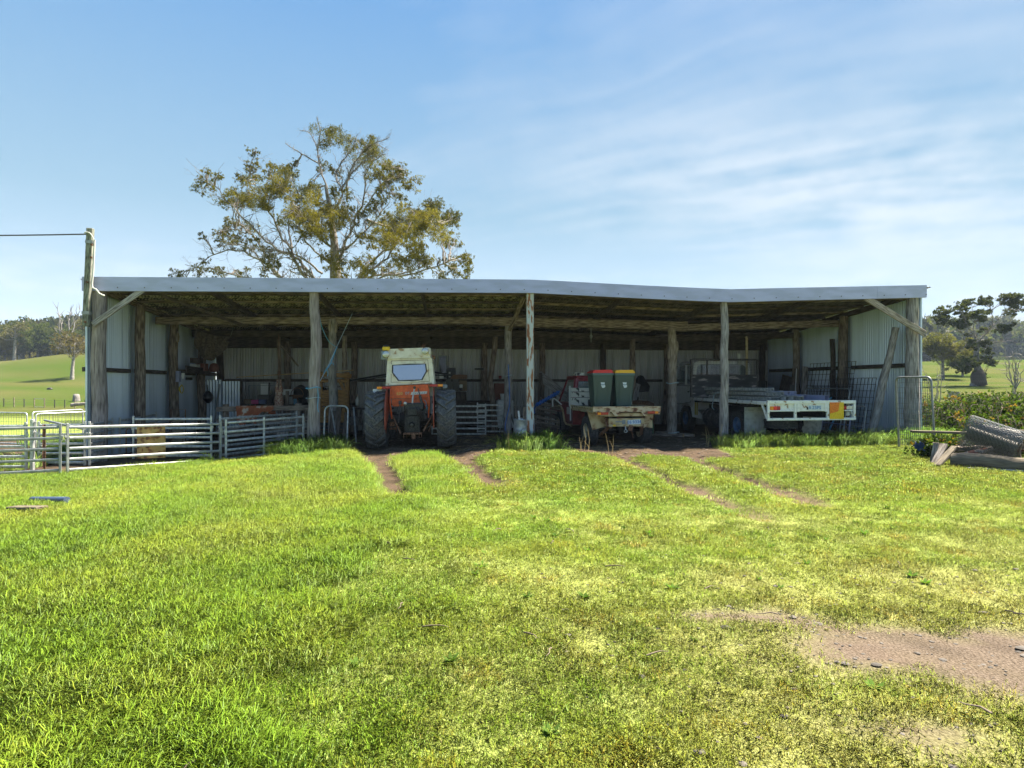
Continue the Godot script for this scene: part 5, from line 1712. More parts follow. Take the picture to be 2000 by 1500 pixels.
func build_ute_cab(t: Node3D):
	# side profile in (z, y), narrowing upwards; body from the tray forward
	var st := nb()
	var low := [Vector2(-2.28, 0.55), Vector2(-2.28, 1.10), Vector2(-4.05, 1.12), Vector2(-5.0, 1.02), Vector2(-5.1, 0.85), Vector2(-5.1, 0.55), Vector2(-4.25, 0.5), Vector2(-4.15, 0.8), Vector2(-3.95, 0.88), Vector2(-3.45, 0.88), Vector2(-3.25, 0.8), Vector2(-3.15, 0.45), Vector2(-2.3, 0.45)]
	var xf := Transform3D(Basis(Vector3(0, 0, 1), Vector3(0, 1, 0), Vector3(-1, 0, 0)), Vector3.ZERO)
	prism(st, low, -0.83, 0.83, xf)
	var body := part(t, "body", st, M.maroon)
	# glasshouse: posts, roof
	st = nb()
	var bx := 0.80
	var tx := 0.66
	for s in [-1.0, 1.0]:
		bar(st, Vector3(s * bx, 1.08, -2.34), Vector3(s * tx, 1.86, -2.48), 0.13, 0.13, 0.02, Vector3.BACK)
		bar(st, Vector3(s * bx, 1.08, -4.0), Vector3(s * tx, 1.86, -3.45), 0.06, 0.07, 0.015, Vector3.BACK)
		bar(st, Vector3(s * tx, 1.85, -2.48), Vector3(s * tx, 1.85, -3.45), 0.07, 0.07, 0.015, Vector3.UP)
	box(st, Vector3(0, 1.90, -2.95), Vector3(1.40, 0.08, 1.08), Basis(), 0.03)
	bar(st, Vector3(-bx, 1.12, -2.32), Vector3(bx, 1.12, -2.32), 0.10, 0.06, 0.01, Vector3.BACK)
	bar(st, Vector3(-tx, 1.82, -2.46), Vector3(tx, 1.82, -2.46), 0.10, 0.06, 0.01, Vector3.BACK)
	part(body, "cab_frame", st, M.maroon)
	st = nb()
	oquad(st, Vector3(0, 1.4, -3.0), [Vector3(-0.73, 1.16, -2.37), Vector3(0.73, 1.16, -2.37), Vector3(0.64, 1.78, -2.46), Vector3(-0.64, 1.78, -2.46)])
	part(body, "rear_window", st, M.glass)
	for s in [-1.0, 1.0]:
		st = nb()
		oquad(st, Vector3(0, 1.4, -3.0), [Vector3(s * 0.80, 1.12, -2.42), Vector3(s * 0.80, 1.12, -3.95), Vector3(s * 0.67, 1.82, -3.45), Vector3(s * 0.67, 1.82, -2.54)])
		part(body, "side_window", st, M.glass)
		# flared cream trim along the sill and wheel arch
		st = nb()
		tube(st, [Vector3(s * 0.86, 0.98, -4.15), Vector3(s * 0.88, 0.97, -3.5), Vector3(s * 0.88, 0.86, -3.25), Vector3(s * 0.87, 0.50, -3.08), Vector3(s * 0.87, 0.44, -2.9), Vector3(s * 0.87, 0.43, -2.28)], 0.03, 8)
		part(body, "wheel_arch_trim", st, M.tray_cream)
	st = nb()
	oquad(st, Vector3(0, 1.4, -3.0), [Vector3(-0.76, 1.14, -4.0), Vector3(0.76, 1.14, -4.0), Vector3(0.64, 1.84, -3.48), Vector3(-0.64, 1.84, -3.48)])
	part(body, "windscreen", st, M.glass)
	st = nb()
	box(st, Vector3(-0.836, 0.86, -2.75), Vector3(0.008, 0.22, 0.42))
	part(body, "door_sticker", st, M.offwhite)
	st = nb()
	frame_ring(st, [Vector2(-3.3, 0.62), Vector2(-3.28, 1.07), Vector2(-2.42, 1.07), Vector2(-2.42, 0.5), Vector2(-3.1, 0.5)], [Vector2(-3.285, 0.625), Vector2(-3.265, 1.055), Vector2(-2.435, 1.055), Vector2(-2.435, 0.515), Vector2(-3.09, 0.515)], 0.83, 0.833, xf)
	part(body, "door_seam", st, M.black)
	st = nb()
	box(st, Vector3(-0.85, 0.98, -2.55), Vector3(0.03, 0.03, 0.12), Basis(), 0.008)
	part(body, "door_handle", st, M.black)
	st = nb()
	tube(st, curve([Vector3(-0.84, 1.02, -3.55), Vector3(-1.02, 1.18, -3.60), Vector3(-1.09, 1.22, -3.6), Vector3(-1.13, 1.14, -3.58), Vector3(-1.13, 0.96, -3.56)], 16), 0.024, 7)
	part(t, "mirror_arm", st, M.white)
	st = nb()
	box(st, Vector3(-0.56, 1.99, -2.62), Vector3(0.27, 0.10, 0.3), Basis(), 0.015)
	box(st, Vector3(-0.2, 1.98, -2.62), Vector3(0.1, 0.06, 0.3), Basis(), 0.01)
	part(t, "roof_rack_end", st, M.chipped_white)
	st = nb()
	box(st, Vector3(-0.25, 1.3, -2.75), Vector3(0.5, 0.6, 0.16), Basis(), 0.05)
	box(st, Vector3(0.35, 1.3, -2.75), Vector3(0.5, 0.6, 0.16), Basis(), 0.05)
	part(body, "seat", st, M.black)

func build_bins(t: Node3D):
	var proto := Node3D.new()
	for k in 2:
		var b := thing("wheelie_bin", "dark green wheelie bin with a red lid, left of the pair on the ute's tray" if k == 0 else "dark green wheelie bin with a yellow lid, right of the pair on the ute's tray", "bin", t.transform * Vector3(-0.47 if k == 0 else 0.16, 1.05, -0.86 - 0.03 * k), 0.10 + 0.05 * k, "wheelie bins on the ute's tray")
		var st := nb()
		var rings := []
		for e in [[0.0, 0.20, 0.24], [0.03, 0.215, 0.255], [0.86, 0.275, 0.335], [0.88, 0.275, 0.335]]:
			var ring := []
			for q in [[-1, -1], [-0.86, -1.06], [0.86, -1.06], [1, -1], [1.03, -0.9], [1.03, 0.86], [1, 1], [0.86, 1.05], [-0.86, 1.05], [-1, 1], [-1.03, 0.86], [-1.03, -0.9]]:
				ring.append(Vector3(q[0] * e[1], e[0], q[1] * e[2]))
			rings.append(ring)
		for i in 3:
			for q in 12:
				oquad(st, Vector3(0, 0.45, 0), [rings[i][q], rings[i][(q + 1) % 12], rings[i + 1][(q + 1) % 12], rings[i + 1][q]])
		for q in range(1, 11):
			tri(st, rings[0][0], rings[0][q], rings[0][q + 1])
		var body := part(b, "bin_body", st, M.bin_green)
		# raised panel outline on the front face, which leans outwards
		var lean := Transform3D(Basis(Vector3.RIGHT, 0.096), Vector3(0, 0.03, 0.268))
		st = nb()
		frame_ring(st, [Vector2(-0.13, 0.02), Vector2(-0.155, 0.66), Vector2(-0.12, 0.72), Vector2(0.12, 0.72), Vector2(0.155, 0.66), Vector2(0.13, 0.02)], [Vector2(-0.115, 0.035), Vector2(-0.137, 0.65), Vector2(-0.11, 0.70), Vector2(0.11, 0.70), Vector2(0.137, 0.65), Vector2(0.115, 0.035)], -0.02, 0.012, lean)
		part(body, "pressed_panel", st, M.bin_green)
		# the council sticker: two pale halves with a curved band between
		st = nb()
		prism(st, [Vector2(-0.065, 0.655), Vector2(0.05, 0.655), Vector2(0.045, 0.60), Vector2(-0.045, 0.60)], -0.005, 0.006, lean)
		var arc := [Vector2(-0.055, 0.585), Vector2(0.0, 0.573), Vector2(0.05, 0.588)]
		for a in 8:
			arc.append(Vector2(0.012 + cos(0.45 - a * 0.38) * 0.055, 0.55 + sin(0.45 - a * 0.38) * 0.05))
		prism(st, arc, -0.005, 0.006, lean)
		part(body, "sticker", st, M.sticker)
		st = nb()
		prism(st, [Vector2(-0.055, 0.597), Vector2(0.045, 0.597), Vector2(0.05, 0.59), Vector2(0.0, 0.577), Vector2(-0.055, 0.588)], -0.005, 0.005, lean)
		part(body, "sticker_band", st, M.sticker_blue)
		# rim, lid, handle, wheels
		st = nb()
		box(st, Vector3(0, 0.905, 0.01), Vector3(0.60, 0.07, 0.72), Basis(), 0.02)
		part(b, "rim", st, M.bin_rim)
		st = nb()
		prism(st, [Vector2(-0.29, 0.938), Vector2(-0.285, 0.975), Vector2(-0.2, 1.022), Vector2(0.2, 1.03), Vector2(0.275, 0.985), Vector2(0.29, 0.938)], -0.36, 0.36)
		box(st, Vector3(-0.235, 1.01, 0.26), Vector3(0.05, 0.03, 0.10), Basis(), 0.01)
		box(st, Vector3(0.235, 1.015, 0.26), Vector3(0.05, 0.03, 0.10), Basis(), 0.01)
		part(b, "lid", st, M.lid_red if k == 0 else M.lid_yellow)
		st = nb()
		tube(st, [Vector3(-0.27, 0.93, -0.42), Vector3(0.27, 0.93, -0.42)], 0.016, 8)
		part(b, "handle", st, M.bin_rim)
		for s in [-1.0, 1.0]:
			st = nb()
			disc(st, Vector3(s * 0.24, 0.10, -0.27), Vector3.RIGHT, 0.10, 0.05, 14)
			part(b, "wheel", st, M.rubber)

# ---------------------------------------------------------------- the truck; x right, z back, origin on the ground under the middle of the tray's rear frame
func build_truck():
	var gx := 7.90
	var gz := -16.2
	var t := thing("flatbed_truck", "white flat-bed truck with a dark headboard backed out of the shed's right-hand bay", "truck", Vector3(gx, height(7.7, -18.0), gz), 0.124)
	var tyre := road_tyre(0.43, 0.24, 0.23)
	var rim := rim_mesh(0.235, 0.20, 0.08, 8)
	for e in [[-0.93, -2.05], [-0.66, -2.05], [-0.95, -5.75]]:
		add_wheel(t, Vector3(e[0], 0.43, e[1]), tyre, rim, M.rubber, M.wheel_blue, true)
		add_wheel(t, Vector3(-e[0], 0.43, e[1]), tyre, rim, M.rubber, M.wheel_blue, false)
	var st := nb()
	for s in [-1.0, 1.0]:
		box(st, Vector3(s * 0.42, 0.84, -3.2), Vector3(0.09, 0.22, 6.2))
	tube(st, [Vector3(-0.85, 0.43, -2.05), Vector3(0.85, 0.43, -2.05)], 0.07, 8)
	lathe(st, [Vector2(0, -0.2), Vector2(0.19, -0.12), Vector2(0.22, 0), Vector2(0.19, 0.12), Vector2(0, 0.2)], 10, Transform3D(Basis(), Vector3(0.05, 0.45, -2.05)))
	box(st, Vector3(0, 0.62, -4.9), Vector3(0.8, 0.5, 1.4))
	part(t, "chassis", st, M.black_iron)
	st = nb()
	box(st, Vector3(0, 1.135, -2.45), Vector3(2.44, 0.05, 4.85))
	var tray := part(t, "tray", st, M.dark_steel)
	for s in [-1.0, 1.0]:
		st = nb()
		box(st, Vector3(s * 1.235, 1.13, -2.47), Vector3(0.05, 0.10, 4.82), Basis(), 0.008)
		part(tray, "side_rail", st, M.truck_white)
		for k in 8:
			st = nb()
			box(st, Vector3(s * 1.20, 1.05, -0.5 - k * 0.58), Vector3(0.05, 0.06, 0.05))
			part(tray, "rope_hook", st, M.black_iron)
	for k in 8:
		st = nb()
		box(st, Vector3(0, 1.06, -0.3 - k * 0.62), Vector3(2.36, 0.09, 0.06))
		part(tray, "cross_bearer", st, M.black_iron)
	build_truck_rear(t)
	# mudflaps
	st = nb()
	prism(st, [Vector2(-1.24, 0.98), Vector2(-0.60, 0.98), Vector2(-0.60, 0.20), Vector2(-0.63, 0.17), Vector2(-1.21, 0.17), Vector2(-1.24, 0.20)], -0.008, 0.008, Transform3D(Basis(), Vector3(0, 0, -1.2)))
	var mf := part(t, "mudflap", st, M.flap_white)
	mf.set_meta("label", "plain white mudflap behind the left rear wheels")
	st = nb()
	bar(st, Vector3(-1.23, 0.86, -1.185), Vector3(-0.61, 0.86, -1.185), 0.02, 0.012)
	part(mf, "fixing_strip", st, M.offwhite)
	st = nb()
	prism(st, [Vector2(0.50, 0.95), Vector2(1.16, 0.95), Vector2(1.06, 0.30), Vector2(1.0, 0.19), Vector2(0.66, 0.18), Vector2(0.53, 0.24), Vector2(0.48, 0.34), Vector2(0.50, 0.42), Vector2(0.55, 0.45)], -0.01, 0.01, Transform3D(Basis(), Vector3(0, 0, -1.2)))
	mf = part(t, "mudflap", st, M.flap_cream)
	mf.set_meta("label", "rounded cream mudflap with faded lettering")
	for e in [[0.445, 0.40, 9], [0.365, 0.22, 5], [0.285, 0.40, 8]]:   # moulded lettering too faded to read
		st = nb()
		for k in int(e[2]):
			box(st, Vector3(0.80 - e[1] * 0.5 + e[1] * (k + 0.5) / e[2], e[0], -1.19), Vector3(e[1] / e[2] * 0.6, 0.035, 0.006))
		part(mf, "worn_lettering", st, M.flap_cream).set_meta("kind", "stuff")
	# spare wheel slung flat under the tail, fuel tank, side guard
	var sp := put(t, "spare_wheel", tyre, M.rubber, Transform3D(Basis(Vector3.BACK, PI * 0.5), Vector3(-0.42, 0.54, -0.75)))
	put(sp, "rim", rim, M.wheel_blue)
	st = nb()
	tube(st, [Vector3(-0.95, 0.55, -3.05), Vector3(-0.95, 0.55, -3.95)], 0.29, 18)
	for k in 4:
		tube(st, [Vector3(-0.95, 0.55, -3.15 - k * 0.22), Vector3(-0.95, 0.55, -3.23 - k * 0.22)], 0.315, 18)
	part(t, "air_tank", st, M.rubber)
	for k in 2:
		st = nb()
		box(st, Vector3(-1.15, 0.80, -4.55 - k * 0.14), Vector3(0.04, 0.42, 0.03), Basis(), 0.005)
		part(t, "yellow_lever", st, M.yellow_paint)
	st = nb()
	prism(st, [Vector2(-1.12, 0.85), Vector2(-0.98, 0.85), Vector2(-0.72, 0.55), Vector2(-0.6, 0.45), Vector2(-0.72, 0.42), Vector2(-1.08, 0.5)], -0.01, 0.01, Transform3D(Basis(), Vector3(0, 0, -5.1)))
	part(t, "front_guard", st, M.truck_cab)
	st = nb()
	tube(st, curve([Vector3(-1.1, 1.2, -2.6), Vector3(-1.18, 1.36, -2.75), Vector3(-1.27, 1.32, -3.0), Vector3(-1.29, 1.12, -3.05), Vector3(-1.3, 0.9, -3.1), Vector3(-1.24, 0.84, -3.1)], 18), 0.013, 6)
	part(t, "pale_hose", st, M.rope_pale)
	# headboard: dark scratched board below, mesh above
	var z := -4.92
	st = nb()
	for s in [-1.0, 1.0]:
		box(st, Vector3(s * 1.19, 1.80, z), Vector3(0.065, 1.36, 0.065), Basis(), 0.008)
	box(st, Vector3(0, 2.47, z), Vector3(2.32, 0.06, 0.065), Basis(), 0.008)
	box(st, Vector3(0, 1.93, z), Vector3(2.32, 0.05, 0.06), Basis(), 0.008)
	box(st, Vector3(-0.62, 2.2, z), Vector3(0.05, 0.5, 0.05), Basis(), 0.008)
	box(st, Vector3(0.0, 1.17, z + 0.02), Vector3(2.32, 0.06, 0.09), Basis(), 0.008)
	var hb := part(t, "headboard", st, M.dark_steel)
	st = nb()
	box(st, Vector3(0, 1.56, z + 0.01), Vector3(2.32, 0.70, 0.03), Basis(), 0.004)
	part(hb, "board", st, M.headboard)
	st = nb()
	for k in 44:
		var x := -1.14 + k * 0.053
		box(st, Vector3(x, 2.2, z + 0.005), Vector3(0.006, 0.5, 0.006))
	for k in 9:
		box(st, Vector3(0, 1.98 + k * 0.054, z - 0.002), Vector3(2.3, 0.006, 0.006))
	part(hb, "wire_mesh", st, M.dark_steel).set_meta("kind", "stuff")
	build_truck_cab(t)
	build_cargo(t)

func build_truck_rear(t: Node3D):
	var st := nb()
	# a white frame of box section, three bays
	box(st, Vector3(0, 1.155, 0), Vector3(2.5, 0.085, 0.06), Basis(), 0.006)
	box(st, Vector3(0, 0.705, 0), Vector3(2.5, 0.065, 0.06), Basis(), 0.006)
	for x in [-1.217, -0.465, 0.455, 1.217]:
		box(st, Vector3(x, 0.925, -0.001), Vector3(0.062, 0.378, 0.056), Basis(), 0.006)
	box(st, Vector3(-0.84, 0.925, -0.002), Vector3(0.69, 0.03, 0.05), Basis(), 0.004)
	box(st, Vector3(1.05, 0.925, -0.002), Vector3(0.27, 0.025, 0.05), Basis(), 0.004)
	var f := part(t, "rear_frame", st, M.truck_white)
	st = nb()
	box(st, Vector3(-0.005, 1.02, -0.012), Vector3(0.83, 0.215, 0.03), Basis(), 0.004)
	var pp := part(f, "plate_panel", st, M.truck_white)
	st = nb()
	box(st, Vector3(-0.84, 1.026, -0.03), Vector3(0.69, 0.172, 0.02))
	part(f, "lamp_panel", st, M.truck_white)
	for x in [-0.39, 0.40]:
		st = nb()
		box(st, Vector3(x, 1.02, 0.012), Vector3(0.07, 0.24, 0.03), Basis(), 0.005)
		part(f, "hinge_plate", st, M.truck_white)
	st = nb()
	box(st, Vector3(0.08, 1.005, 0.006), Vector3(0.37, 0.125, 0.006))
	var np := part(f, "number_plate", st, M.plate)
	lettering(np, "plate_lettering", "A 23PS", 0.112, M.plate_blue, Vector3(0.085, 1.005, 0.0105))
	st = nb()
	box(st, Vector3(-0.125, 0.99, 0.012), Vector3(0.035, 0.07, 0.03), Basis(), 0.006)
	part(f, "plate_lamp", st, M.black)
	for e in [[-1.115, M.amber_lens], [-1.015, M.red_bright], [-0.925, M.red_lens]]:
		st = nb()
		box(st, Vector3(e[0], 0.995, -0.008), Vector3(0.095, 0.10, 0.03), Basis(), 0.008)
		part(f, "tail_lamp", st, e[1])
	for k in 3:
		st = nb()
		box(st, Vector3(0.955 + k * 0.088, 1.0, -0.008), Vector3(0.083, 0.10, 0.03), Basis(), 0.008)
		part(f, "tail_lamp", st, M.clear_lens if k != 0 else M.red_lens)
	st = nb()
	box(st, Vector3(0.69, 0.925, 0.036), Vector3(0.40, 0.44, 0.010))
	var hz := part(f, "hazard_board", st, M.hazard_yellow)
	st = nb()
	prism(st, [Vector2(0.49, 1.145), Vector2(0.77, 1.145), Vector2(0.73, 0.91), Vector2(0.49, 0.845)], 0.0413, 0.0435)
	part(hz, "orange_stripe", st, M.hazard_orange)
	st = nb()
	box(st, Vector3(1.07, 0.84, -0.06), Vector3(0.12, 0.13, 0.08), Basis(Vector3.BACK, 0.3), 0.03)
	part(f, "cable_plug", st, M.offwhite)
	st = nb()
	bar(st, Vector3(-1.23, 1.10, -0.28), Vector3(-1.22, 0.72, -0.04), 0.05, 0.05, 0.005, Vector3.RIGHT)
	bar(st, Vector3(1.23, 1.10, -0.28), Vector3(1.22, 0.72, -0.04), 0.05, 0.05, 0.005, Vector3.RIGHT)
	part(f, "corner_stay", st, M.truck_white)
	st = nb()
	tube(st, [Vector3(-0.15, 0.45, -0.5), Vector3(-0.13, 0.10, -0.45)], 0.016, 6)
	part(t, "prop_rod", st, M.rust)

func build_truck_cab(t: Node3D):
	var xf := Transform3D(Basis(Vector3(0, 0, 1), Vector3(0, 1, 0), Vector3(-1, 0, 0)), Vector3.ZERO)
	var st := nb()
	prism(st, [Vector2(-5.12, 0.75), Vector2(-5.12, 1.60), Vector2(-6.85, 1.60), Vector2(-6.92, 1.2), Vector2(-6.9, 0.6), Vector2(-6.3, 0.6), Vector2(-6.2, 0.82), Vector2(-5.95, 0.95), Vector2(-5.55, 0.95), Vector2(-5.3, 0.82), Vector2(-5.25, 0.7)], -1.05, 1.05, xf)
	var body := part(t, "cab", st, M.truck_cab)
	# upper cab: rounded roof, posts and a rear wall with a wide window
	st = nb()
	var outer := [Vector2(-1.03, 1.60), Vector2(-1.03, 2.15), Vector2(-0.98, 2.34), Vector2(-0.84, 2.42), Vector2(0.84, 2.42), Vector2(0.98, 2.34), Vector2(1.03, 2.15), Vector2(1.03, 1.60)]
	var inner := [Vector2(-0.92, 1.72), Vector2(-0.92, 2.12), Vector2(-0.86, 2.26), Vector2(-0.76, 2.31), Vector2(0.76, 2.31), Vector2(0.86, 2.26), Vector2(0.92, 2.12), Vector2(0.92, 1.72)]
	frame_ring(st, outer, inner, -5.18, -5.12)
	box(st, Vector3(0, 2.0, -5.15), Vector3(0.09, 0.62, 0.05))
	for s in [-1.0, 1.0]:
		bar(st, Vector3(s * 1.02, 1.58, -5.2), Vector3(s * 0.98, 2.36, -5.2), 0.07, 0.14, 0.01)
		bar(st, Vector3(s * 1.02, 1.58, -5.78), Vector3(s * 1.0, 2.3, -5.78), 0.05, 0.06, 0.01)
		bar(st, Vector3(s * 1.02, 1.58, -6.82), Vector3(s * 0.96, 2.36, -6.5), 0.06, 0.08, 0.01)
	prism(st, [Vector2(-0.99, 2.32), Vector2(-0.94, 2.38), Vector2(-0.84, 2.425), Vector2(0.84, 2.425), Vector2(0.94, 2.38), Vector2(0.99, 2.32)], -6.6, -5.19)
	part(body, "upper_cab", st, M.truck_cab)
	st = nb()
	box(st, Vector3(0, 2.0, -5.15), Vector3(1.84, 0.6, 0.008))
	part(body, "rear_window", st, M.glass)
	for s in [-1.0, 1.0]:
		st = nb()
		prism(st, [Vector2(-5.30, 1.62), Vector2(-6.75, 1.62), Vector2(-6.5, 2.28), Vector2(-5.30, 2.28)], s * 1.0 - 0.004, s * 1.0 + 0.004, xf)
		part(body, "side_window", st, M.glass)
		st = nb()
		frame_ring(st, [Vector2(-5.28, 1.0), Vector2(-5.28, 1.58), Vector2(-6.8, 1.58), Vector2(-6.8, 0.9), Vector2(-6.3, 0.9)], [Vector2(-5.295, 1.01), Vector2(-5.295, 1.565), Vector2(-6.785, 1.565), Vector2(-6.785, 0.915), Vector2(-6.3, 0.915)], s * 1.052 - 0.002, s * 1.052 + 0.002, xf)
		part(body, "door_seam", st, M.black)
		st = nb()
		box(st, Vector3(s * 1.06, 1.28, -5.2), Vector3(0.02, 0.4, 0.10))
		part(body, "air_vent", st, M.black)
		st = nb()
		box(st, Vector3(s * 1.065, 1.36, -5.45), Vector3(0.03, 0.035, 0.12), Basis(), 0.008)
		part(body, "door_handle", st, M.black)
		st = nb()
		box(st, Vector3(s * 1.22, 1.95, -6.6), Vector3(0.14, 0.32, 0.05), Basis(), 0.01)
		tube(st, [Vector3(s * 1.0, 2.2, -6.6), Vector3(s * 1.22, 2.1, -6.6)], 0.014, 6)
		part(body, "mirror", st, M.black)
	st = nb()
	box(st, Vector3(0, 1.98, -6.68), Vector3(1.9, 0.7, 0.01), Basis(Vector3.RIGHT, -0.42))
	part(body, "windscreen", st, M.glass)
	st = nb()
	for x in [-0.55, 0.5]:
		box(st, Vector3(x, 1.7, -5.5), Vector3(0.5, 0.65, 0.16), Basis(), 0.05)
	part(body, "seat", st, M.terracotta)
	st = nb()
	tube(st, [Vector3(0.86, 1.1, -5.02), Vector3(0.86, 3.2, -5.02), Vector3(0.83, 3.27, -5.02)], 0.042, 10)
	part(t, "exhaust_stack", st, M.tray_cream)
	st = nb()
	tube(st, [Vector3(0.60, 2.3, -5.06), Vector3(0.60, 2.68, -5.06)], 0.075, 12)
	part(t, "air_intake", st, M.offwhite)

func build_cargo(t: Node3D):
	# steel tube and channel lying on the tray, open ends towards the yard
	var y0 := 1.165
	var tubes := [[-0.92, 0.03, -1.0, -0.5, 0.06, "grey"], [-0.78, 0.03, -1.1, -0.55, 0.06, "grey"], [-0.64, 0.03, -1.0, -0.42, 0.07, "grey"], [-0.50, 0.035, -0.8, -0.3, 0.08, "grey"], [-0.34, 0.04, -0.62, -0.2, 0.09, "grey"], [-0.20, 0.04, -0.5, -0.12, 0.08, "grey"], [-0.88, 0.10, -1.1, -0.62, 0.06, "grey"], [-0.74, 0.10, -1.1, -0.5, 0.06, "grey"], [-0.58, 0.11, -0.9, -0.4, 0.07, "grey"], [-0.86, 0.17, -1.25, -0.7, 0.06, "grey"], [-0.70, 0.17, -1.2, -0.68, 0.06, "grey"], [0.10, 0.05, -0.7, -0.42, 0.11, "steel"], [0.58, 0.045, 0.1, -0.22, 0.10, "steel"], [-0.42, 0.12, -0.85, -0.36, 0.07, "steel"], [-0.28, 0.125, -0.7, -0.3, 0.06, "steel"]]
	var words := ["lowest at the left", "second from the left in the bottom layer", "third from the left in the bottom layer", "fourth in the bottom layer", "fifth in the bottom layer, before the middle", "sixth in the bottom layer", "left of the middle layer", "second in the middle layer", "third in the middle layer", "left on top", "right on top", "long and blue-grey, ending mid-tray", "wide and separate, nearest the hazard board", "blue-grey in the middle layer", "short blue-grey beside the middle"]
	for i in tubes.size():
		var e: Array = tubes[i]
		var a: Vector3 = Vector3(e[0], y0 + e[1] * 1.75 + 0.01, e[3])
		var b := Vector3(e[2], y0 + e[1] * 1.75 + 0.01, -3.6 - 0.1 * (i % 4))
		var h: float = e[4] * 0.72
		var st := nb()
		frame_ring(st, [Vector2(-h, -h), Vector2(h, -h), Vector2(h, h), Vector2(-h, h)], [Vector2(-h + .006, -h + .006), Vector2(h - .006, -h + .006), Vector2(h - .006, h - .006), Vector2(-h + .006, h - .006)], 0.0, a.distance_to(b))
		var y := (b - a).normalized()
		var o := part(self, "steel_tube", st, M.galv if e[5] == "grey" else M.flashing)
		var x := Vector3.UP.cross(y).normalized()
		o.transform = t.transform * Transform3D(Basis(x, y.cross(x), y).rotated(y, 0.3 * sin(i * 2.3) if i < 11 else 0.0), a)
		tag(o, "open-ended steel tube on the truck's tray, " + words[i], "steel tube", "steel tubes on the truck's tray")
	var st := nb()
	box(st, Vector3(0.0, 1.185, -0.32), Vector3(1.0, 0.022, 0.05), Basis(Vector3.UP, 0.03), 0.004)
	var o := part(self, "white_batten", st, M.white)
	o.transform = t.transform
	tag(o, "thin white batten lying across the tail of the truck's tray", "batten")
	st = nb()
	box(st, Vector3(-0.45, 1.40, -1.1), Vector3(0.5, 0.05, 0.22), Basis(Vector3.BACK, 0.1), 0.01)
	o = part(self, "pale_board", st, M.tan_wood)
	o.transform = t.transform
	tag(o, "short pinkish board lying on top of the steel tubes on the truck", "board")

# ---------------------------------------------------------------- sheep yard panels; a panel's own x runs from its first post to its last
func sheep_panel(a: Vector3, b: Vector3, label: String, m: Material, rails := 5, h := 0.86, mid := 0.0, group := "galvanised sheep panels of the yard", called := "sheep_panel") -> Node3D:
	var d := b - a
	var flat := Vector2(d.x, d.z).length()
	var t := thing(called, label, "yard panel", a, atan2(-d.z, d.x), group)
	var dy := d.y
	var xs := [0.0, flat]
	if mid > 0.0:
		xs.insert(1, flat * mid)
	for x in xs:
		var st := nb()
		var y: float = dy * x / flat
		box(st, Vector3(x, y + h * 0.5 + 0.01, 0), Vector3(0.045, h + 0.15, 0.045), Basis(), 0.006)
		part(t, "post", st, m)
	for k in rails:
		var y := h * k / (rails - 1.0)
		var st := nb()
		bar(st, Vector3(0.022, y, 0), Vector3(flat - 0.022, y + dy, 0), 0.058, 0.034, 0.014, Vector3.BACK)
		part(t, "rail", st, m)
	for x in [0.0, flat]:
		var st := nb()
		var y: float = dy * x / flat
		box(st, Vector3(x + (-0.035 if x == 0.0 else 0.035), y + h * 0.78, 0.01), Vector3(0.04, 0.05, 0.03), Basis(), 0.006)
		tube(st, [Vector3(x + (-0.04 if x == 0.0 else 0.04), y + h * 0.78 - 0.09, 0.01), Vector3(x + (-0.04 if x == 0.0 else 0.04), y + h * 0.78 + 0.07, 0.01)], 0.008, 6)
		part(t, "pin_lug", st, m)
	return t

# a gate of bent pipe filled with welded mesh; own axes: x across, y up
func pipe_gate(called: String, label: String, category: String, xf: Transform3D, w: float, h: float, r: float, m: Material, nx: int, ny: int, corner := 0.12, open_foot := false, group := "", lean_bars := 0) -> Node3D:
	var t := thing(called, label, category, Vector3.ZERO, 0.0, group)
	t.transform = xf
	var st := nb()
	var pts := [Vector3(0, 0, 0), Vector3(0, h - corner, 0)]
	for k in range(1, 5):
		var a := PI - PI * 0.5 * k / 4.0
		pts.append(Vector3(corner + cos(a) * corner, h - corner + sin(a) * corner, 0))
	pts.append(Vector3(w - corner, h, 0))
	for k in range(1, 5):
		var a := PI * 0.5 - PI * 0.5 * k / 4.0
		pts.append(Vector3(w - corner + cos(a) * corner, h - corner + sin(a) * corner, 0))
	pts.append(Vector3(w, 0, 0))
	tube(st, pts, r, 8)
	if not open_foot:
		tube(st, [Vector3(0, 0.02, 0), Vector3(w, 0.02, 0)], r, 8)
	part(t, "pipe_frame", st, m)
	if nx > 0:
		st = nb()
		for k in range(1, nx):
			var x := w * k / nx
			box(st, Vector3(x, h * 0.5, 0), Vector3(0.0065, h - 0.02, 0.0065))
		for k in range(1, ny):
			var y := h * k / ny
			box(st, Vector3(w * 0.5, y, 0.006), Vector3(w - 0.02, 0.0065, 0.0065))
		part(t, "wire_mesh", st, M.wire).set_meta("kind", "stuff")
	for k in lean_bars:
		st = nb()
		var y := h * (k + 1.0) / (lean_bars + 1.0)
		tube(st, [Vector3(0, y, 0), Vector3(w, y, 0)], r * 0.8, 8)
		part(t, "rail", st, m)
	return t

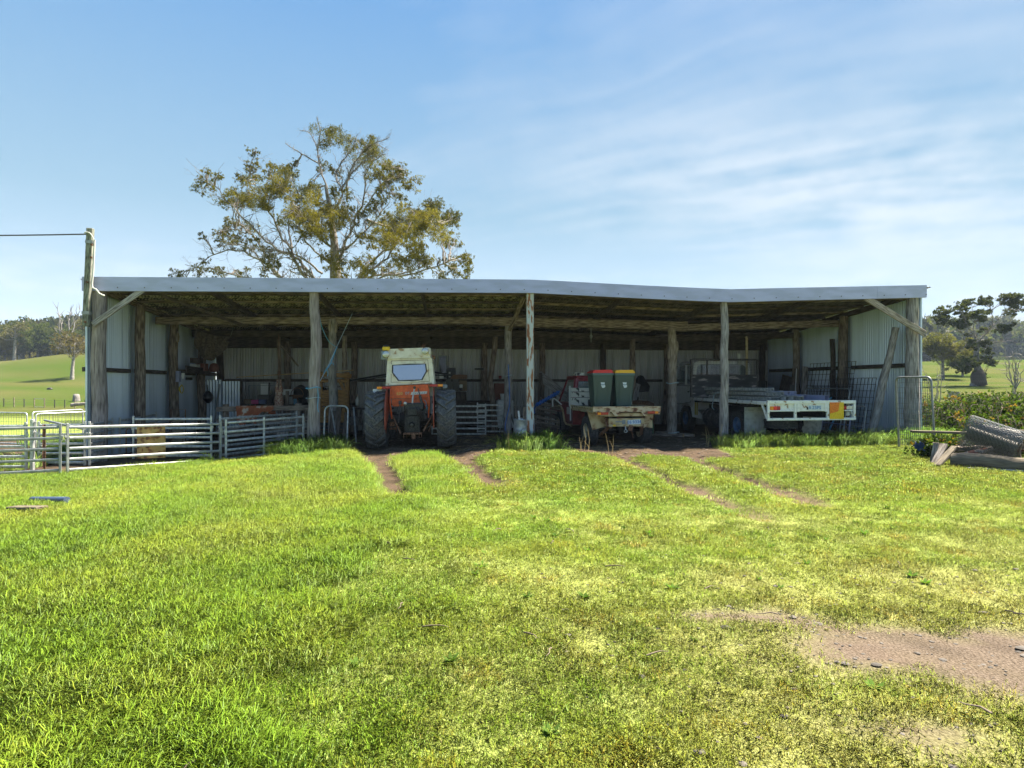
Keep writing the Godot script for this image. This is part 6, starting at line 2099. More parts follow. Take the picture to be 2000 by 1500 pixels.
func build_yards():
	var b: Material = M.galv_bright
	sheep_panel(Vector3(-11.75, -0.12, -10.9), Vector3(-9.09, -0.13, -12.36), "bright sheep panel at the left edge of the photo, nearest the camera", b)
	sheep_panel(Vector3(-9.0, -0.14, -12.44), Vector3(-7.0, -0.22, -14.76), "long bright sheep panel in the middle of the front row, before the rusty yellow sheet", b)
	sheep_panel(Vector3(-6.92, -0.22, -14.86), Vector3(-5.52, -0.15, -16.25), "sheep panel with a middle post, ending at the second front post of the shed", M.galv, 5, 0.88, 0.47)
	sheep_panel(Vector3(-9.24, -0.16, -15.0), Vector3(-7.40, -0.16, -15.12), "sheep panel standing behind the rusty yellow sheet, inside the front row", M.galv, 5, 0.90)
	sheep_panel(Vector3(-7.22, -0.16, -15.2), Vector3(-6.1, -0.14, -17.4), "sheep panel running back into the shed beside the hide-covered rail", M.galv, 5, 0.90)
	sheep_panel(Vector3(-12.1, -0.16, -13.0), Vector3(-10.36, -0.16, -13.1), "second-row sheep panel at the left edge behind the nearest one", M.galv, 5, 0.86)
	sheep_panel(Vector3(-10.78, -0.2, -14.0), Vector3(-9.80, -0.2, -14.1), "short second-row sheep panel just left of the shed's corner post", M.galv, 5, 0.86)
	sheep_panel(Vector3(-9.66, -0.2, -14.05), Vector3(-10.12, -0.2, -15.55), "sheep panel running back beside the shed's corner post", M.galv, 5, 0.86)
	sheep_panel(Vector3(-10.05, -0.2, -15.75), Vector3(-10.2, -0.14, -17.6), "sheep panel against the left wall inside the shed", M.galv, 5, 0.86)
	# the gate post with its pins and a loose pipe rail
	var t := thing("gate_post", "square steel gate post with chained pins between two second-row panels", "post", Vector3(-10.24, -0.22, -13.12))
	var st := nb()
	box(st, Vector3(0, 0.52, 0), Vector3(0.07, 1.1, 0.07), Basis(), 0.008)
	part(t, "post", st, M.galv)
	st = nb()
	for y in [0.35, 0.7, 0.92]:
		tube(st, [Vector3(0.05, y - 0.1, 0.02), Vector3(0.05, y + 0.08, 0.02), Vector3(0.09, y + 0.1, 0.02)], 0.012, 6)
	part(t, "pins", st, M.galv)
	st = nb()
	tube(st, [Vector3(-10.35, 0.80, -13.6), Vector3(-9.3, 0.62, -13.35)], 0.024, 8)
	var o := part(self, "loose_pipe", st, M.galv_bright)
	tag(o, "loose pale pipe sloping across the tops of the second-row panels", "pipe")
	# rusty steel pickets
	for e in [[-10.28, -13.5, 0.92, 0.0, "upright rusty steel picket behind the front row, left of the corner post"], [-10.62, -15.2, 1.0, -0.12, "leaning rusty picket close to the left of the shed's corner"], [-9.55, -15.4, 0.82, 0.0, "rusty bent pipe loop standing inside the shed by the corner post"]]:
		st = nb()
		if e[3] == 0.0 and e[2] < 0.9:
			tube(st, curve([Vector3(-0.12, 0, 0), Vector3(-0.12, 0.8, 0), Vector3(-0.1, 0.88, 0), Vector3(0.1, 0.88, 0), Vector3(0.12, 0.8, 0), Vector3(0.13, 0, 0)], 24), 0.016, 6)
		else:
			for a in 3:
				box(st, Vector3(0, 0.45, 0) + Basis(Vector3.UP, a * TAU / 3.0) * Vector3(0.016, 0, 0), Vector3(0.034, 1.25, 0.007), Basis(Vector3.UP, a * TAU / 3.0))
		o = part(self, "steel_picket" if e[3] != 0.0 or e[2] >= 0.9 else "pipe_loop", st, M.rust, Transform3D(Basis(Vector3.BACK, e[3]), Vector3(e[0], height(e[0], e[1]) - 0.1, e[1])))
		tag(o, e[4], "picket" if e[2] >= 0.9 else "pipe loop")
	# the rusty yellow sheet
	st = nb()
	var p := []
	for i in 9:
		var col := []
		for j in 9:
			var x := -0.30 + 0.6 * i / 8.0
			var y := 0.76 * j / 8.0
			col.append(Vector3(x + 0.03 * (1.0 - j / 8.0), y, 0.05 * sin(i * 0.7) + n1.get_noise_2d(x * 2.0, y * 2.0) * 0.03 - 0.05 * j / 8.0))
		p.append(col)
	sheet(st, p)
	var q := []
	for i in range(8, -1, -1):
		var col := []
		for v in p[i]:
			col.append(v + Vector3(0, 0, -0.012))
		q.append(col)
	sheet(st, q)
	t = thing("rusty_sheet", "rusty yellow steel sheet leaning upright behind the middle front panel", "metal sheet", Vector3(-8.40, -0.12, -14.25), 0.15)
	part(t, "sheet", st, M.rusty_yellow)
	st = nb()
	bar(st, p[0][8], p[8][8], 0.03, 0.03, 0.005, Vector3.BACK)
	part(t, "rolled_edge", st, M.rust)
	# welded-mesh hurdles in the far yard
	for e in [[-16.7, -19.5, -15.0, -19.0, "mesh-filled pipe hurdle at the left edge of the far yard"], [-14.75, -18.9, -14.6, -20.9, "mesh-filled pipe hurdle running away, in the middle of the far yard"], [-13.95, -18.0, -13.3, -19.9, "mesh-filled pipe hurdle running away, nearest the shed's wall"], [-12.9, -19.9, -11.6, -20.0, "mesh-filled pipe hurdle farthest back beside the shed's wall"]]:
		var a := Vector3(e[0], height(e[0], e[1]) + 0.02, e[1])
		var c := Vector3(e[2], height(e[2], e[3]) + 0.02, e[3])
		var d := c - a
		pipe_gate("mesh_hurdle", e[4], "hurdle", Transform3D(Basis(Vector3.UP, atan2(-d.z, d.x)), a), Vector2(d.x, d.z).length(), 0.98, 0.022, M.galv, 16, 7, 0.08, false, "mesh hurdles of the far yard")
	# the paddock fence at the foot of the slope
	var f := thing("paddock_fence", "thin wire fence with a small gate frame at the foot of the left slope", "fence", Vector3.ZERO)
	for i in 15:
		var k := -0.86 + i * 0.0165
		var d := 77.0 - i * 0.15
		var x := k * d
		st = nb()
		var gate := i == 5 or i == 6
		box(st, Vector3(x, height(x, -d) + 0.55, -d), Vector3(0.08, 1.35 if i % 3 == 0 or gate else 1.1, 0.08))
		part(f, "fence_post", st, M.brown_wood if gate or i % 3 == 0 else M.dark_steel)
	st = nb()
	for y in [0.35, 0.7, 1.0]:
		var prev := Vector3.ZERO
		for i in 15:
			var k := -0.86 + i * 0.0165
			var d := 77.0 - i * 0.15
			var v := Vector3(k * d, height(k * d, -d) + y, -d)
			if i > 0 and i != 6:
				bar(st, prev, v, 0.012, 0.012)
			prev = v
	part(f, "fence_wires", st, M.wire).set_meta("kind", "stuff")
	st = nb()
	var ga := Vector3(-0.7775 * 76.25, 0, -76.25)
	var gb := Vector3(-0.761 * 76.1, 0, -76.1)
	ga.y = height(ga.x, ga.z)
	gb.y = height(gb.x, gb.z)
	for y in [0.15, 1.15]:
		bar(st, ga + Vector3(0, y, 0), gb + Vector3(0, y, 0), 0.05, 0.05)
	part(f, "gate_frame", st, M.galv)
	# stump and pale log on the slope
	st = nb()
	lathe(st, [Vector2(0.5, -0.2), Vector2(0.42, 0.5), Vector2(0.36, 0.9), Vector2(0.2, 0.98), Vector2(0, 0.95)], 9)
	o = part(self, "tree_stump", st, M.dead_wood, Transform3D(Basis(), Vector3(-58.5, height(-58.5, -82.5), -82.5)))
	tag(o, "grey tree stump on the left slope close to the shed's wall", "stump")
	o = logpart(self, "fallen_log", Vector3(-50.9, height(-50.9, -71.0) + 0.5, -71.0), Vector3(-48.3, height(-48.3, -70.5) + 0.7, -70.5), 0.22, 0.15, M.tan_wood, 91.0)
	tag(o, "pinkish fallen log at the foot of the left slope beside the shed", "log")
	st = nb()
	lathe(st, [Vector2(0, 0), Vector2(0.5, 0.05), Vector2(0.55, 0.35), Vector2(0.3, 0.6), Vector2(0, 0.65)], 8, Transform3D(Basis().scaled(Vector3(0.8, 0.55, 0.6)), Vector3.ZERO))
	o = part(self, "dark_boulder", st, M.black_iron, Transform3D(Basis(), Vector3(-72.6, height(-72.6, -96.5) - 0.05, -96.5)))
	tag(o, "small black lump lying alone in the middle of the left slope", "boulder")
	# lengths of dark pipe and board lost in the grass on the left
	for e in [[-6.86, -8.78, -6.12, -8.45, 0.045, "dark blue pipe lying in the long grass on the left", true], [-6.55, -8.05, -5.95, -7.78, 0.05, "grey board lying in the grass nearer the camera than the blue pipe", false]]:
		var a := Vector3(e[0], height(e[0], e[1]) + 0.075, e[1])
		var c := Vector3(e[2], height(e[2], e[3]) + 0.085, e[3])
		st = nb()
		if e[6]:
			tube(st, [Vector3.ZERO, Vector3(0, a.distance_to(c), 0)], e[4], 10)
		else:
			box(st, Vector3(0, a.distance_to(c) * 0.5, 0), Vector3(0.14, a.distance_to(c), 0.03), Basis(), 0.004)
		o = part(self, "pipe_length" if e[6] else "grey_board", st, M.blue_pipe if e[6] else M.heap_wood, Transform3D(along(a, c, Vector3.UP), a))
		tag(o, e[5], "pipe" if e[6] else "board")

# ---------------------------------------------------------------- what stands about in the shed; placed in the shed's own u, v
func clutter(called: String, label: String, category: String, u: float, v: float, y := 0.0, turn := 0.0, group := "") -> Node3D:
	return thing(called, label, category, S(u, v, (ground_at(u, v) if y == 0.0 else y)), YAW + turn, group)

func simple_box(called: String, label: String, category: String, u: float, v: float, y: float, s: Vector3, m: Material, turn := 0.0, lid: Material = null) -> Node3D:
	var t := clutter(called, label, category, u, v, y, turn)
	var st := nb()
	box(st, Vector3(0, s.y * 0.5, 0), s, Basis(), 0.008)
	part(t, "body", st, m)
	st = nb()
	if lid:
		box(st, Vector3(0, s.y + 0.012, 0), Vector3(s.x * 1.03, 0.03, s.z * 1.03), Basis(), 0.006)
		part(t, "lid", st, lid)
	else:
		for k in [-1.0, 1.0]:
			box(st, Vector3(k * s.x * 0.25, s.y + 0.004, 0), Vector3(s.x * 0.48, 0.008, s.z), Basis(Vector3.BACK, k * 0.04))
		part(t, "flaps", st, m)
	return t

func lying(called: String, label: String, category: String, a: Vector3, b: Vector3, w: float, th: float, m: Material, group := "", up := Vector3.UP) -> Node3D:
	var st := nb()
	box(st, Vector3(0, a.distance_to(b) * 0.5, 0), Vector3(w, a.distance_to(b), th), Basis(), minf(w, th) * 0.12)
	var o := part(self, called, st, m, Transform3D(along(a, b, up), a))
	tag(o, label, category, group)
	return o

func build_clutter():
	clutter_left()
	clutter_middle()
	clutter_right()

func clutter_left():
	# dark corrugated partition
	var t := clutter("iron_partition", "dark corrugated iron partition standing near the left rear corner of the shed", "partition", 0.66, 6.5)
	for k in 2:
		put(t, "iron_sheet", corrugated(0.65, 0.12, 2.03 - 0.05 * k, 0.1, 0.012), M.wall_iron, Transform3D(Basis(), Vector3(-0.32 + 0.64 * k, 0, 0.004 * k)))
	var st := nb()
	box(st, Vector3(0.66, 1.55, 0.02), Vector3(0.07, 1.0, 0.06))
	box(st, Vector3(0.0, 2.0, -0.03), Vector3(1.3, 0.07, 0.04))
	part(t, "frame", st, M.dark_wood)
	# hessian cloth hanging in a sag from the roof
	st = nb()
	var p := []
	for i in 25:
		var col := []
		var k := i / 24.0
		var top := lerpf(3.42, 3.18, k) - 0.10 * sin(PI * k)
		var low := lerpf(3.0, 2.98, k) - 0.62 * pow(sin(PI * clampf(k * 0.85 + 0.12, 0, 1)), 1.3)
		for j in 17:
			var f := j / 16.0
			var x := k * 1.12 + 0.05 * sin(f * 4.0 + k * 2.0)
			col.append(Vector3(x, lerpf(top, low, f), 0.10 * sin(k * 17.0 + f * 3.0) * (0.3 + f * 0.5) + 0.16 * sin(PI * f) + 0.04 * sin(k * 41.0)))
		p.append(col)
	sheet(st, p)
	t = clutter("hanging_sack", "brown hessian cloth sagging from the roof timbers in the left bay", "cloth", 0.30, 5.2, 0.001)
	part(t, "cloth", st, M.hessian)
	st = nb()
	tube(st, [Vector3(0.0, 3.42, 0.05), Vector3(-0.05, 3.62, 0)], 0.008, 5)
	tube(st, [Vector3(1.12, 3.18, 0.05), Vector3(1.2, 3.5, 0)], 0.008, 5)
	part(t, "tie", st, M.rope_grey)
	# shelf with tins on the left wall, meter box and fittings below it
	t = clutter("wall_shelf", "dark plank shelf fixed along the left wall between two posts", "shelf", 0.30, 4.1, 0.001)
	timber(t, "plank", Vector3(0.05, 2.02, 0.1), Vector3(0.05, 1.96, -1.9), 0.26, 0.05, M.dark_wood, 0.005, Vector3.UP)
	timber(t, "face_board", Vector3(0.18, 2.06, 0.1), Vector3(0.18, 2.0, -1.9), 0.03, 0.22, M.dark_wood, 0.005, Vector3.UP)
	simple_box("grey_crate", "grey box on the wall shelf, left of the red things", "box", 0.36, 5.0, 2.03, Vector3(0.22, 0.20, 0.26), M.offwhite)
	simple_box("red_case", "dull red case on the wall shelf beside the grey box", "box", 0.40, 5.45, 2.03, Vector3(0.30, 0.24, 0.3), M.terracotta)
	t = clutter("red_bag", "slumped red bag at the right end of the wall shelf", "bag", 0.62, 5.9, 2.0)
	st = nb()
	lathe(st, [Vector2(0, 0), Vector2(0.14, 0.02), Vector2(0.17, 0.14), Vector2(0.12, 0.27), Vector2(0.05, 0.31), Vector2(0, 0.30)], 10)
	part(t, "bag", st, M.terracotta)
	simple_box("dark_crate", "dark crate standing on top of the red case on the wall shelf", "crate", 0.32, 5.2, 2.29, Vector3(0.3, 0.16, 0.3), M.dark_wood)
	t = clutter("meter_box", "pale blue-grey meter box on the second left wall post", "meter box", 0.32, 3.86, 1.66)
	st = nb()
	box(st, Vector3(0, 0.17, 0), Vector3(0.10, 0.34, 0.16), Basis(), 0.01)
	part(t, "case", st, M.flashing)
	st = nb()
	box(st, Vector3(0.12, 0.22, -0.05), Vector3(0.08, 0.12, 0.08), Basis(), 0.01)
	tube(st, [Vector3(0.12, 0.10, -0.05), Vector3(0.12, 0.17, -0.05)], 0.035, 8)
	part(t, "socket", st, M.white)
	st = nb()
	box(st, Vector3(0.25, 0.10, -0.15), Vector3(0.18, 0.09, 0.1), Basis(), 0.01)
	part(t, "switch", st, M.black)
	t = clutter("yellow_coil", "small coil of pale yellow cord hanging on the left wall post", "cord", 0.40, 3.9, 1.33)
	st = nb()
	for k in 3:
		tube(st, curve([Vector3(0, 0.25, 0), Vector3(-0.05 - k * 0.01, 0.12, 0.02 * k), Vector3(0, -0.02, 0), Vector3(0.05 + k * 0.01, 0.12, 0.02 * k), Vector3(0, 0.25, 0)], 14), 0.012, 5)
	part(t, "coil", st, M.yellow_paint)
	t = clutter("black_bag", "shiny black plastic bag hanging on the rear left post", "bag", 0.40, 5.95, 0.95)
	st = nb()
	var ring := []
	for i in 9:
		var col := []
		var k := i / 8.0
		for j in 13:
			var a := TAU * j / 12.0
			var r := 0.17 * pow(sin(PI * clampf(k * 0.9 + 0.06, 0, 1)), 0.7) * (1.0 + 0.35 * n1.get_noise_2d(cos(a) * 1.4 + k * 3.0, sin(a) * 1.4))
			col.append(Vector3(cos(a) * r, k * 0.42, -sin(a) * r))
		ring.append(col)
	sheet(st, ring)
	part(t, "bag", st, M.black_plastic)
	st = nb()
	tube(st, [Vector3(0, 0.40, 0), Vector3(-0.05, 0.62, -0.05)], 0.02, 5)
	part(t, "tie", st, M.black_plastic)
	# framed beige board
	t = clutter("framed_board", "tall beige board in a rusty pipe frame behind the inner sheep panel", "board", 0.72, 2.9)
	st = nb()
	tube(st, [Vector3(-0.2, 0, 0), Vector3(-0.2, 1.12, 0), Vector3(0.2, 1.12, 0), Vector3(0.2, 0, 0)], 0.018, 6)
	part(t, "frame", st, M.rust)
	st = nb()
	box(st, Vector3(0.0, 0.45, 0.02), Vector3(0.33, 0.9, 0.02), Basis(), 0.004)
	part(t, "panel", st, M.cardboard)
	# dark drum and tools behind it
	t = clutter("dark_tub", "low dark tub against the rear left post under the black bag", "tub", 0.55, 5.4)
	st = nb()
	lathe(st, [Vector2(0, 0), Vector2(0.26, 0), Vector2(0.31, 0.55), Vector2(0.33, 0.57), Vector2(0.28, 0.57), Vector2(0.25, 0.1), Vector2(0, 0.1)], 18)
	part(t, "tub", st, M.black_plastic)
	lying("grey_pole", "thin grey pole leaning against the dark partition", "pole", S(0.5, 6.2, 0.05), S(0.62, 6.4, 1.6), 0.05, 0.05, M.grey_paint)
	# timber yard rails with a hide thrown over them
	t = clutter("timber_rails", "rough timber rail fence across the left bay inside the shed", "fence", 1.90, 3.0, 0.001)
	logpart(t, "rail_post", Vector3(0.12, -0.3, 0), Vector3(0.12, 1.0, 0), 0.09, 0.085, M.brown_wood, 41.0)
	logpart(t, "rail_post", Vector3(2.2, -0.3, 0), Vector3(2.2, 1.02, 0), 0.10, 0.09, M.tan_wood, 42.0)
	for e in [[0.86, 0.15, -0.12], [0.50, 0.16, -0.1], [0.20, 0.2, -0.09]]:
		timber(t, "rail", Vector3(-0.1, e[0], e[2] * -1.0), Vector3(2.55, e[0] + 0.03, e[2] * -1.0), e[1], 0.05, M.brown_wood2, 0.01, Vector3.BACK)
	timber(t, "prop_board", Vector3(1.75, -0.1, 0.25), Vector3(1.95, 0.62, 0.2), 0.3, 0.04, M.tan_wood)
	st = nb()
	p = []
	for i in 21:
		var col := []
		var x := i / 20.0
		var front := 0.36 + 0.10 * sin(x * 9.0) - 0.28 * smoothstep(0.55, 0.8, x) + 0.14 * exp(-pow((x - 0.14) * 12.0, 2.0)) + 0.10 * exp(-pow((x - 0.45) * 9.0, 2.0))
		var back := 0.30 + 0.06 * sin(x * 7.0 + 1.0)
		for j in 17:
			var f := j / 16.0
			var q: Vector3
			if f < 0.55:
				var g := f / 0.55
				q = Vector3(0, 0.955 - front * (1.0 - g), 0.16 + 0.05 * (1.0 - g) + 0.035 * sin(x * 15.0 + g * 2.0) * (1.0 - g))
			else:
				var g := (f - 0.55) / 0.45
				q = Vector3(0, 0.96 - back * maxf(0.0, g - 0.25), 0.15 - 0.16 * minf(g * 3.0, 1.0))
			col.append(q + Vector3(-0.02 + x * 1.05 + 0.02 * sin(f * 8.0), 0, 0))
		p.append(col)
	sheet(st, p)
	t = clutter("cow_hide", "red-brown and white hide draped over the timber rail in the left bay", "hide", 2.40, 3.0, 0.001)
	part(t, "hide", st, M.hide)
	for x in [0.2, 0.50]:
		st = nb()
		var q := []
		for i in 5:
			var col := []
			for j in 6:
				var f := j / 5.0
				col.append(Vector3(x + (i / 4.0 - 0.5) * lerpf(0.16, 0.05, f) + 0.04 * f, 0.68 - 0.30 * f, 0.23 + 0.02 * sin(i + j)))
			q.append(col)
		sheet(st, q)
		part(t, "hide_leg", st, M.hide)
	hanging_carcass()
	lying("long_stick", "long straw-coloured stick hung level across the left bay", "stick", S(1.66, 5.0, 1.82), S(5.56, 4.05, 2.04), 0.032, 0.03, M.raw_wood)
	# pipe frame, bench and its things against the back wall
	t = clutter("pipe_rack", "plain grey pipe frame standing before the back wall of the left bay", "frame", 1.45, 6.9)
	st = nb()
	tube(st, [Vector3(0, 0, 0), Vector3(0, 1.82, 0), Vector3(0.96, 1.82, 0), Vector3(0.96, 0, 0)], 0.02, 6)
	part(t, "frame", st, M.grey_paint)
	st = nb()
	tube(st, [Vector3(0.2, 0, 0.04), Vector3(0.22, 1.45, 0.0)], 0.012, 6)
	part(t, "stay", st, M.grey_paint)
	t = clutter("work_bench", "dark timber bench along the back wall of the left bay", "bench", 1.5, 7.3, 0.001)
	timber(t, "bench_top", Vector3(0, 0.84, 0), Vector3(3.6, 0.86, 0), 0.06, 0.7, M.dark_wood, 0.01, Vector3.BACK)
	for x in [0.15, 1.8, 3.45]:
		timber(t, "leg", Vector3(x, -0.2, 0.25), Vector3(x, 0.82, 0.25), 0.10, 0.10, M.dark_wood)
	simple_box("grey_carton", "flat grey-brown carton on the bench under the white box", "carton", 1.95, 7.1, 0.89, Vector3(0.46, 0.31, 0.34), M.carton_grey)
	simple_box("white_cabinet", "small white cabinet on the grey-brown carton", "cabinet", 1.98, 7.1, 1.22, Vector3(0.30, 0.36, 0.26), M.white, 0.0, M.white)
	simple_box("pink_carton", "pink carton at the front of the bench in the left bay", "carton", 1.72, 6.75, 0.89, Vector3(0.24, 0.14, 0.2), M.pink)
	simple_box("blue_carton", "blue carton beside the pink one on the bench", "carton", 1.97, 6.75, 0.89, Vector3(0.23, 0.15, 0.2), M.blue_box)
	simple_box("brown_carton", "brown carton at the left end of the bench", "carton", 1.42, 6.9, 0.89, Vector3(0.26, 0.16, 0.2), M.cardboard)
	simple_box("white_scale", "long white appliance on the bench behind the carcass", "appliance", 2.62, 7.2, 1.20, Vector3(0.62, 0.20, 0.26), M.white)
	simple_box("small_crate", "pale upright board box right of the carcass", "box", 2.86, 6.6, 0.85, Vector3(0.10, 0.5, 0.12), M.tan_wood)
	lying("dark_upright", "dark upright bar standing between the cartons and the carcass", "bar", S(2.22, 6.5, 0.0), S(2.24, 6.6, 1.66), 0.05, 0.05, M.dark_steel)
	# wicker basket with a hooped handle
	t = clutter("wicker_basket", "brown wicker basket with a hooped handle on the bench", "basket", 3.10, 7.0, 1.02)
	st = nb()
	lathe(st, [Vector2(0, 0), Vector2(0.17, 0), Vector2(0.22, 0.18), Vector2(0.235, 0.19), Vector2(0.21, 0.18), Vector2(0.16, 0.03), Vector2(0, 0.03)], 18)
	part(t, "basket", st, M.basket)
	st = nb()
	var hoop := []
	for k in 13:
		var a := PI * k / 12.0
		hoop.append(Vector3(cos(a) * 0.22, 0.18 + sin(a) * 0.26, 0))
	tube(st, hoop, 0.014, 6)
	part(t, "handle", st, M.basket)
	t = clutter("dark_bundle", "bundle of black rags heaped behind the wicker basket", "rags", 3.15, 7.35, 1.0)
	st = nb()
	lathe(st, [Vector2(0, 0), Vector2(0.28, 0.05), Vector2(0.30, 0.3), Vector2(0.2, 0.48), Vector2(0.06, 0.56), Vector2(0, 0.58)], 9, Transform3D(), -1)
	part(t, "rags", st, M.black)
	for e in [["white_tin", "tall pale tin on the bench below the basket", 2.90, 6.8, 0.87, 0.085, 0.27, M.offwhite], ["blue_jar", "blue-green jar beside the pale tin on the bench", 3.08, 6.8, 0.87, 0.06, 0.2, M.rope_blue], ["dark_tin", "wide dark tin on the bench right of the blue jar", 3.35, 6.8, 0.87, 0.16, 0.24, M.black_iron]]:
		t = clutter(e[0], e[1], "tin", e[2], e[3], e[4])
		st = nb()
		lathe(st, [Vector2(0, 0), Vector2(e[5], 0), Vector2(e[5], e[6] - 0.02), Vector2(e[5] * 1.05, e[6] - 0.015), Vector2(e[5] * 1.05, e[6]), Vector2(e[5] * 0.9, e[6]), Vector2(0, e[6] - 0.01)], 14)
		part(t, "tin", st, e[7])
	t = clutter("black_harness", "tangle of black straps hanging on the back wall left of the second front post", "straps", 3.9, 7.4, 1.0)
	st = nb()
	rng.seed = 5
	for k in 7:
		tube(st, curve([Vector3(0, 0.5, 0), rv() * 0.22 + Vector3(0, 0.3, 0.1), rv() * 0.25 + Vector3(0, 0.1, 0.1), rv() * 0.2 + Vector3(0, -0.1, 0.05)], 10), 0.025, 5)
	part(t, "straps", st, M.black)
	wool_press()
	# the bent pipe gate and dark planks leaning by the second post
	var g := ground_at(5.55, 0.9)
	pipe_gate("arched_gate", "arched grey pipe gate leaning between the second front post and the post behind it", "gate", Transform3D(Basis(Vector3.UP, YAW - 0.1) * Basis(Vector3.RIGHT, -0.12), S(5.30, 0.75, g)), 0.62, 1.10, 0.022, M.galv, 0, 0, 0.14, true)
	for e in [[5.42, 0.9, 0.13, 0.95, "left"], [5.60, 0.85, 0.10, 1.05, "middle"], [5.78, 0.9, 0.12, 0.9, "right"]]:
		lying("dark_plank", "dark plank leaning inside the arched pipe gate, " + e[4] + " of three", "plank", S(e[0], e[1], g), S(e[0] + 0.06, e[1] + 0.25, g + e[3]), e[2], 0.04, M.dark_wood, "dark planks in the arched gate", Vector3.BACK)
	lying("bright_bar", "bright steel bar leaning among the dark planks", "bar", S(5.68, 0.72, g), S(5.46, 0.95, g + 1.05), 0.035, 0.03, M.galv_bright)
	lying("bright_bar", "bright steel bar leaning right of the post behind the arched gate", "bar", S(6.02, 1.6, g), S(5.90, 1.9, g + 1.02), 0.035, 0.03, M.galv_bright)
	ropes()

func hanging_carcass():
	# a dressed sheep's carcass hung by its hind legs
	var t := clutter("hanging_carcass", "pale dressed carcass hanging by its hind legs from a dark gambrel in the left bay", "carcass", 3.14, 4.5, 0.001)
	var st := nb()
	var p := []
	for i in 21:
		var k := i / 20.0
		var y := lerpf(0.80, 1.40, k)
		var w := table([0.0, 0.12, 0.35, 0.6, 0.85, 1.0], [0.085, 0.125, 0.15, 0.125, 0.10, 0.085], k)
		var dpt := table([0.0, 0.2, 0.5, 0.8, 1.0], [0.08, 0.12, 0.13, 0.09, 0.07], k)
		var col := []
		for j in 17:
			var a := TAU * j / 16.0
			var slit := 1.0 - 0.45 * exp(-pow((fposmod(a + PI, TAU) - PI * 1.5) / 0.35, 2.0)) * smoothstep(0.9, 0.2, k)
			col.append(Vector3(cos(a) * w, y, -sin(a) * dpt * slit))
		p.append(col)
	sheet(st, p)
	for s in [-1.0, 1.0]:
		tube(st, [Vector3(s * 0.05, 1.34, 0), Vector3(s * 0.065, 1.46, 0.01), Vector3(s * 0.058, 1.56, 0.01), Vector3(s * 0.05, 1.68, 0), Vector3(s * 0.055, 1.74, 0)], [0.075, 0.058, 0.036, 0.024, 0.022], 10)
		tube(st, [Vector3(s * 0.10, 0.93, 0.04), Vector3(s * 0.12, 0.82, 0.08), Vector3(s * 0.09, 0.72, 0.10)], [0.045, 0.032, 0.02], 8)
	part(t, "body", st, M.meat)
	st = nb()
	tube(st, [Vector3(-0.10, 1.74, 0), Vector3(0.10, 1.74, 0)], 0.014, 6)
	tube(st, [Vector3(0, 1.74, 0), Vector3(0, 2.05, 0), Vector3(0, 3.2, 0.02)], [0.012, 0.012, 0.010], 6)
	box(st, Vector3(0, 1.95, 0), Vector3(0.09, 0.16, 0.08), Basis(), 0.025)
	part(t, "gambrel", st, M.rust)

func wool_press():
	var t := clutter("wool_press", "old yellow-brown timber wool press standing behind the second front post", "wool press", 4.9, 4.3)
	for x in [-0.42, 0.42]:
		timber(t, "upright", Vector3(x, -0.1, 0), Vector3(x, 2.12, 0), 0.15, 0.14, M.press_wood, 0.012)
	timber(t, "head_beam", Vector3(-0.5, 2.06, 0.02), Vector3(0.56, 2.0, 0.02), 0.14, 0.16, M.press_wood, 0.012, Vector3.BACK)
	timber(t, "head_beam", Vector3(-0.4, 1.84, 0.09), Vector3(0.5, 1.84, 0.09), 0.10, 0.06, M.press_wood, 0.012, Vector3.BACK)
	timber(t, "knee", Vector3(0.36, 1.5, 0.1), Vector3(0.18, 1.9, 0.1), 0.09, 0.05, M.press_wood)
	for k in 4:
		timber(t, "upper_board", Vector3(-0.36, 1.10 + k * 0.125, 0.12), Vector3(0.46, 1.10 + k * 0.125, 0.12), 0.118, 0.03, M.press_wood, 0.004, Vector3.BACK)
	for k in 6:
		timber(t, "lower_board", Vector3(-0.38, 0.12 + k * 0.115, 0.2), Vector3(0.42, 0.12 + k * 0.115, 0.2), 0.10, 0.03, M.press_wood if k > 3 else M.dark_wood, 0.004, Vector3.BACK)
	var st := nb()
	box(st, Vector3(0, 0.5, 0), Vector3(0.8, 1.0, 0.3))
	box(st, Vector3(0.05, 1.3, -0.02), Vector3(0.7, 0.5, 0.2))
	part(t, "press_box", st, M.press_wood)
	st = nb()
	box(st, Vector3(0.05, 1.66, 0.05), Vector3(0.62, 0.06, 0.08))
	tube(st, [Vector3(0.05, 1.7, 0.05), Vector3(0.05, 2.0, 0.05)], 0.03, 8)
	box(st, Vector3(0.22, 1.0, 0.14), Vector3(0.4, 0.04, 0.14))
	part(t, "ironwork", st, M.dark_steel)

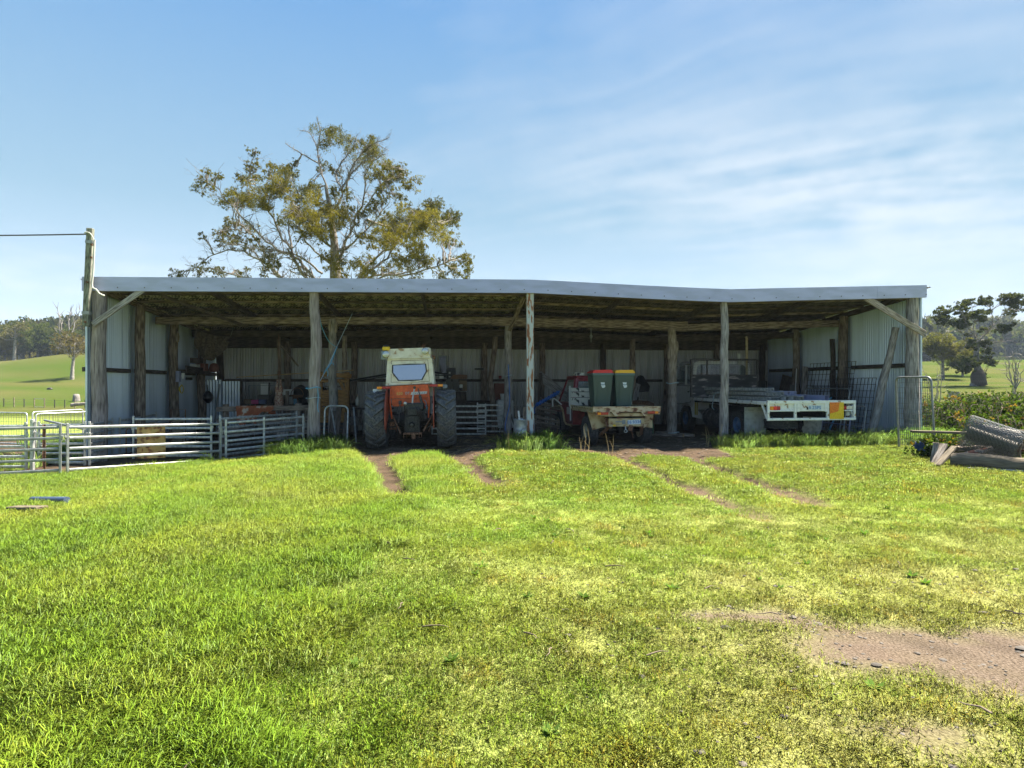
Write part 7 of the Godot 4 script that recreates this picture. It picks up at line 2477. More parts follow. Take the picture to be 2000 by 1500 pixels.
func ropes():
	# blue and pale twine strung between the second front post, the post behind it and the roof
	var a := S(5.31, -0.12, 1.52)
	var st := nb()
	tube(st, [a, S(5.40, 0.7, 2.02), S(5.58, 1.4, 2.75), S(5.85, 2.0, 3.62)], 0.0095, 5)
	var t := thing("pale_rope", "pale rope slanting from the second front post up to the roof", "rope", Vector3.ZERO)
	part(t, "rope", st, M.rope_pale)
	st = nb()
	tube(st, curve([S(5.37, 0.45, 1.88), S(5.40, 0.62, 1.99), S(5.44, 0.72, 2.06), S(5.47, 0.85, 2.16), S(5.55, 1.25, 2.6)], 20), 0.015, 6)
	tube(st, curve([S(5.40, 0.6, 2.02), S(5.44, 0.62, 1.9), S(5.43, 0.6, 1.8)], 8), 0.011, 5)
	tube(st, curve([S(5.46, 0.8, 2.12), S(5.53, 0.78, 2.16), S(5.56, 0.78, 2.1)], 8), 0.010, 5)
	part(t, "knot", st, M.rope_blue)
	st = nb()
	tube(st, curve([S(5.24, 0.4, 3.6), S(5.24, 0.7, 3.2), S(5.32, 0.9, 2.9), S(5.4, 1.1, 2.72), S(5.56, 1.3, 2.6)], 20), 0.010, 5)
	t = thing("slack_blue_cord", "slack blue cord hanging from the roof to the slanting rope", "cord", Vector3.ZERO)
	part(t, "cord", st, M.rope_blue)
	# twine bands round posts
	for e in [[5.2, 0.0, 1.50, 0.165, "blue", "blue twine wound round the second front post", 0.012], [5.2, 0.0, 1.25, 0.165, "pale", "thin pale twine round the second front post below the blue", 0.006], [15.65, 3.0, 1.63, 0.165, "pale", "pale twine tied round the knotty inner post between ute and truck", 0.018], [15.65, 3.0, 0.06, 0.185, "pale", "pale band at the foot of the knotty inner post", 0.02], [10.42, 3.0, 1.86, 0.14, "pale", "thin twine round the inner post left of the rusty steel one", 0.008]]:
		var pts := []
		for k in 19:
			var an := TAU * k / 18.0
			pts.append(Vector3(cos(an) * (e[3] + 0.012), 0.02 * sin(an * 2.0), sin(an) * (e[3] + 0.012)))
		st = nb()
		tube(st, pts, e[6], 5, false)
		t = clutter("twine_band", e[5], "twine", e[0], e[1], e[2])
		part(t, "twine", st, M.rope_blue if e[4] == "blue" else M.rope_pale)
	st = nb()
	tube(st, curve([S(5.33, -0.13, 1.5), S(5.35, -0.14, 1.3), S(5.34, -0.15, 1.0), S(5.36, -0.14, 0.9)], 12), 0.010, 5)
	t = thing("twine_tail", "loose tail of blue twine hanging down the second front post", "twine", Vector3.ZERO)
	part(t, "twine", st, M.rope_blue)
	st = nb()
	tube(st, curve([S(10.40, 2.84, 2.2), S(10.43, 2.83, 1.6), S(10.44, 2.83, 1.0), S(10.36, 2.82, 0.6), S(10.30, 2.8, 0.25), S(10.38, 2.78, 0.05)], 24), 0.014, 6)
	t = thing("blue_hose", "thin blue hose hanging down the inner post left of the rusty steel one", "hose", Vector3.ZERO)
	part(t, "hose", st, M.rope_bright)
	st = nb()
	tube(st, [S(13.0, 2.9, 3.45), S(13.0, 2.9, 2.9)], 0.014, 6)
	lathe(st, [Vector2(0.01, -0.07), Vector2(0.045, -0.02), Vector2(0.045, 0.02), Vector2(0.01, 0.07)], 8, Transform3D(Basis(), S(13.0, 2.9, 3.08)))
	t = thing("hanging_rope", "short knotted rope hanging from the beam above the ute", "rope", Vector3.ZERO)
	part(t, "rope", st, M.rope_grey)

func clutter_middle():
	var st := nb()
	# black poly pipe bowed along behind the tractor
	tube(st, curve([S(5.2, 5.8, 1.72), S(6.0, 5.7, 1.86), S(6.8, 5.6, 1.98), S(7.9, 5.6, 2.02), S(8.7, 5.7, 1.9)], 24), 0.035, 7)
	tube(st, curve([S(5.5, 5.75, 1.70), S(6.4, 5.7, 1.86), S(7.4, 5.6, 1.93), S(8.4, 5.7, 1.9)], 24), 0.022, 6)
	var t := thing("black_pipe", "black plastic pipe bowed along the middle bay behind the tractor", "pipe", Vector3.ZERO)
	part(t, "pipe", st, M.black_plastic)
	# dark bench with tools left of the tractor
	t = clutter("tool_bench", "dark cluttered bench between the wool press and the tractor", "bench", 6.0, 4.6)
	st = nb()
	box(st, Vector3(0.1, 0.88, 0), Vector3(1.3, 0.06, 0.6), Basis(), 0.01)
	part(t, "bench_top", st, M.dark_wood)
	for x in [-0.45, 0.6]:
		st = nb()
		box(st, Vector3(x, 0.43, 0.1), Vector3(0.1, 0.86, 0.1), Basis(), 0.01)
		part(t, "leg", st, M.dark_wood)
	t = clutter("white_bottle", "pale bottle with a yellowish cap on the dark bench left of the tractor", "bottle", 5.66, 4.2, 0.91)
	st = nb()
	lathe(st, [Vector2(0, 0), Vector2(0.06, 0), Vector2(0.06, 0.18), Vector2(0.025, 0.24), Vector2(0.025, 0.28), Vector2(0, 0.28)], 12)
	part(t, "bottle", st, M.offwhite)
	st = nb()
	tube(st, [Vector3(0, 0.28, 0), Vector3(0, 0.36, 0)], 0.02, 8)
	part(t, "cap", st, M.skin_fat)
	t = clutter("green_cloth", "dark green cloth heaped on the bench beside the tractor's left tyre", "cloth", 6.35, 4.5, 0.9)
	st = nb()
	lathe(st, [Vector2(0.3, 0), Vector2(0.26, 0.12), Vector2(0.14, 0.2), Vector2(0, 0.24)], 9, Transform3D(Basis().scaled(Vector3(1.3, 1, 0.8)), Vector3.ZERO), -1)
	part(t, "cloth", st, M.bin_green)
	t = clutter("yellow_rag", "yellow rag hanging below the bench beside the tractor's left tyre", "rag", 6.18, 3.9, 0.05)
	st = nb()
	var p := []
	for i in 9:
		var col := []
		for j in 9:
			var f := j / 8.0
			col.append(Vector3((i / 8.0 - 0.5) * lerpf(0.3, 0.14, f), 0.55 * f, 0.05 * sin(i * 1.7 + j)))
		p.append(col)
	sheet(st, p)
	part(t, "rag", st, M.yellow_paint)
	for e in [[5.75, 3.4, 0.12, 0.85, "bent spanner-shaped"], [5.98, 3.3, -0.1, 0.8, "straight"]]:
		lying("iron_bar", e[4] + " iron bar leaning on the dark bench left of the tractor", "bar", S(e[0], e[1], 0.0), S(e[0] + e[2], e[1] + 0.2, e[3]), 0.04, 0.03, M.dark_steel)
	simple_box("tool_chest", "low dark tool chest on the floor by the wool press", "chest", 5.62, 3.9, 0.3, Vector3(0.42, 0.26, 0.3), M.dark_steel)
	# gates standing right of the tractor
	var g := ground_at(9.0, 4.0)
	for e in [[8.05, 4.0, 1.72, "six-bar galvanised gate panel standing right of the tractor", 0.0], [9.55, 5.0, 0.98, "six-bar gate panel behind the first, right of the tractor", 0.02]]:
		var pn := sheep_panel(S(e[0], e[1], g + 0.05), S(e[0] + e[2], e[1], g + 0.04), e[3], M.galv, 6, 0.90, 0.0, "gate panels right of the tractor", "cattle_gate")
		pn.rotation.z = 0.0
	# boxes and oddments on a bench against the back wall
	t = clutter("back_bench", "dark bench against the back wall right of the tractor", "bench", 8.9, 7.4)
	st = nb()
	box(st, Vector3(0.2, 0.95, 0), Vector3(2.3, 0.08, 0.6), Basis(), 0.01)
	box(st, Vector3(0.2, 0.5, -0.1), Vector3(2.2, 0.8, 0.3), Basis(), 0.01)
	part(t, "bench", st, M.dark_wood)
	st = nb()
	box(st, Vector3(-0.1, 1.16, 0.08), Vector3(0.85, 0.34, 0.4), Basis(), 0.02)
	part(t, "drawer_unit", st, M.dark_wood)
	simple_box("grey_carton", "tall grey carton on the back bench, nearest the tractor", "carton", 8.56, 7.2, 1.34, Vector3(0.22, 0.44, 0.3), M.carton_grey)
	simple_box("grey_carton", "second tall grey carton on the back bench, beside the beige one", "carton", 8.82, 7.2, 1.34, Vector3(0.22, 0.44, 0.3), M.carton_grey)
	simple_box("beige_carton", "beige carton behind the white jar on the back bench", "carton", 9.1, 7.3, 1.34, Vector3(0.29, 0.38, 0.3), M.cardboard)
	t = clutter("slotted_tray", "dark slotted tray lying on top of the cartons on the back bench", "tray", 8.95, 7.2, 1.79)
	st = nb()
	prism(st, [Vector2(-0.33, 0), Vector2(0.30, 0), Vector2(0.30, 0.15), Vector2(0.02, 0.17), Vector2(-0.25, 0.15)], -0.15, 0.15)
	part(t, "tray", st, M.basket)
	st = nb()
	for k in 4:
		box(st, Vector3(0.0 + k * 0.08, 0.03, 0.153), Vector3(0.03, 0.03, 0.004))
	part(t, "slots", st, M.black).set_meta("kind", "stuff")
	t = clutter("dark_lantern_box", "dark box with a pale pane standing on the cartons by the back wall", "box", 8.66, 7.35, 1.79)
	st = nb()
	box(st, Vector3(0, 0.21, 0), Vector3(0.34, 0.42, 0.24), Basis(), 0.015)
	part(t, "case", st, M.black_iron)
	st = nb()
	box(st, Vector3(-0.06, 0.16, 0.122), Vector3(0.07, 0.2, 0.008))
	part(t, "pane", st, M.offwhite)
	t = clutter("white_jar", "white-topped jar standing on the drawer unit right of the tractor", "jar", 9.02, 6.95, 1.36)
	st = nb()
	lathe(st, [Vector2(0, 0), Vector2(0.06, 0), Vector2(0.06, 0.1), Vector2(0, 0.1)], 12)
	part(t, "jar", st, M.black_iron)
	st = nb()
	lathe(st, [Vector2(0.062, 0.1), Vector2(0.065, 0.22), Vector2(0, 0.23)], 12)
	part(t, "top", st, M.white)
	t = clutter("red_tin", "small red tin on the girt right of the slanting inner post", "tin", 10.55, 7.9, 1.80)
	st = nb()
	lathe(st, [Vector2(0, 0), Vector2(0.06, 0), Vector2(0.06, 0.12), Vector2(0, 0.12)], 12)
	part(t, "tin", st, M.red_paint)
	t = clutter("window_sash", "dark window sash leaning on the back wall just right of the tractor's cab", "window", 8.33, 7.9, 1.82)
	st = nb()
	frame_ring(st, [Vector2(-0.16, 0), Vector2(0.16, 0), Vector2(0.16, 0.88), Vector2(-0.16, 0.88)], [Vector2(-0.12, 0.05), Vector2(0.12, 0.05), Vector2(0.12, 0.83), Vector2(-0.12, 0.83)], -0.02, 0.02)
	part(t, "frame", st, M.grey_paint)
	st = nb()
	box(st, Vector3(0, 0.44, 0), Vector3(0.25, 0.79, 0.006))
	part(t, "pane", st, M.dark_glass)
	simple_box("white_jug", "white plastic jug on the back bench beside the tractor's cab", "jug", 8.30, 7.0, 1.80, Vector3(0.16, 0.22, 0.16), M.white)
	lying("wall_bracket", "black bracket sticking out from the back wall post", "bracket", S(9.55, 7.8, 2.18), S(9.9, 7.8, 2.18), 0.05, 0.06, M.black)
	t = clutter("washing_machine", "white washing machine behind the inner post left of the rusty steel one", "washing machine", 10.62, 6.6)
	st = nb()
	box(st, Vector3(0, 0.5, 0), Vector3(0.6, 1.0, 0.55), Basis(), 0.03)
	part(t, "cabinet", st, M.white)
	st = nb()
	box(st, Vector3(0, 1.01, 0.0), Vector3(0.5, 0.03, 0.45), Basis(), 0.01)
	part(t, "lid", st, M.offwhite)
	t = clutter("white_bucket", "white bucket on top of the washing machine", "bucket", 10.56, 6.6, 1.03)
	st = nb()
	lathe(st, [Vector2(0, 0), Vector2(0.09, 0), Vector2(0.115, 0.2), Vector2(0.12, 0.21), Vector2(0.10, 0.2), Vector2(0, 0.18)], 14)
	part(t, "bucket", st, M.white)
	simple_box("terracotta_cabinet", "reddish-brown wooden cabinet behind the washing machine", "cabinet", 10.5, 7.4, 0.9, Vector3(0.42, 0.72, 0.4), M.terracotta)
	lying("shovel_handle", "dark handle leaning in front of the washing machine", "handle", S(10.85, 5.2, 0.05), S(10.62, 5.6, 1.05), 0.035, 0.035, M.black)
	lying("step_ladder_leg", "pale leg of a folded stand leaning beside the gate panels", "stand", S(10.25, 4.4, 0.0), S(10.52, 4.8, 0.95), 0.04, 0.03, M.galv)
	# the dented galvanised drum behind the steel post
	t = clutter("steel_drum", "dented galvanised drum full of scrap behind the rusty steel post", "drum", 10.62, 0.55)
	st = nb()
	lathe(st, [Vector2(0, 0.02), Vector2(0.29, 0.02), Vector2(0.30, 0.0), Vector2(0.29, 0.05), Vector2(0.285, 0.30), Vector2(0.30, 0.32), Vector2(0.285, 0.34), Vector2(0.287, 0.64), Vector2(0.30, 0.66), Vector2(0.30, 0.68), Vector2(0.275, 0.67), Vector2(0.27, 0.1), Vector2(0, 0.1)], 24)
	part(t, "drum", st, M.galv)
	for e in [[-0.12, 0.02, 0.9, M.white, 0.05], [0.02, 0.0, 1.0, M.brown_wood, 0.09], [-0.2, 0.05, 1.05, M.dark_wood, 0.04], [0.14, -0.04, 0.86, M.rust, 0.05], [0.08, 0.1, 0.95, M.dark_steel, 0.04]]:
		timber(t, "scrap", Vector3(e[0] * 0.6, 0.2, e[1]), Vector3(e[0] * 1.3, e[2], e[1] * 1.5), e[4], 0.03, e[3], 0.004)
	st = nb()
	lathe(st, [Vector2(0, 0), Vector2(0.17, 0.0), Vector2(0.165, 0.12), Vector2(0.13, 0.2), Vector2(0.05, 0.22), Vector2(0, 0.22)], 8, Transform3D(Basis().scaled(Vector3(1, 1, 0.8)), Vector3.ZERO), -1)
	var o := part(self, "concrete_lump", st, M.concrete, Transform3D(Basis(Vector3.UP, 0.4), S(10.93, -0.25, ground_at(10.93, -0.25))))
	tag(o, "rough concrete lump at the foot of the rusty steel post", "concrete lump")
	# hay rake tines behind the drum
	t = clutter("hay_rake", "rusty rake bar with a row of tines behind the steel drum", "rake", 11.0, 3.4)
	st = nb()
	bar(st, Vector3(-0.35, 0.6, 0), Vector3(0.4, 0.72, 0), 0.05, 0.05, 0.008, Vector3.BACK)
	part(t, "bar", st, M.dark_steel)
	for k in 8:
		st = nb()
		tube(st, [Vector3(-0.32 + k * 0.095, 0.62 + k * 0.014, 0), Vector3(-0.34 + k * 0.095, 0.95 + k * 0.014, 0.04)], 0.009, 5)
		part(t, "tine", st, M.dark_steel)
	# pallet leaning left of the ute, with blue mesh hose and grey planks behind
	t = clutter("leaning_pallet", "dark timber pallet leaning on its side left of the ute", "pallet", 11.72, 3.6, 0.04)
	var lean := Transform3D(Basis(Vector3.RIGHT, -0.35) * Basis(Vector3.BACK, -0.28), Vector3.ZERO)
	for k in 7:
		var q := timber(t, "slat", Vector3(-0.5, 0.12 + k * 0.155, 0), Vector3(0.5, 0.12 + k * 0.155, 0), 0.10, 0.022, M.brown_wood if k % 3 else M.dark_wood, 0.004, Vector3.BACK)
		q.transform = lean * q.transform
	for x in [-0.46, 0.0, 0.46]:
		var q := timber(t, "bearer", Vector3(x, 0.05, -0.06), Vector3(x, 1.12, -0.06), 0.05, 0.09, M.brown_wood, 0.004)
		q.transform = lean * q.transform
	t = clutter("lower_pallet", "second dark pallet lying under the leaning one left of the ute", "pallet", 11.9, 3.9, 0.0)
	for k in 5:
		timber(t, "slat", Vector3(-0.55, 0.25, 0.4 - k * 0.2), Vector3(0.6, 0.25, 0.4 - k * 0.2), 0.022, 0.11, M.dark_wood, 0.004, Vector3.BACK)
	for z in [-0.4, 0.0, 0.4]:
		timber(t, "bearer", Vector3(-0.55, 0.15, z), Vector3(0.6, 0.15, z), 0.10, 0.06, M.dark_wood, 0.004, Vector3.BACK)
	t = clutter("blue_rope_coil", "bright blue plaited rope lying over the leaning pallet", "rope", 11.55, 3.55, 1.05)
	st = nb()
	for s in [0.0, PI]:
		var pts := []
		for k in 36:
			var f := k / 35.0
			pts.append(Vector3(-0.22 + f * 0.75, -0.12 + f * 0.42 + 0.045 * sin(f * 26.0 + s), 0.16 + 0.05 * cos(f * 26.0 + s)))
		tube(st, pts, 0.026, 6)
	tube(st, curve([Vector3(-0.2, -0.12, 0.15), Vector3(-0.27, -0.25, 0.1), Vector3(-0.25, -0.4, 0.1)], 8), 0.022, 6)
	part(t, "rope", st, M.rope_bright)
	for e in [[11.75, 5.8, 1.95, 12.75, 1.15, "upper"], [11.85, 5.6, 1.82, 12.85, 1.02, "lower"]]:
		lying("grey_plank", "wide grey plank propped at a slant behind the pallet, " + e[5] + " of two", "plank", S(e[0], e[1], e[2]), S(e[3], e[1] - 0.1, e[4]), 0.30, 0.05, M.grey_wood, "grey planks behind the pallet", Vector3.BACK)
	for e in [[11.9, 5.5, 0.1, 11.8, 2.0], [12.4, 5.6, 0.0, 12.3, 1.4]]:
		lying("stacked_post", "dark post standing behind the pallet under the grey planks, " + ("left" if e[0] < 12.0 else "right") + " of two", "post", S(e[0], e[1], e[2]), S(e[3], e[1] + 0.1, e[4]), 0.12, 0.10, M.dark_wood, "", Vector3.BACK)

func clutter_right():
	# dark implements between the ute and the knotty post
	var t := clutter("rusty_tank", "dark rusty tank behind the ute's right side", "tank", 15.0, 4.4)
	var st := nb()
	lathe(st, [Vector2(0, 0), Vector2(0.5, 0), Vector2(0.52, 0.5), Vector2(0.5, 1.0), Vector2(0.3, 1.08), Vector2(0, 1.1)], 20)
	part(t, "tank", st, M.rust)
	t = clutter("seed_drill", "dark old implement with levers heaped against the back wall right of the ute", "implement", 15.1, 6.8)
	st = nb()
	box(st, Vector3(-0.2, 0.9, 0), Vector3(1.5, 0.5, 0.6), Basis(), 0.03)
	box(st, Vector3(-0.2, 0.45, 0), Vector3(1.4, 0.1, 0.5), Basis(), 0.02)
	part(t, "hopper", st, M.dark_wood)
	rng.seed = 31
	for k in 7:
		timber(t, "lever", Vector3(-0.9 + k * 0.25, 0.6, 0.3), Vector3(-0.9 + k * 0.25 + rng.randf_range(-0.3, 0.3), rng.randf_range(1.3, 2.0), 0.1), 0.04, 0.03, M.dark_steel if k % 2 else M.brown_wood)
	for x in [-0.85, 0.5]:
		st = nb()
		tube(st, curve([Vector3(x - 0.4, 0.4, 0.4), Vector3(x, 0.8, 0.4), Vector3(x + 0.4, 0.4, 0.4), Vector3(x, 0, 0.4), Vector3(x - 0.4, 0.4, 0.4)], 24), 0.025, 6)
		part(t, "wheel", st, M.rust)
	lying("leaning_board", "grey board leaning on the dark implement right of the ute", "board", S(15.05, 5.2, 0.9), S(15.35, 5.6, 1.6), 0.16, 0.03, M.grey_wood, "", Vector3.BACK)
	t = clutter("black_rag_pile", "black rags heaped on the implement beside the knotty post", "rags", 15.62, 6.2, 1.3)
	st = nb()
	lathe(st, [Vector2(0, 0), Vector2(0.32, 0.02), Vector2(0.36, 0.22), Vector2(0.22, 0.42), Vector2(0.1, 0.6), Vector2(0, 0.63)], 9, Transform3D(), -1)
	part(t, "rags", st, M.black)
	t = clutter("green_bottle", "green bottle standing on the floor behind the ute's right wheel", "bottle", 14.95, 2.9)
	st = nb()
	lathe(st, [Vector2(0, 0), Vector2(0.055, 0), Vector2(0.06, 0.3), Vector2(0.025, 0.42), Vector2(0.025, 0.5), Vector2(0, 0.5)], 12)
	part(t, "bottle", st, M.green_paint)
	lying("red_lever", "dull red lever leaning behind the ute's right wheel", "lever", S(14.72, 2.8, 0.1), S(14.5, 2.9, 0.75), 0.05, 0.04, M.red_paint)
	# sawn timber at the knotty post's foot
	var words := ["sawn timber offcut with a pale end on the ground before the knotty post", "sawn timber offcut lying right of the knotty post's foot", "grey timber block against the left of the knotty post's foot", "dark flat offcut left of the knotty post's foot"]
	var i := 0
	for e in [[15.0, 2.55, 15.62, 1.98, 0.12, 0.09], [15.6, 2.45, 16.05, 2.2, 0.11, 0.09], [15.1, 2.95, 15.36, 2.65, 0.12, 0.1], [14.85, 2.7, 15.2, 2.5, 0.14, 0.05]]:
		var o := lying("timber_offcut", words[i], "timber", S(e[0], e[1], ground_at(e[0], e[1]) + e[5] * 0.5 + 0.01), S(e[2], e[3], ground_at(e[2], e[3]) + e[5] * 0.5 + 0.01), e[4], e[5], M.brown_wood2, "timber offcuts round the knotty post")
		if i < 2:
			st = nb()
			var l := S(e[0], e[1]).distance_to(S(e[2], e[3]))
			box(st, Vector3(0, l + 0.002, 0), Vector3(e[4] * 0.94, 0.006, e[5] * 0.94))
			part(o, "sawn_end", st, M.raw_wood)
		i += 1
	# the right wall: boards and rolls leaning in the rear corner
	t = clutter("netting_roll", "dark roll of wire netting standing in the rear right corner", "roll", 20.3, 6.5)
	st = nb()
	for k in 26:
		var pts := []
		for q in 17:
			pts.append(Vector3(cos(TAU * q / 16.0) * 0.34, 0.06 + k * 0.066, sin(TAU * q / 16.0) * 0.30))
		tube(st, pts, 0.012, 4, false)
	for q in 20:
		box(st, Vector3(cos(TAU * q / 20.0) * 0.34, 0.88, sin(TAU * q / 20.0) * 0.30), Vector3(0.02, 1.7, 0.02))
	part(t, "netting", st, M.black_iron)
	for e in [[20.75, 5.9, 21.3, 6.1, 1.9, 0.45, 0.03, M.dark_wood, "broad dark board leaning in the rear right corner"], [20.72, 5.0, 21.15, 5.3, 2.15, 0.22, 0.04, M.brown_wood, "brown board leaning before the rear right corner, with a pale edge"], [20.55, 4.7, 20.95, 5.1, 1.55, 0.30, 0.03, M.carton_grey, "short grey-brown sheet leaning in front of the dark boards"], [20.95, 4.55, 21.25, 4.9, 2.22, 0.20, 0.05, M.grey_wood, "tall grey board leaning against the right wall, nearest the mesh sheets"], [20.85, 4.9, 21.1, 5.15, 2.25, 0.10, 0.05, M.brown_wood2, "narrow brown board between the grey board and the dark ones"]]:
		lying("leaning_board", e[8], "board", S(e[0], e[1], 0.02), S(e[2], e[3], e[4]), e[5], e[6], e[7], "boards leaning in the rear right corner", Vector3.BACK)
	lying("white_strip", "thin white strip leaning between the boards of the right wall", "strip", S(20.62, 4.6, 0.05), S(20.95, 4.95, 2.15), 0.025, 0.02, M.white)
	# welded reinforcing mesh and pipe gates leaning along the right wall
	var n := 0
	for e in [[4.6, 0.55, 2.45, 1.75, "tall sheet of dark reinforcing mesh against the right wall, farthest back", 20.98], [4.3, 0.0, 2.2, 1.5, "middle sheet of dark reinforcing mesh leaning on the right wall", 20.9], [3.0, 0.02, 2.0, 1.75, "nearer sheet of dark reinforcing mesh leaning on the right wall", 20.82]]:
		t = thing("reinforcing_mesh", e[4], "mesh sheet", S(e[5], e[0], 0.03 + e[1]), YAW - PI * 0.5, "reinforcing mesh along the right wall")
		# own x runs towards the front of the shed
		t.basis = Basis(Vector3.UP, YAW - PI * 0.5) * Basis(Vector3.RIGHT, -0.16)
		st = nb()
		for k in 13:
			box(st, Vector3(e[2] * k / 12.0, e[3] * 0.5, 0), Vector3(0.013, e[3], 0.013))
		for k in 10:
			box(st, Vector3(e[2] * 0.5, e[3] * k / 9.0, 0.01), Vector3(e[2] + 0.06, 0.013, 0.013))
		part(t, "welded_bars", st, M.dark_steel).set_meta("kind", "stuff")
		n += 1
	for e in [[4.2, 2.35, 1.42, "large pipe-framed gate leaning on the mesh along the right wall", 20.66, M.galv], [3.1, 1.5, 0.98, "low pipe gate in front of the large one along the right wall", 20.45, M.galv], [2.5, 1.35, 1.02, "low blue-grey pipe gate, nearest the truck along the right wall", 20.32, M.flashing], [2.0, 1.1, 0.9, "shortest pipe gate leaning at the front of the right wall", 20.6, M.galv]]:
		var b := Basis(Vector3.UP, YAW - PI * 0.5) * Basis(Vector3.RIGHT, -0.14)
		pipe_gate("pipe_gate", e[3], "gate", Transform3D(b, S(e[4], e[0], 0.05)), e[1], e[2], 0.021, e[5], 0, 0, 0.12, false, "pipe gates along the right wall", 2)
	for e in [[20.2, 2.7, 20.9, 3.0, 1.1, "left"], [20.35, 2.2, 20.95, 2.4, 1.0, "right"]]:
		st = nb()
		var a := S(e[0], e[1], 0.05)
		var b := S(e[2], e[3], e[4])
		tube(st, curve([a, a.lerp(b, 0.6), b, b + Vector3(0.1, 0.06, 0)], 10), 0.03, 7)
		var o := part(self, "blue_post", st, M.rope_blue)
		tag(o, "pale blue bent pipe leaning among the gates on the right wall, " + e[5] + " of two", "pipe")
	lying("rusty_bar", "thin rusty bar standing against the gates behind the hazard board", "bar", S(20.25, 1.2, 0.02), S(20.45, 1.35, 1.15), 0.035, 0.03, M.rust)
	var lo := logpart(self, "split_log", S(19.6, 2.6, 0.1), S(20.3, 1.7, 0.1), 0.09, 0.08, M.dark_wood, 61.0)
	tag(lo, "short dark log lying on the floor below the gates on the right wall", "log")
	lying("floor_plank", "dark plank lying along the foot of the gates on the right wall", "plank", S(19.7, 3.4, 0.04), S(20.4, 1.6, 0.04), 0.16, 0.05, M.dark_wood)
	# the mesh gate propped against the right front post
	var b := Basis(Vector3.UP, -1.36) * Basis(Vector3.RIGHT, 0.06)
	pipe_gate("mesh_gate", "pipe gate with fine mesh propped against the shed's right front post", "gate", Transform3D(b, Vector3(9.58, height(9.6, -15.1) - 0.03, -15.2)), 1.0, 1.78, 0.024, M.galv_grey, 17, 14, 0.12, true)

# ---------------------------------------------------------------- outside the shed on the right: timber heap, wire roll, brambles
func bramble(label: String, at: Vector3, w: float, h: float, d: float, sd: int, n: int):
	rng.seed = sd
	var t := thing("bramble_bush", label, "bush", at, 0.0, "brambles beside the shed's right wall")
	var st := nb()
	var lv := Leaves.new()
	for i in n:
		var a := rng.randf() * TAU
		var s := Vector3(rng.randf_range(-w, w) * 0.6, 0, rng.randf_range(-d, d) * 0.6)
		var l := rng.randf_range(0.6, 1.5) * h
		var e := s + Vector3(cos(a) * l * 0.7, rng.randf_range(0.1, 0.8) * h, sin(a) * l * 0.5)
		var top := s.lerp(e, 0.45) + Vector3(0, h * rng.randf_range(0.5, 1.0), 0)
		var c := curve([s, s.lerp(top, 0.6) + rv() * 0.06, top, e], 10)
		tube(st, c, [0.010, 0.010, 0.009, 0.009, 0.008, 0.008, 0.007, 0.006, 0.005, 0.004, 0.002], 4, false)
		for k in range(2, 11):
			if rng.randf() < 0.72:
				var bright := rng.randf()
				var col := L(.05, .08, .024).lerp(L(.13, .185, .045), bright * bright)
				if rng.randf() < 0.10:
					col = L(.26, .16, .05)
				clump(lv, c[k] + rv() * 0.05, 0.12, 27, 0.055, 0.038, col * 0.7, col * 1.2, 0.1, 0.7)
	part(t, "canes", st, M.brown_wood)
	put(t, "leaves", lv.mesh(), M.leaf)

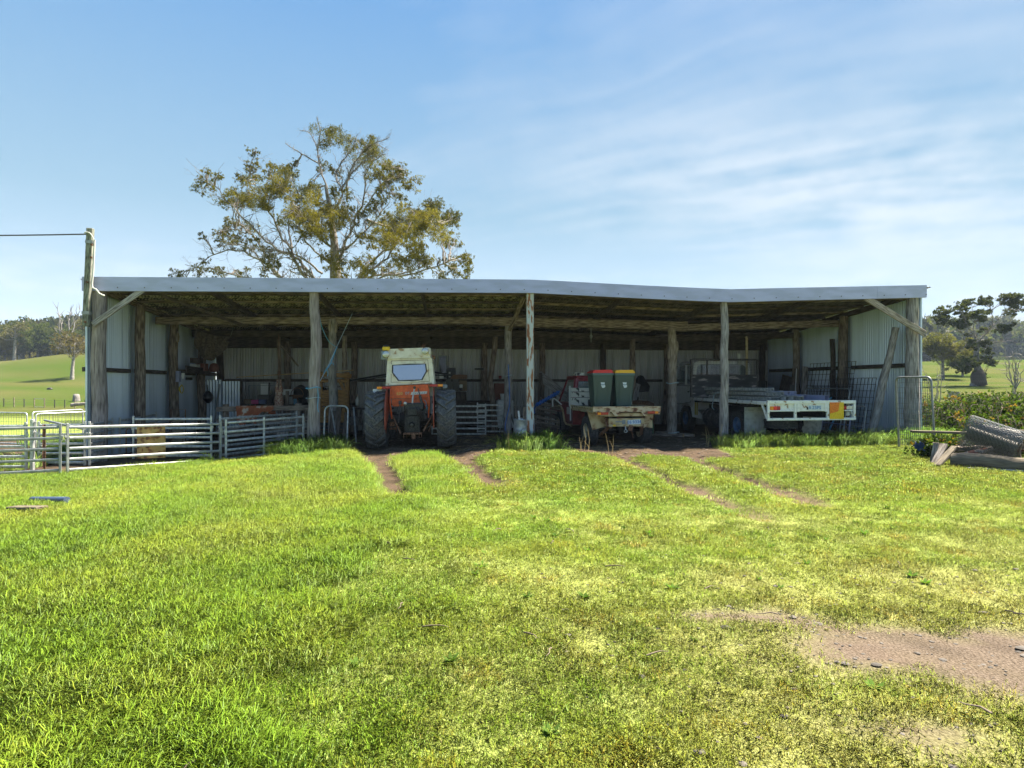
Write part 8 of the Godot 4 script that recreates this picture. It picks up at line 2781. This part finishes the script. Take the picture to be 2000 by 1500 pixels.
func build_right_side():
	var y := func(x: float, z: float) -> float: return height(x, z)
	for e in [
		[10.9, -13.9, 0.75, 0.75, 0.6, 401, 90, "bramble bush close behind the mesh gate, left of the wire roll"],
		[9.3, -13.2, 0.45, 0.42, 0.4, 408, 60, "small low bramble sprawling round the blue tarpaulin scrap"],
		[12.1, -15.0, 1.1, 0.95, 0.8, 402, 130, "wide bramble bush behind the timber heap"],
		[12.6, -13.4, 0.8, 0.7, 0.6, 403, 90, "bramble bush at the right edge of the photo over the timber heap"],
		[13.6, -16.8, 1.4, 1.15, 1.0, 404, 150, "tall bramble bush farther back at the right edge"],
		[12.9, -18.2, 1.0, 1.0, 0.9, 405, 110, "bramble bush along the shed's right wall, behind the others"],
		[15.6, -19.6, 1.6, 1.1, 1.1, 406, 140, "farthest bramble bush, running along the paddock's edge"],
		[17.4, -21.4, 1.4, 1.0, 1.0, 407, 90, "thin bramble bush at the far right by the fallen branches"]]:
		bramble(e[7], Vector3(e[0], y.call(e[0], e[1]) - 0.05, e[1]), e[2], e[3], e[4], e[5], e[6])
	# a dark round shrub in the paddock behind them
	rng.seed = 410
	var t := thing("dark_shrub", "dark brown-green shrub beyond the brambles, close to the shed's right wall", "shrub", Vector3(22.0, y.call(22.0, -30.5), -30.5))
	var lv := Leaves.new()
	var st := nb()
	for k in 26:
		var o := rv()
		var c := Vector3(o.x * 1.5, 0.55 + o.y * 0.35, o.z * 0.7)
		tube(st, wavy(Vector3(o.x * 0.3, 0, 0), c, 3, 0.08), [0.02, 0.015, 0.01, 0.005], 4, false)
		clump(lv, c, 0.4, 90, 0.10, 0.05, L(.05, .055, .03), L(.11, .11, .06), 0.1, 0.8)
	part(t, "stems", st, M.brown_wood)
	put(t, "leaves", lv.mesh(), M.leaf)
	# the big weathered log at the front of the heap
	var o := logpart(self, "weathered_log", Vector3(8.55, y.call(8.55, -11.9) + 0.08, -11.95), Vector3(9.75, y.call(9.75, -10.7) + 0.10, -10.75), 0.155, 0.17, M.heap_wood, 71.0, 0.03)
	tag(o, "thick weathered log lying at the front of the timber heap", "log")
	# the roll of wire netting: hoops of hexagonal mesh in a cylinder
	t = thing("wire_roll", "grey roll of wire netting lying on the timber heap", "wire roll", Vector3(8.96, 0.66, -12.15))
	var ax := (Vector3(9.50, 0.36, -11.50) - Vector3(8.96, 0.66, -12.15))
	var len0 := ax.length()
	t.basis = along(Vector3.ZERO, ax)
	st = nb()
	for layer in 4:
		var r := 0.35 - layer * 0.055
		var nr := 26
		for j in nr:
			var yy := len0 * j / nr
			for k in 26:
				var a := TAU * (k + 0.5 * (j % 2)) / 26.0
				var b := TAU * (k + 0.5 * (j % 2) + 0.5) / 26.0
				var p0 := Vector3(cos(a) * r, yy + layer * 0.01, sin(a) * r)
				var p1 := Vector3(cos(b) * r, yy + len0 / nr, sin(b) * r)
				var c := TAU * (k + 0.5 * (j % 2) - 0.5) / 26.0
				var p2 := Vector3(cos(c) * r, yy + len0 / nr, sin(c) * r)
				wire3(st, p0, p1, 0.0042)
				wire3(st, p0, p2, 0.0042)
	part(t, "netting", st, M.wire).set_meta("kind", "stuff")
	st = nb()
	tube(st, [Vector3(0, 0.05, 0), Vector3(0, len0 - 0.05, 0)], 0.13, 14)
	part(t, "roll_core", st, M.dark_steel)
	t = thing("dark_mat_roll", "dark roll of old matting behind the wire roll on the heap", "roll", Vector3(9.9, 0.50, -12.6))
	st = nb()
	tube(st, [Vector3(-0.3, 0.12, 0), Vector3(0.35, 0.0, 0.1)], 0.17, 14)
	part(t, "roll", st, M.dark_steel)
	# drum on its side with a hoop
	t = thing("brown_drum", "brown drum lying on its side at the right end of the heap", "drum", Vector3(9.72, 0.32, -11.35), 0.5)
	st = nb()
	lathe(st, [Vector2(0, 0), Vector2(0.19, 0), Vector2(0.2, 0.02), Vector2(0.2, 0.38), Vector2(0.19, 0.4), Vector2(0.17, 0.38), Vector2(0.17, 0.1), Vector2(0, 0.1)], 20, Transform3D(Basis(Vector3.BACK, -1.3), Vector3.ZERO))
	part(t, "drum", st, M.tray_cream)
	st = nb()
	var hoop := []
	for k in 21:
		hoop.append(Vector3(-0.12, cos(TAU * k / 20.0) * 0.235, sin(TAU * k / 20.0) * 0.235))
	tube(st, hoop, 0.012, 6, false)
	part(t, "hoop", st, M.tan_wood)
	# boards and beams of the heap
	var k := 0
	for e in [
		[8.25, 0.62, -12.7, 9.45, 0.60, -12.5, 0.12, 0.05, M.heap_wood, "long pale board sticking out level behind the wire roll"],
		[9.3, 0.55, -12.3, 11.2, 0.50, -11.9, 0.16, 0.06, M.tan_wood, "pale new-looking beam at the right edge, top of the heap"],
		[9.4, 0.42, -11.9, 11.0, 0.36, -11.5, 0.14, 0.08, M.heap_wood, "weathered beam below the pale one at the right edge"],
		[9.2, 0.52, -11.9, 10.3, 0.36, -11.7, 0.05, 0.05, M.tan_wood, "thin pale stick lying across the heap right of the wire roll"],
		[8.28, 0.02, -12.05, 8.62, 0.40, -12.25, 0.13, 0.05, M.tan_wood, "broken reddish board end sticking up left of the heap"],
		[8.12, 0.03, -11.75, 8.72, 0.36, -12.1, 0.12, 0.06, M.heap_wood, "grey board slanting down to the grass at the left of the heap"],
		[8.35, 0.02, -12.2, 8.50, 0.42, -12.3, 0.10, 0.05, M.brown_wood2, "short brown board standing behind the slanting grey one"],
		[9.6, 0.20, -11.3, 11.2, 0.16, -11.0, 0.18, 0.10, M.dark_wood, "dark beam low in the heap at the right edge"],
		[9.75, 0.10, -10.95, 10.9, 0.08, -10.6, 0.12, 0.05, M.rust, "rusty flat bar in front of the heap at the right edge"],
		[8.55, 0.02, -11.55, 9.3, 0.03, -11.0, 0.06, 0.03, M.offwhite, "thin white strip lying in the grass before the weathered log"],
		[9.2, 0.25, -12.8, 11.6, 0.30, -12.9, 0.2, 0.1, M.brown_wood, "old brown beam at the back of the heap"],
		[9.9, 0.62, -12.7, 11.3, 0.6, -12.4, 0.10, 0.10, M.heap_wood, "grey split post across the back of the heap"],
		[9.5, 0.30, -11.8, 10.6, 0.46, -11.4, 0.04, 0.04, M.rust, "bent rusty rod poking out of the heap's right end"]]:
		lying("heap_timber", e[9], "timber", Vector3(e[0], e[1], e[2]), Vector3(e[3], e[4], e[5]), e[6], e[7], e[8], "timbers of the heap on the right")
		k += 1
	# broken terracotta ridge tiles under the roll
	for i in 5:
		st = nb()
		var p := []
		for q in 7:
			var a := PI * q / 6.0
			p.append([Vector3(cos(a) * 0.09, sin(a) * 0.06, 0), Vector3(cos(a) * 0.09, sin(a) * 0.06, 0.24)])
		sheet(st, p)
		o = part(self, "ridge_tile", st, M.terracotta if i % 2 else M.brown_wood2, Transform3D(Basis(Vector3.UP, 0.9 + 0.1 * i) * Basis(Vector3.RIGHT, -0.4), Vector3(8.62 + 0.075 * i, 0.16 + 0.03 * i, -11.95 + 0.05 * i)))
		tag(o, "curved brown tile shoved under the wire roll, " + ["leftmost", "second from the left", "middle", "second from the right", "rightmost"][i] + " of five", "tile", "tiles under the wire roll")
	t = thing("blue_tarp_scrap", "scrap of blue tarpaulin caught in the brambles left of the heap", "tarpaulin", Vector3(8.55, 0.32, -12.9))
	st = nb()
	var p := []
	for i in 7:
		var col := []
		for j in 6:
			col.append(Vector3(i * 0.033 - 0.1, j * 0.03 - 0.1 + 0.03 * sin(i * 1.9), 0.04 * sin(i * 2.3 + j * 1.7)))
		p.append(col)
	sheet(st, p)
	part(t, "scrap", st, M.tarp)
	# fallen grey branches and an old fence beyond the brambles
	rng.seed = 431
	for e in [[22.5, -27.5, 27.0, -26.6, 1.15, 0.9, "long fallen grey branch lying across the paddock edge, right"], [19.2, -24.5, 20.6, -24.0, 0.4, 1.5, "bare stick slanting up out of the brambles near the shed's wall"], [25.2, -28.5, 28.5, -27.2, 0.5, 1.9, "fallen branch with upturned twigs at the right edge of the photo"]]:
		var a := Vector3(e[0], height(e[0], e[1]) + e[4], e[1])
		var b := Vector3(e[2], height(e[2], e[3]) + e[5], e[3])
		t = thing("fallen_branch", e[6], "branch", a)
		st = nb()
		var w := wavy(Vector3.ZERO, b - a, 7, 0.03)
		tube(st, w, [0.09, 0.08, 0.07, 0.06, 0.05, 0.04, 0.03, 0.01], 7)
		for q in range(1, 8):
			for z in 2:
				tube(st, wavy(w[q], w[q] + (rv() + Vector3(0.4, 0.5, 0)).normalized() * rng.randf_range(0.3, 1.1), 4, 0.08), [0.025, 0.02, 0.014, 0.009, 0.003], 4, false)
		part(t, "limb", st, M.dead_wood)
	o = logpart(self, "hollow_stump", Vector3(29.4, height(29.4, -41.0) - 0.2, -41.0), Vector3(29.5, height(29.4, -41.0) + 1.1, -41.0), 0.42, 0.34, M.dead_wood, 81.0)
	tag(o, "pale hollow stump in the paddock before the leaning gum", "stump")
	o = logpart(self, "old_post", Vector3(24.3, height(24.3, -33.0) - 0.2, -33.0), Vector3(24.4, height(24.3, -33.0) + 0.85, -33.0), 0.17, 0.15, M.grey_wood, 82.0)
	tag(o, "short grey fence post standing behind the brambles", "post")
	o = logpart(self, "old_post", Vector3(19.9, height(19.9, -24.0) - 0.2, -24.0), Vector3(19.95, height(19.9, -24.0) + 0.95, -24.0), 0.09, 0.08, M.grey_wood, 83.0)
	tag(o, "thin fence post rising out of the brambles at the far right", "post")
	t = thing("water_trough", "low pale trough in the grass behind the brambles, near the shed's wall", "trough", Vector3(19.6, height(19.6, -27.5), -27.5), 0.15)
	st = nb()
	frame_ring(st, [Vector2(-0.75, -0.3), Vector2(0.75, -0.3), Vector2(0.75, 0.3), Vector2(-0.75, 0.3)], [Vector2(-0.65, -0.22), Vector2(0.65, -0.22), Vector2(0.65, 0.22), Vector2(-0.65, 0.22)], 0.0, 0.42, Transform3D(Basis(Vector3.RIGHT, -PI * 0.5), Vector3.ZERO))
	part(t, "trough", st, M.concrete)
	# dry grass stalks standing at the posts
	rng.seed = 440
	st = nb()
	for e in [[11.75, -1.5, 3], [11.9, -1.4, 2], [10.1, -1.0, 2], [15.6, -0.6, 5], [16.4, -0.5, 8], [12.3, -1.9, 3], [15.2, -0.5, 5], [16.9, -0.4, 4]]:
		for q in int(e[2]):
			var s := S(e[0] + rng.randf_range(-0.15, 0.15), e[1] + rng.randf_range(-0.15, 0.15), 0.0)
			s.y = height(s.x, s.z)
			var l := rng.randf_range(0.3, 0.62)
			tube(st, [s, s + Vector3(rng.randf_range(-0.05, 0.05), l * 0.5, 0), s + Vector3(rng.randf_range(-0.14, 0.14), l, rng.randf_range(-0.1, 0.1))], [0.004, 0.0035, 0.002], 4, false)
	tag(part(self, "dry_stalks", st, M.straw), "", "", "", "stuff")

func wire3(st: SurfaceTool, a: Vector3, b: Vector3, r: float):
	var d := (b - a).normalized()
	var x := d.cross(Vector3(a.x, 0, a.z)).normalized() * r
	var z := d.cross(x)
	var p := [x, (z * 0.87 - x * 0.5), (z * -0.87 - x * 0.5)]
	for i in 3:
		quad(st, a + p[i], a + p[(i + 1) % 3], b + p[(i + 1) % 3], b + p[i])

# ---------------------------------------------------------------- grass
# a tuft: blades that rise and lean over
func tuft(n: int, r: float, h: float, w: float, lean: float, sd: int, seedhead := false) -> ArrayMesh:
	rng.seed = sd
	var v := PackedVector3Array()
	var nn := PackedVector3Array()
	var c := PackedColorArray()
	for i in n:
		var a := rng.randf() * TAU
		var rr := sqrt(rng.randf()) * r
		var o := Vector3(cos(a) * rr, -0.01, sin(a) * rr)
		var b := a + rng.randf_range(-1.6, 1.6)
		var dir := Vector3(cos(b), 0, sin(b))
		var hh := h * rng.randf_range(0.55, 1.15)
		var ln := lean * rng.randf_range(0.3, 1.4)
		var ww := w * rng.randf_range(0.7, 1.2)
		var ac := dir.cross(Vector3.UP).rotated(Vector3.UP, rng.randf_range(-0.8, 0.8))
		var p0 := o
		var p1 := o + Vector3(0, hh * 0.55, 0) + dir * hh * ln * 0.25
		var p2 := o + Vector3(0, hh * (0.92 - 0.22 * ln), 0) + dir * hh * ln * 0.75
		var p3 := o + Vector3(0, hh * (1.02 - 0.5 * ln), 0) + dir * hh * ln * 1.25
		var g := rng.randf_range(0.78, 1.22)
		var tint := Color(g * rng.randf_range(0.9, 1.25), g, g * rng.randf_range(0.8, 1.2))
		if rng.randf() < 0.05:
			tint = Color(1.9, 1.25, 1.6)    # a dead blade
		var q := [p0 - ac * ww * 0.5, p0 + ac * ww * 0.5, p1 - ac * ww * 0.45, p1 + ac * ww * 0.45, p2 - ac * ww * 0.3, p2 + ac * ww * 0.3, p3]
		var nm: Vector3 = ac.cross(p2 - p0).normalized()
		if nm.y < 0:
			nm = -nm
		nm = (nm + Vector3.UP * 2.2).normalized()
		for k in [0, 1, 2, 1, 3, 2, 2, 3, 4, 3, 5, 4, 4, 5, 6]:
			v.append(q[k])
			nn.append(nm)
			c.append(tint)
	var arr := []
	arr.resize(Mesh.ARRAY_MAX)
	arr[Mesh.ARRAY_VERTEX] = v
	arr[Mesh.ARRAY_NORMAL] = nn
	arr[Mesh.ARRAY_COLOR] = c
	var me := ArrayMesh.new()
	me.add_surface_from_arrays(Mesh.PRIMITIVE_TRIANGLES, arr)
	return me

func build_grass():
	var short_t := [tuft(34, 0.10, 0.04, 0.0034, 0.9, 1), tuft(34, 0.10, 0.045, 0.0034, 1.0, 2), tuft(30, 0.11, 0.036, 0.0038, 1.2, 3)]
	var mid_t := [tuft(40, 0.11, 0.085, 0.0036, 0.9, 4), tuft(40, 0.12, 0.105, 0.0036, 1.0, 5), tuft(36, 0.11, 0.095, 0.004, 1.2, 6)]
	var long_t := [tuft(40, 0.12, 0.33, 0.008, 0.75, 7), tuft(40, 0.14, 0.40, 0.008, 0.9, 8)]
	var far_t := [tuft(56, 0.20, 0.045, 0.0065, 1.0, 9), tuft(56, 0.2, 0.052, 0.0065, 1.1, 10)]
	var sets := [short_t, mid_t, long_t, far_t]
	var xf := []
	var tint := []
	for s in sets:
		xf.append([]); tint.append([])
		for k in s.size():
			xf[-1].append([]); tint[-1].append([])
	rng.seed = 77
	var lush := L(.34, .58, .10)
	var lime := L(.52, .66, .15)
	var dry := L(.56, .57, .27)
	var deep := L(.19, .46, .09)
	var zones := [[2.0, 4.5, 1.6, 800.0], [4.5, 7.0, 1.6, 430.0], [7.0, 10.0, 2.0, 270.0], [10.0, 14.0, 2.5, 190.0], [14.0, 19.0, 3.0, 75.0]]
	for zn in zones:
		var d0: float = zn[0]
		var d1: float = zn[1]
		var half: float = d1 * 0.86 + zn[2]
		var n := int((d1 - d0) * half * 2.0 * zn[3])
		for i in n:
			var d := rng.randf_range(d0, d1)
			var x := rng.randf_range(-half, half)
			if absf(x) > d * 0.86 + zn[2]:
				continue
			var z := -d
			var so := soil(x, z)
			if rng.randf() < so * 1.25 - 0.1:
				continue
			var ba := bare(x, z)
			if rng.randf() < ba * 1.01:
				continue
			var wo := worn(x, z)
			if rng.randf() < wo * 0.45:
				continue
			var s := to_shed(x, z)
			# how tall: lush on the left, tall rank growth along the posts and fences, mown in the middle
			var clumpy := n1.get_noise_2d(x * 0.9 + 3.0, z * 0.9) * 0.5 + n1.get_noise_2d(x * 2.6, z * 2.6) * 0.35
			var left := smoothstep(0.8, -3.2, x + clumpy * 1.2)
			var near := 9.0
			for pu in [5.2, 10.71, 15.97, 21.42]:
				near = minf(near, Vector2((s.x - pu) * 0.62, s.y + 0.35).length())
			var rank := smoothstep(1.35, 0.25, near + clumpy * 0.6)
			if s.x > 16.5:
				rank = maxf(rank, smoothstep(0.9, 0.2, absf(s.y + 0.6) + clumpy * 0.4) * 0.75)
			if s.x < 4.4:
				rank = smoothstep(1.0, 0.0, z + lerpf(11.25, 16.1, clampf((x + 12.0) / 6.6, 0, 1)) - 0.15 + clumpy * 0.3) * 0.45
			var k := 0
			var kind := 0
			var tall: float = left * 0.75 + clumpy * 0.55 + rank * 0.9 - wo * 0.4
			if rank > 0.42 + rng.randf() * 0.2 or (tall > 1.05 and rng.randf() < 0.12):
				kind = 2
			elif tall > 0.34:
				kind = 1
			if kind == 0 and d > 8.0 + rng.randf() * 4.0:
				kind = 3
			k = rng.randi() % sets[kind].size()
			var sc := rng.randf_range(0.75, 1.25) * (1.0 + 0.25 * clumpy)
			if d > 10.0 and kind == 1:
				sc *= 1.1
			var ysc := sc * rng.randf_range(0.85, 1.15) * (1.0 - wo * 0.3)
			if kind == 2:
				ysc *= clampf(0.6 + rank * 0.55, 0.55, 1.1)
			var b := Basis(Vector3.UP, rng.randf() * TAU).rotated(Vector3(rng.randf_range(-1, 1), 0, rng.randf_range(-1, 1)).normalized(), rng.randf() * 0.3)
			b = b.scaled(Vector3(sc, ysc, sc))
			xf[kind][k].append(Transform3D(b, Vector3(x, height(x, z), z)))
			var mix1 := clampf(n1.get_noise_2d(x * 0.45 + 20.0, z * 0.45) * 1.1 + 0.42 + rng.randf_range(-0.3, 0.3), 0, 1)
			mix1 = clampf(mix1 - 0.45 * left * smoothstep(-8.0, -3.5, z), 0, 1)
			var c := lush.lerp(lime, mix1)
			c = c.lerp(dry, clampf(wo * 0.6 + smoothstep(-1.0, 5.0, x) * 0.22 + n1.get_noise_2d(x * 1.7, z * 1.7 + 60.0) * 0.35 - 0.1 + rng.randf_range(-0.15, 0.2), 0, 0.9))
			c = c.lerp(deep, clampf(rank * 0.8, 0, 0.75))
			c = c.lerp(L(.66, .45, .10), smoothstep(0.30, 0.55, n1.get_noise_2d(x * 2.1 + 13.0, z * 2.1)) * 0.6 * smoothstep(-1.5, 0.5, x))
			c = c.lerp(dry, ba * 0.5)
			tint[kind][k].append(c * rng.randf_range(0.8, 1.15))
	var names := ["short_grass", "lush_grass", "rank_grass", "mown_grass"]
	for a in sets.size():
		for k in sets[a].size():
			scatter(names[a], sets[a][k], M.grass, xf[a][k], tint[a][k])
	# a few stones and dry twigs on the worn ground
	rng.seed = 78
	var st := nb()
	lathe(st, [Vector2(0, 0), Vector2(0.9, 0.1), Vector2(1.0, 0.4), Vector2(0.6, 0.75), Vector2(0, 0.85)], 7, Transform3D(), -1)
	var stone := done(st)
	var sx := []
	var stn := []
	for i in 2200:
		var x := rng.randf_range(0.2, 5.5)
		var z := rng.randf_range(-6.0, -2.1)
		if rng.randf() > 0.15 + bare(x, z) * 0.85 + worn(x, z) * 0.3:
			continue
		var sc := rng.randf_range(0.004, 0.013) if rng.randf() < 0.95 else rng.randf_range(0.015, 0.032)
		sx.append(Transform3D(Basis(Vector3.UP, rng.randf() * TAU).scaled(Vector3(sc * rng.randf_range(0.8, 1.6), sc * 0.6, sc)), Vector3(x, height(x, z), z)))
		var g := rng.randf_range(0.5, 1.4)
		stn.append(Color(0.10 * g, 0.088 * g, 0.078 * g))
	var sm := plain(Color(1, 1, 1), 0.9)
	sm.vertex_color_use_as_albedo = true
	scatter("gravel", stone, sm, sx, stn)
	# clods and straw on the trampled earth at the shed's mouth
	sx = []
	stn = []
	for i in 5200:
		var s := Vector2(rng.randf_range(5.9, 21.0), rng.randf_range(-3.4, 3.0))
		var p := S(s.x, s.y)
		if soil(p.x, p.z) < 0.5:
			continue
		var sc := rng.randf_range(0.006, 0.02) if rng.randf() < 0.9 else rng.randf_range(0.02, 0.045)
		sx.append(Transform3D(Basis(Vector3.UP, rng.randf() * TAU).scaled(Vector3(sc * rng.randf_range(0.8, 1.8), sc * 0.6, sc)), Vector3(p.x, height(p.x, p.z), p.z)))
		var g := rng.randf_range(0.6, 1.5)
		stn.append(Color(0.11 * g, 0.082 * g, 0.062 * g))
	scatter("earth_clods", stone, sm, sx, stn)
	st = nb()
	tube(st, [Vector3(-1, 0, 0), Vector3(0.1, 0.12, 0.05), Vector3(1, 0, 0)], [0.025, 0.025, 0.02], 3)
	var stalk := done(st)
	sx = []
	stn = []
	for i in 2600:
		var s := Vector2(rng.randf_range(8.6, 13.6) if rng.randf() < 0.8 else rng.randf_range(5.9, 20.0), rng.randf_range(-2.6, 4.4))
		var p := S(s.x, s.y)
		if soil(p.x, p.z) < 0.4 or n1.get_noise_2d(p.x * 0.8, p.z * 0.8) < -0.05:
			continue
		var sc := rng.randf_range(0.05, 0.14)
		sx.append(Transform3D(Basis(Vector3.UP, rng.randf() * TAU).scaled(Vector3(sc, 0.12, 0.12)), Vector3(p.x, height(p.x, p.z) + 0.006, p.z)))
		stn.append(Color(0.30, 0.21, 0.10) * rng.randf_range(0.6, 1.2))
	scatter("loose_straw", stalk, sm, sx, stn)
	# dry twigs
	st = nb()
	tube(st, [Vector3(-1, 0.05, 0), Vector3(-0.3, 0.22, 0.1), Vector3(0.4, 0.15, -0.1), Vector3(1, 0.05, 0.15)], [0.09, 0.08, 0.06, 0.03], 5)
	var twig := done(st)
	sx = []
	stn = []
	for i in 20:
		var x := rng.randf_range(-1.5, 3.5)
		var z := rng.randf_range(-7.0, -2.2)
		var sc := rng.randf_range(0.03, 0.10)
		sx.append(Transform3D(Basis(Vector3.UP, rng.randf() * TAU).scaled(Vector3(sc, 0.06, 0.06)), Vector3(x, height(x, z) + 0.035, z)))
		stn.append(Color(0.14, 0.11, 0.08))
	scatter("dry_twigs", twig, sm, sx, stn)
	# clumps of broad-leaved weeds
	var lv := Leaves.new()
	for i in 16:
		var a := rng.randf() * TAU
		var dir := Vector3(cos(a), rng.randf_range(0.15, 0.8), sin(a)).normalized()
		lv.leaf(Vector3.ZERO, dir, dir.cross(Vector3.UP).normalized(), rng.randf_range(0.03, 0.07), 0.022, Color(1, 1, 1))
	sx = []
	stn = []
	for i in 260:
		var x := rng.randf_range(-3.0, 6.0)
		var d := rng.randf_range(2.0, 8.0)
		if n1.get_noise_2d(x * 1.2 + 5.0, d * 1.2) < 0.12 or soil(x, -d) > 0.4 or bare(x, -d) > 0.7:
			continue
		var sc := rng.randf_range(0.6, 1.3)
		sx.append(Transform3D(Basis(Vector3.UP, rng.randf() * TAU).scaled(Vector3.ONE * sc), Vector3(x, height(x, -d) + 0.005, -d)))
		stn.append(L(.13, .22, .045) * rng.randf_range(0.7, 1.4))
	scatter("low_weeds", lv.mesh(), M.weed, sx, stn)
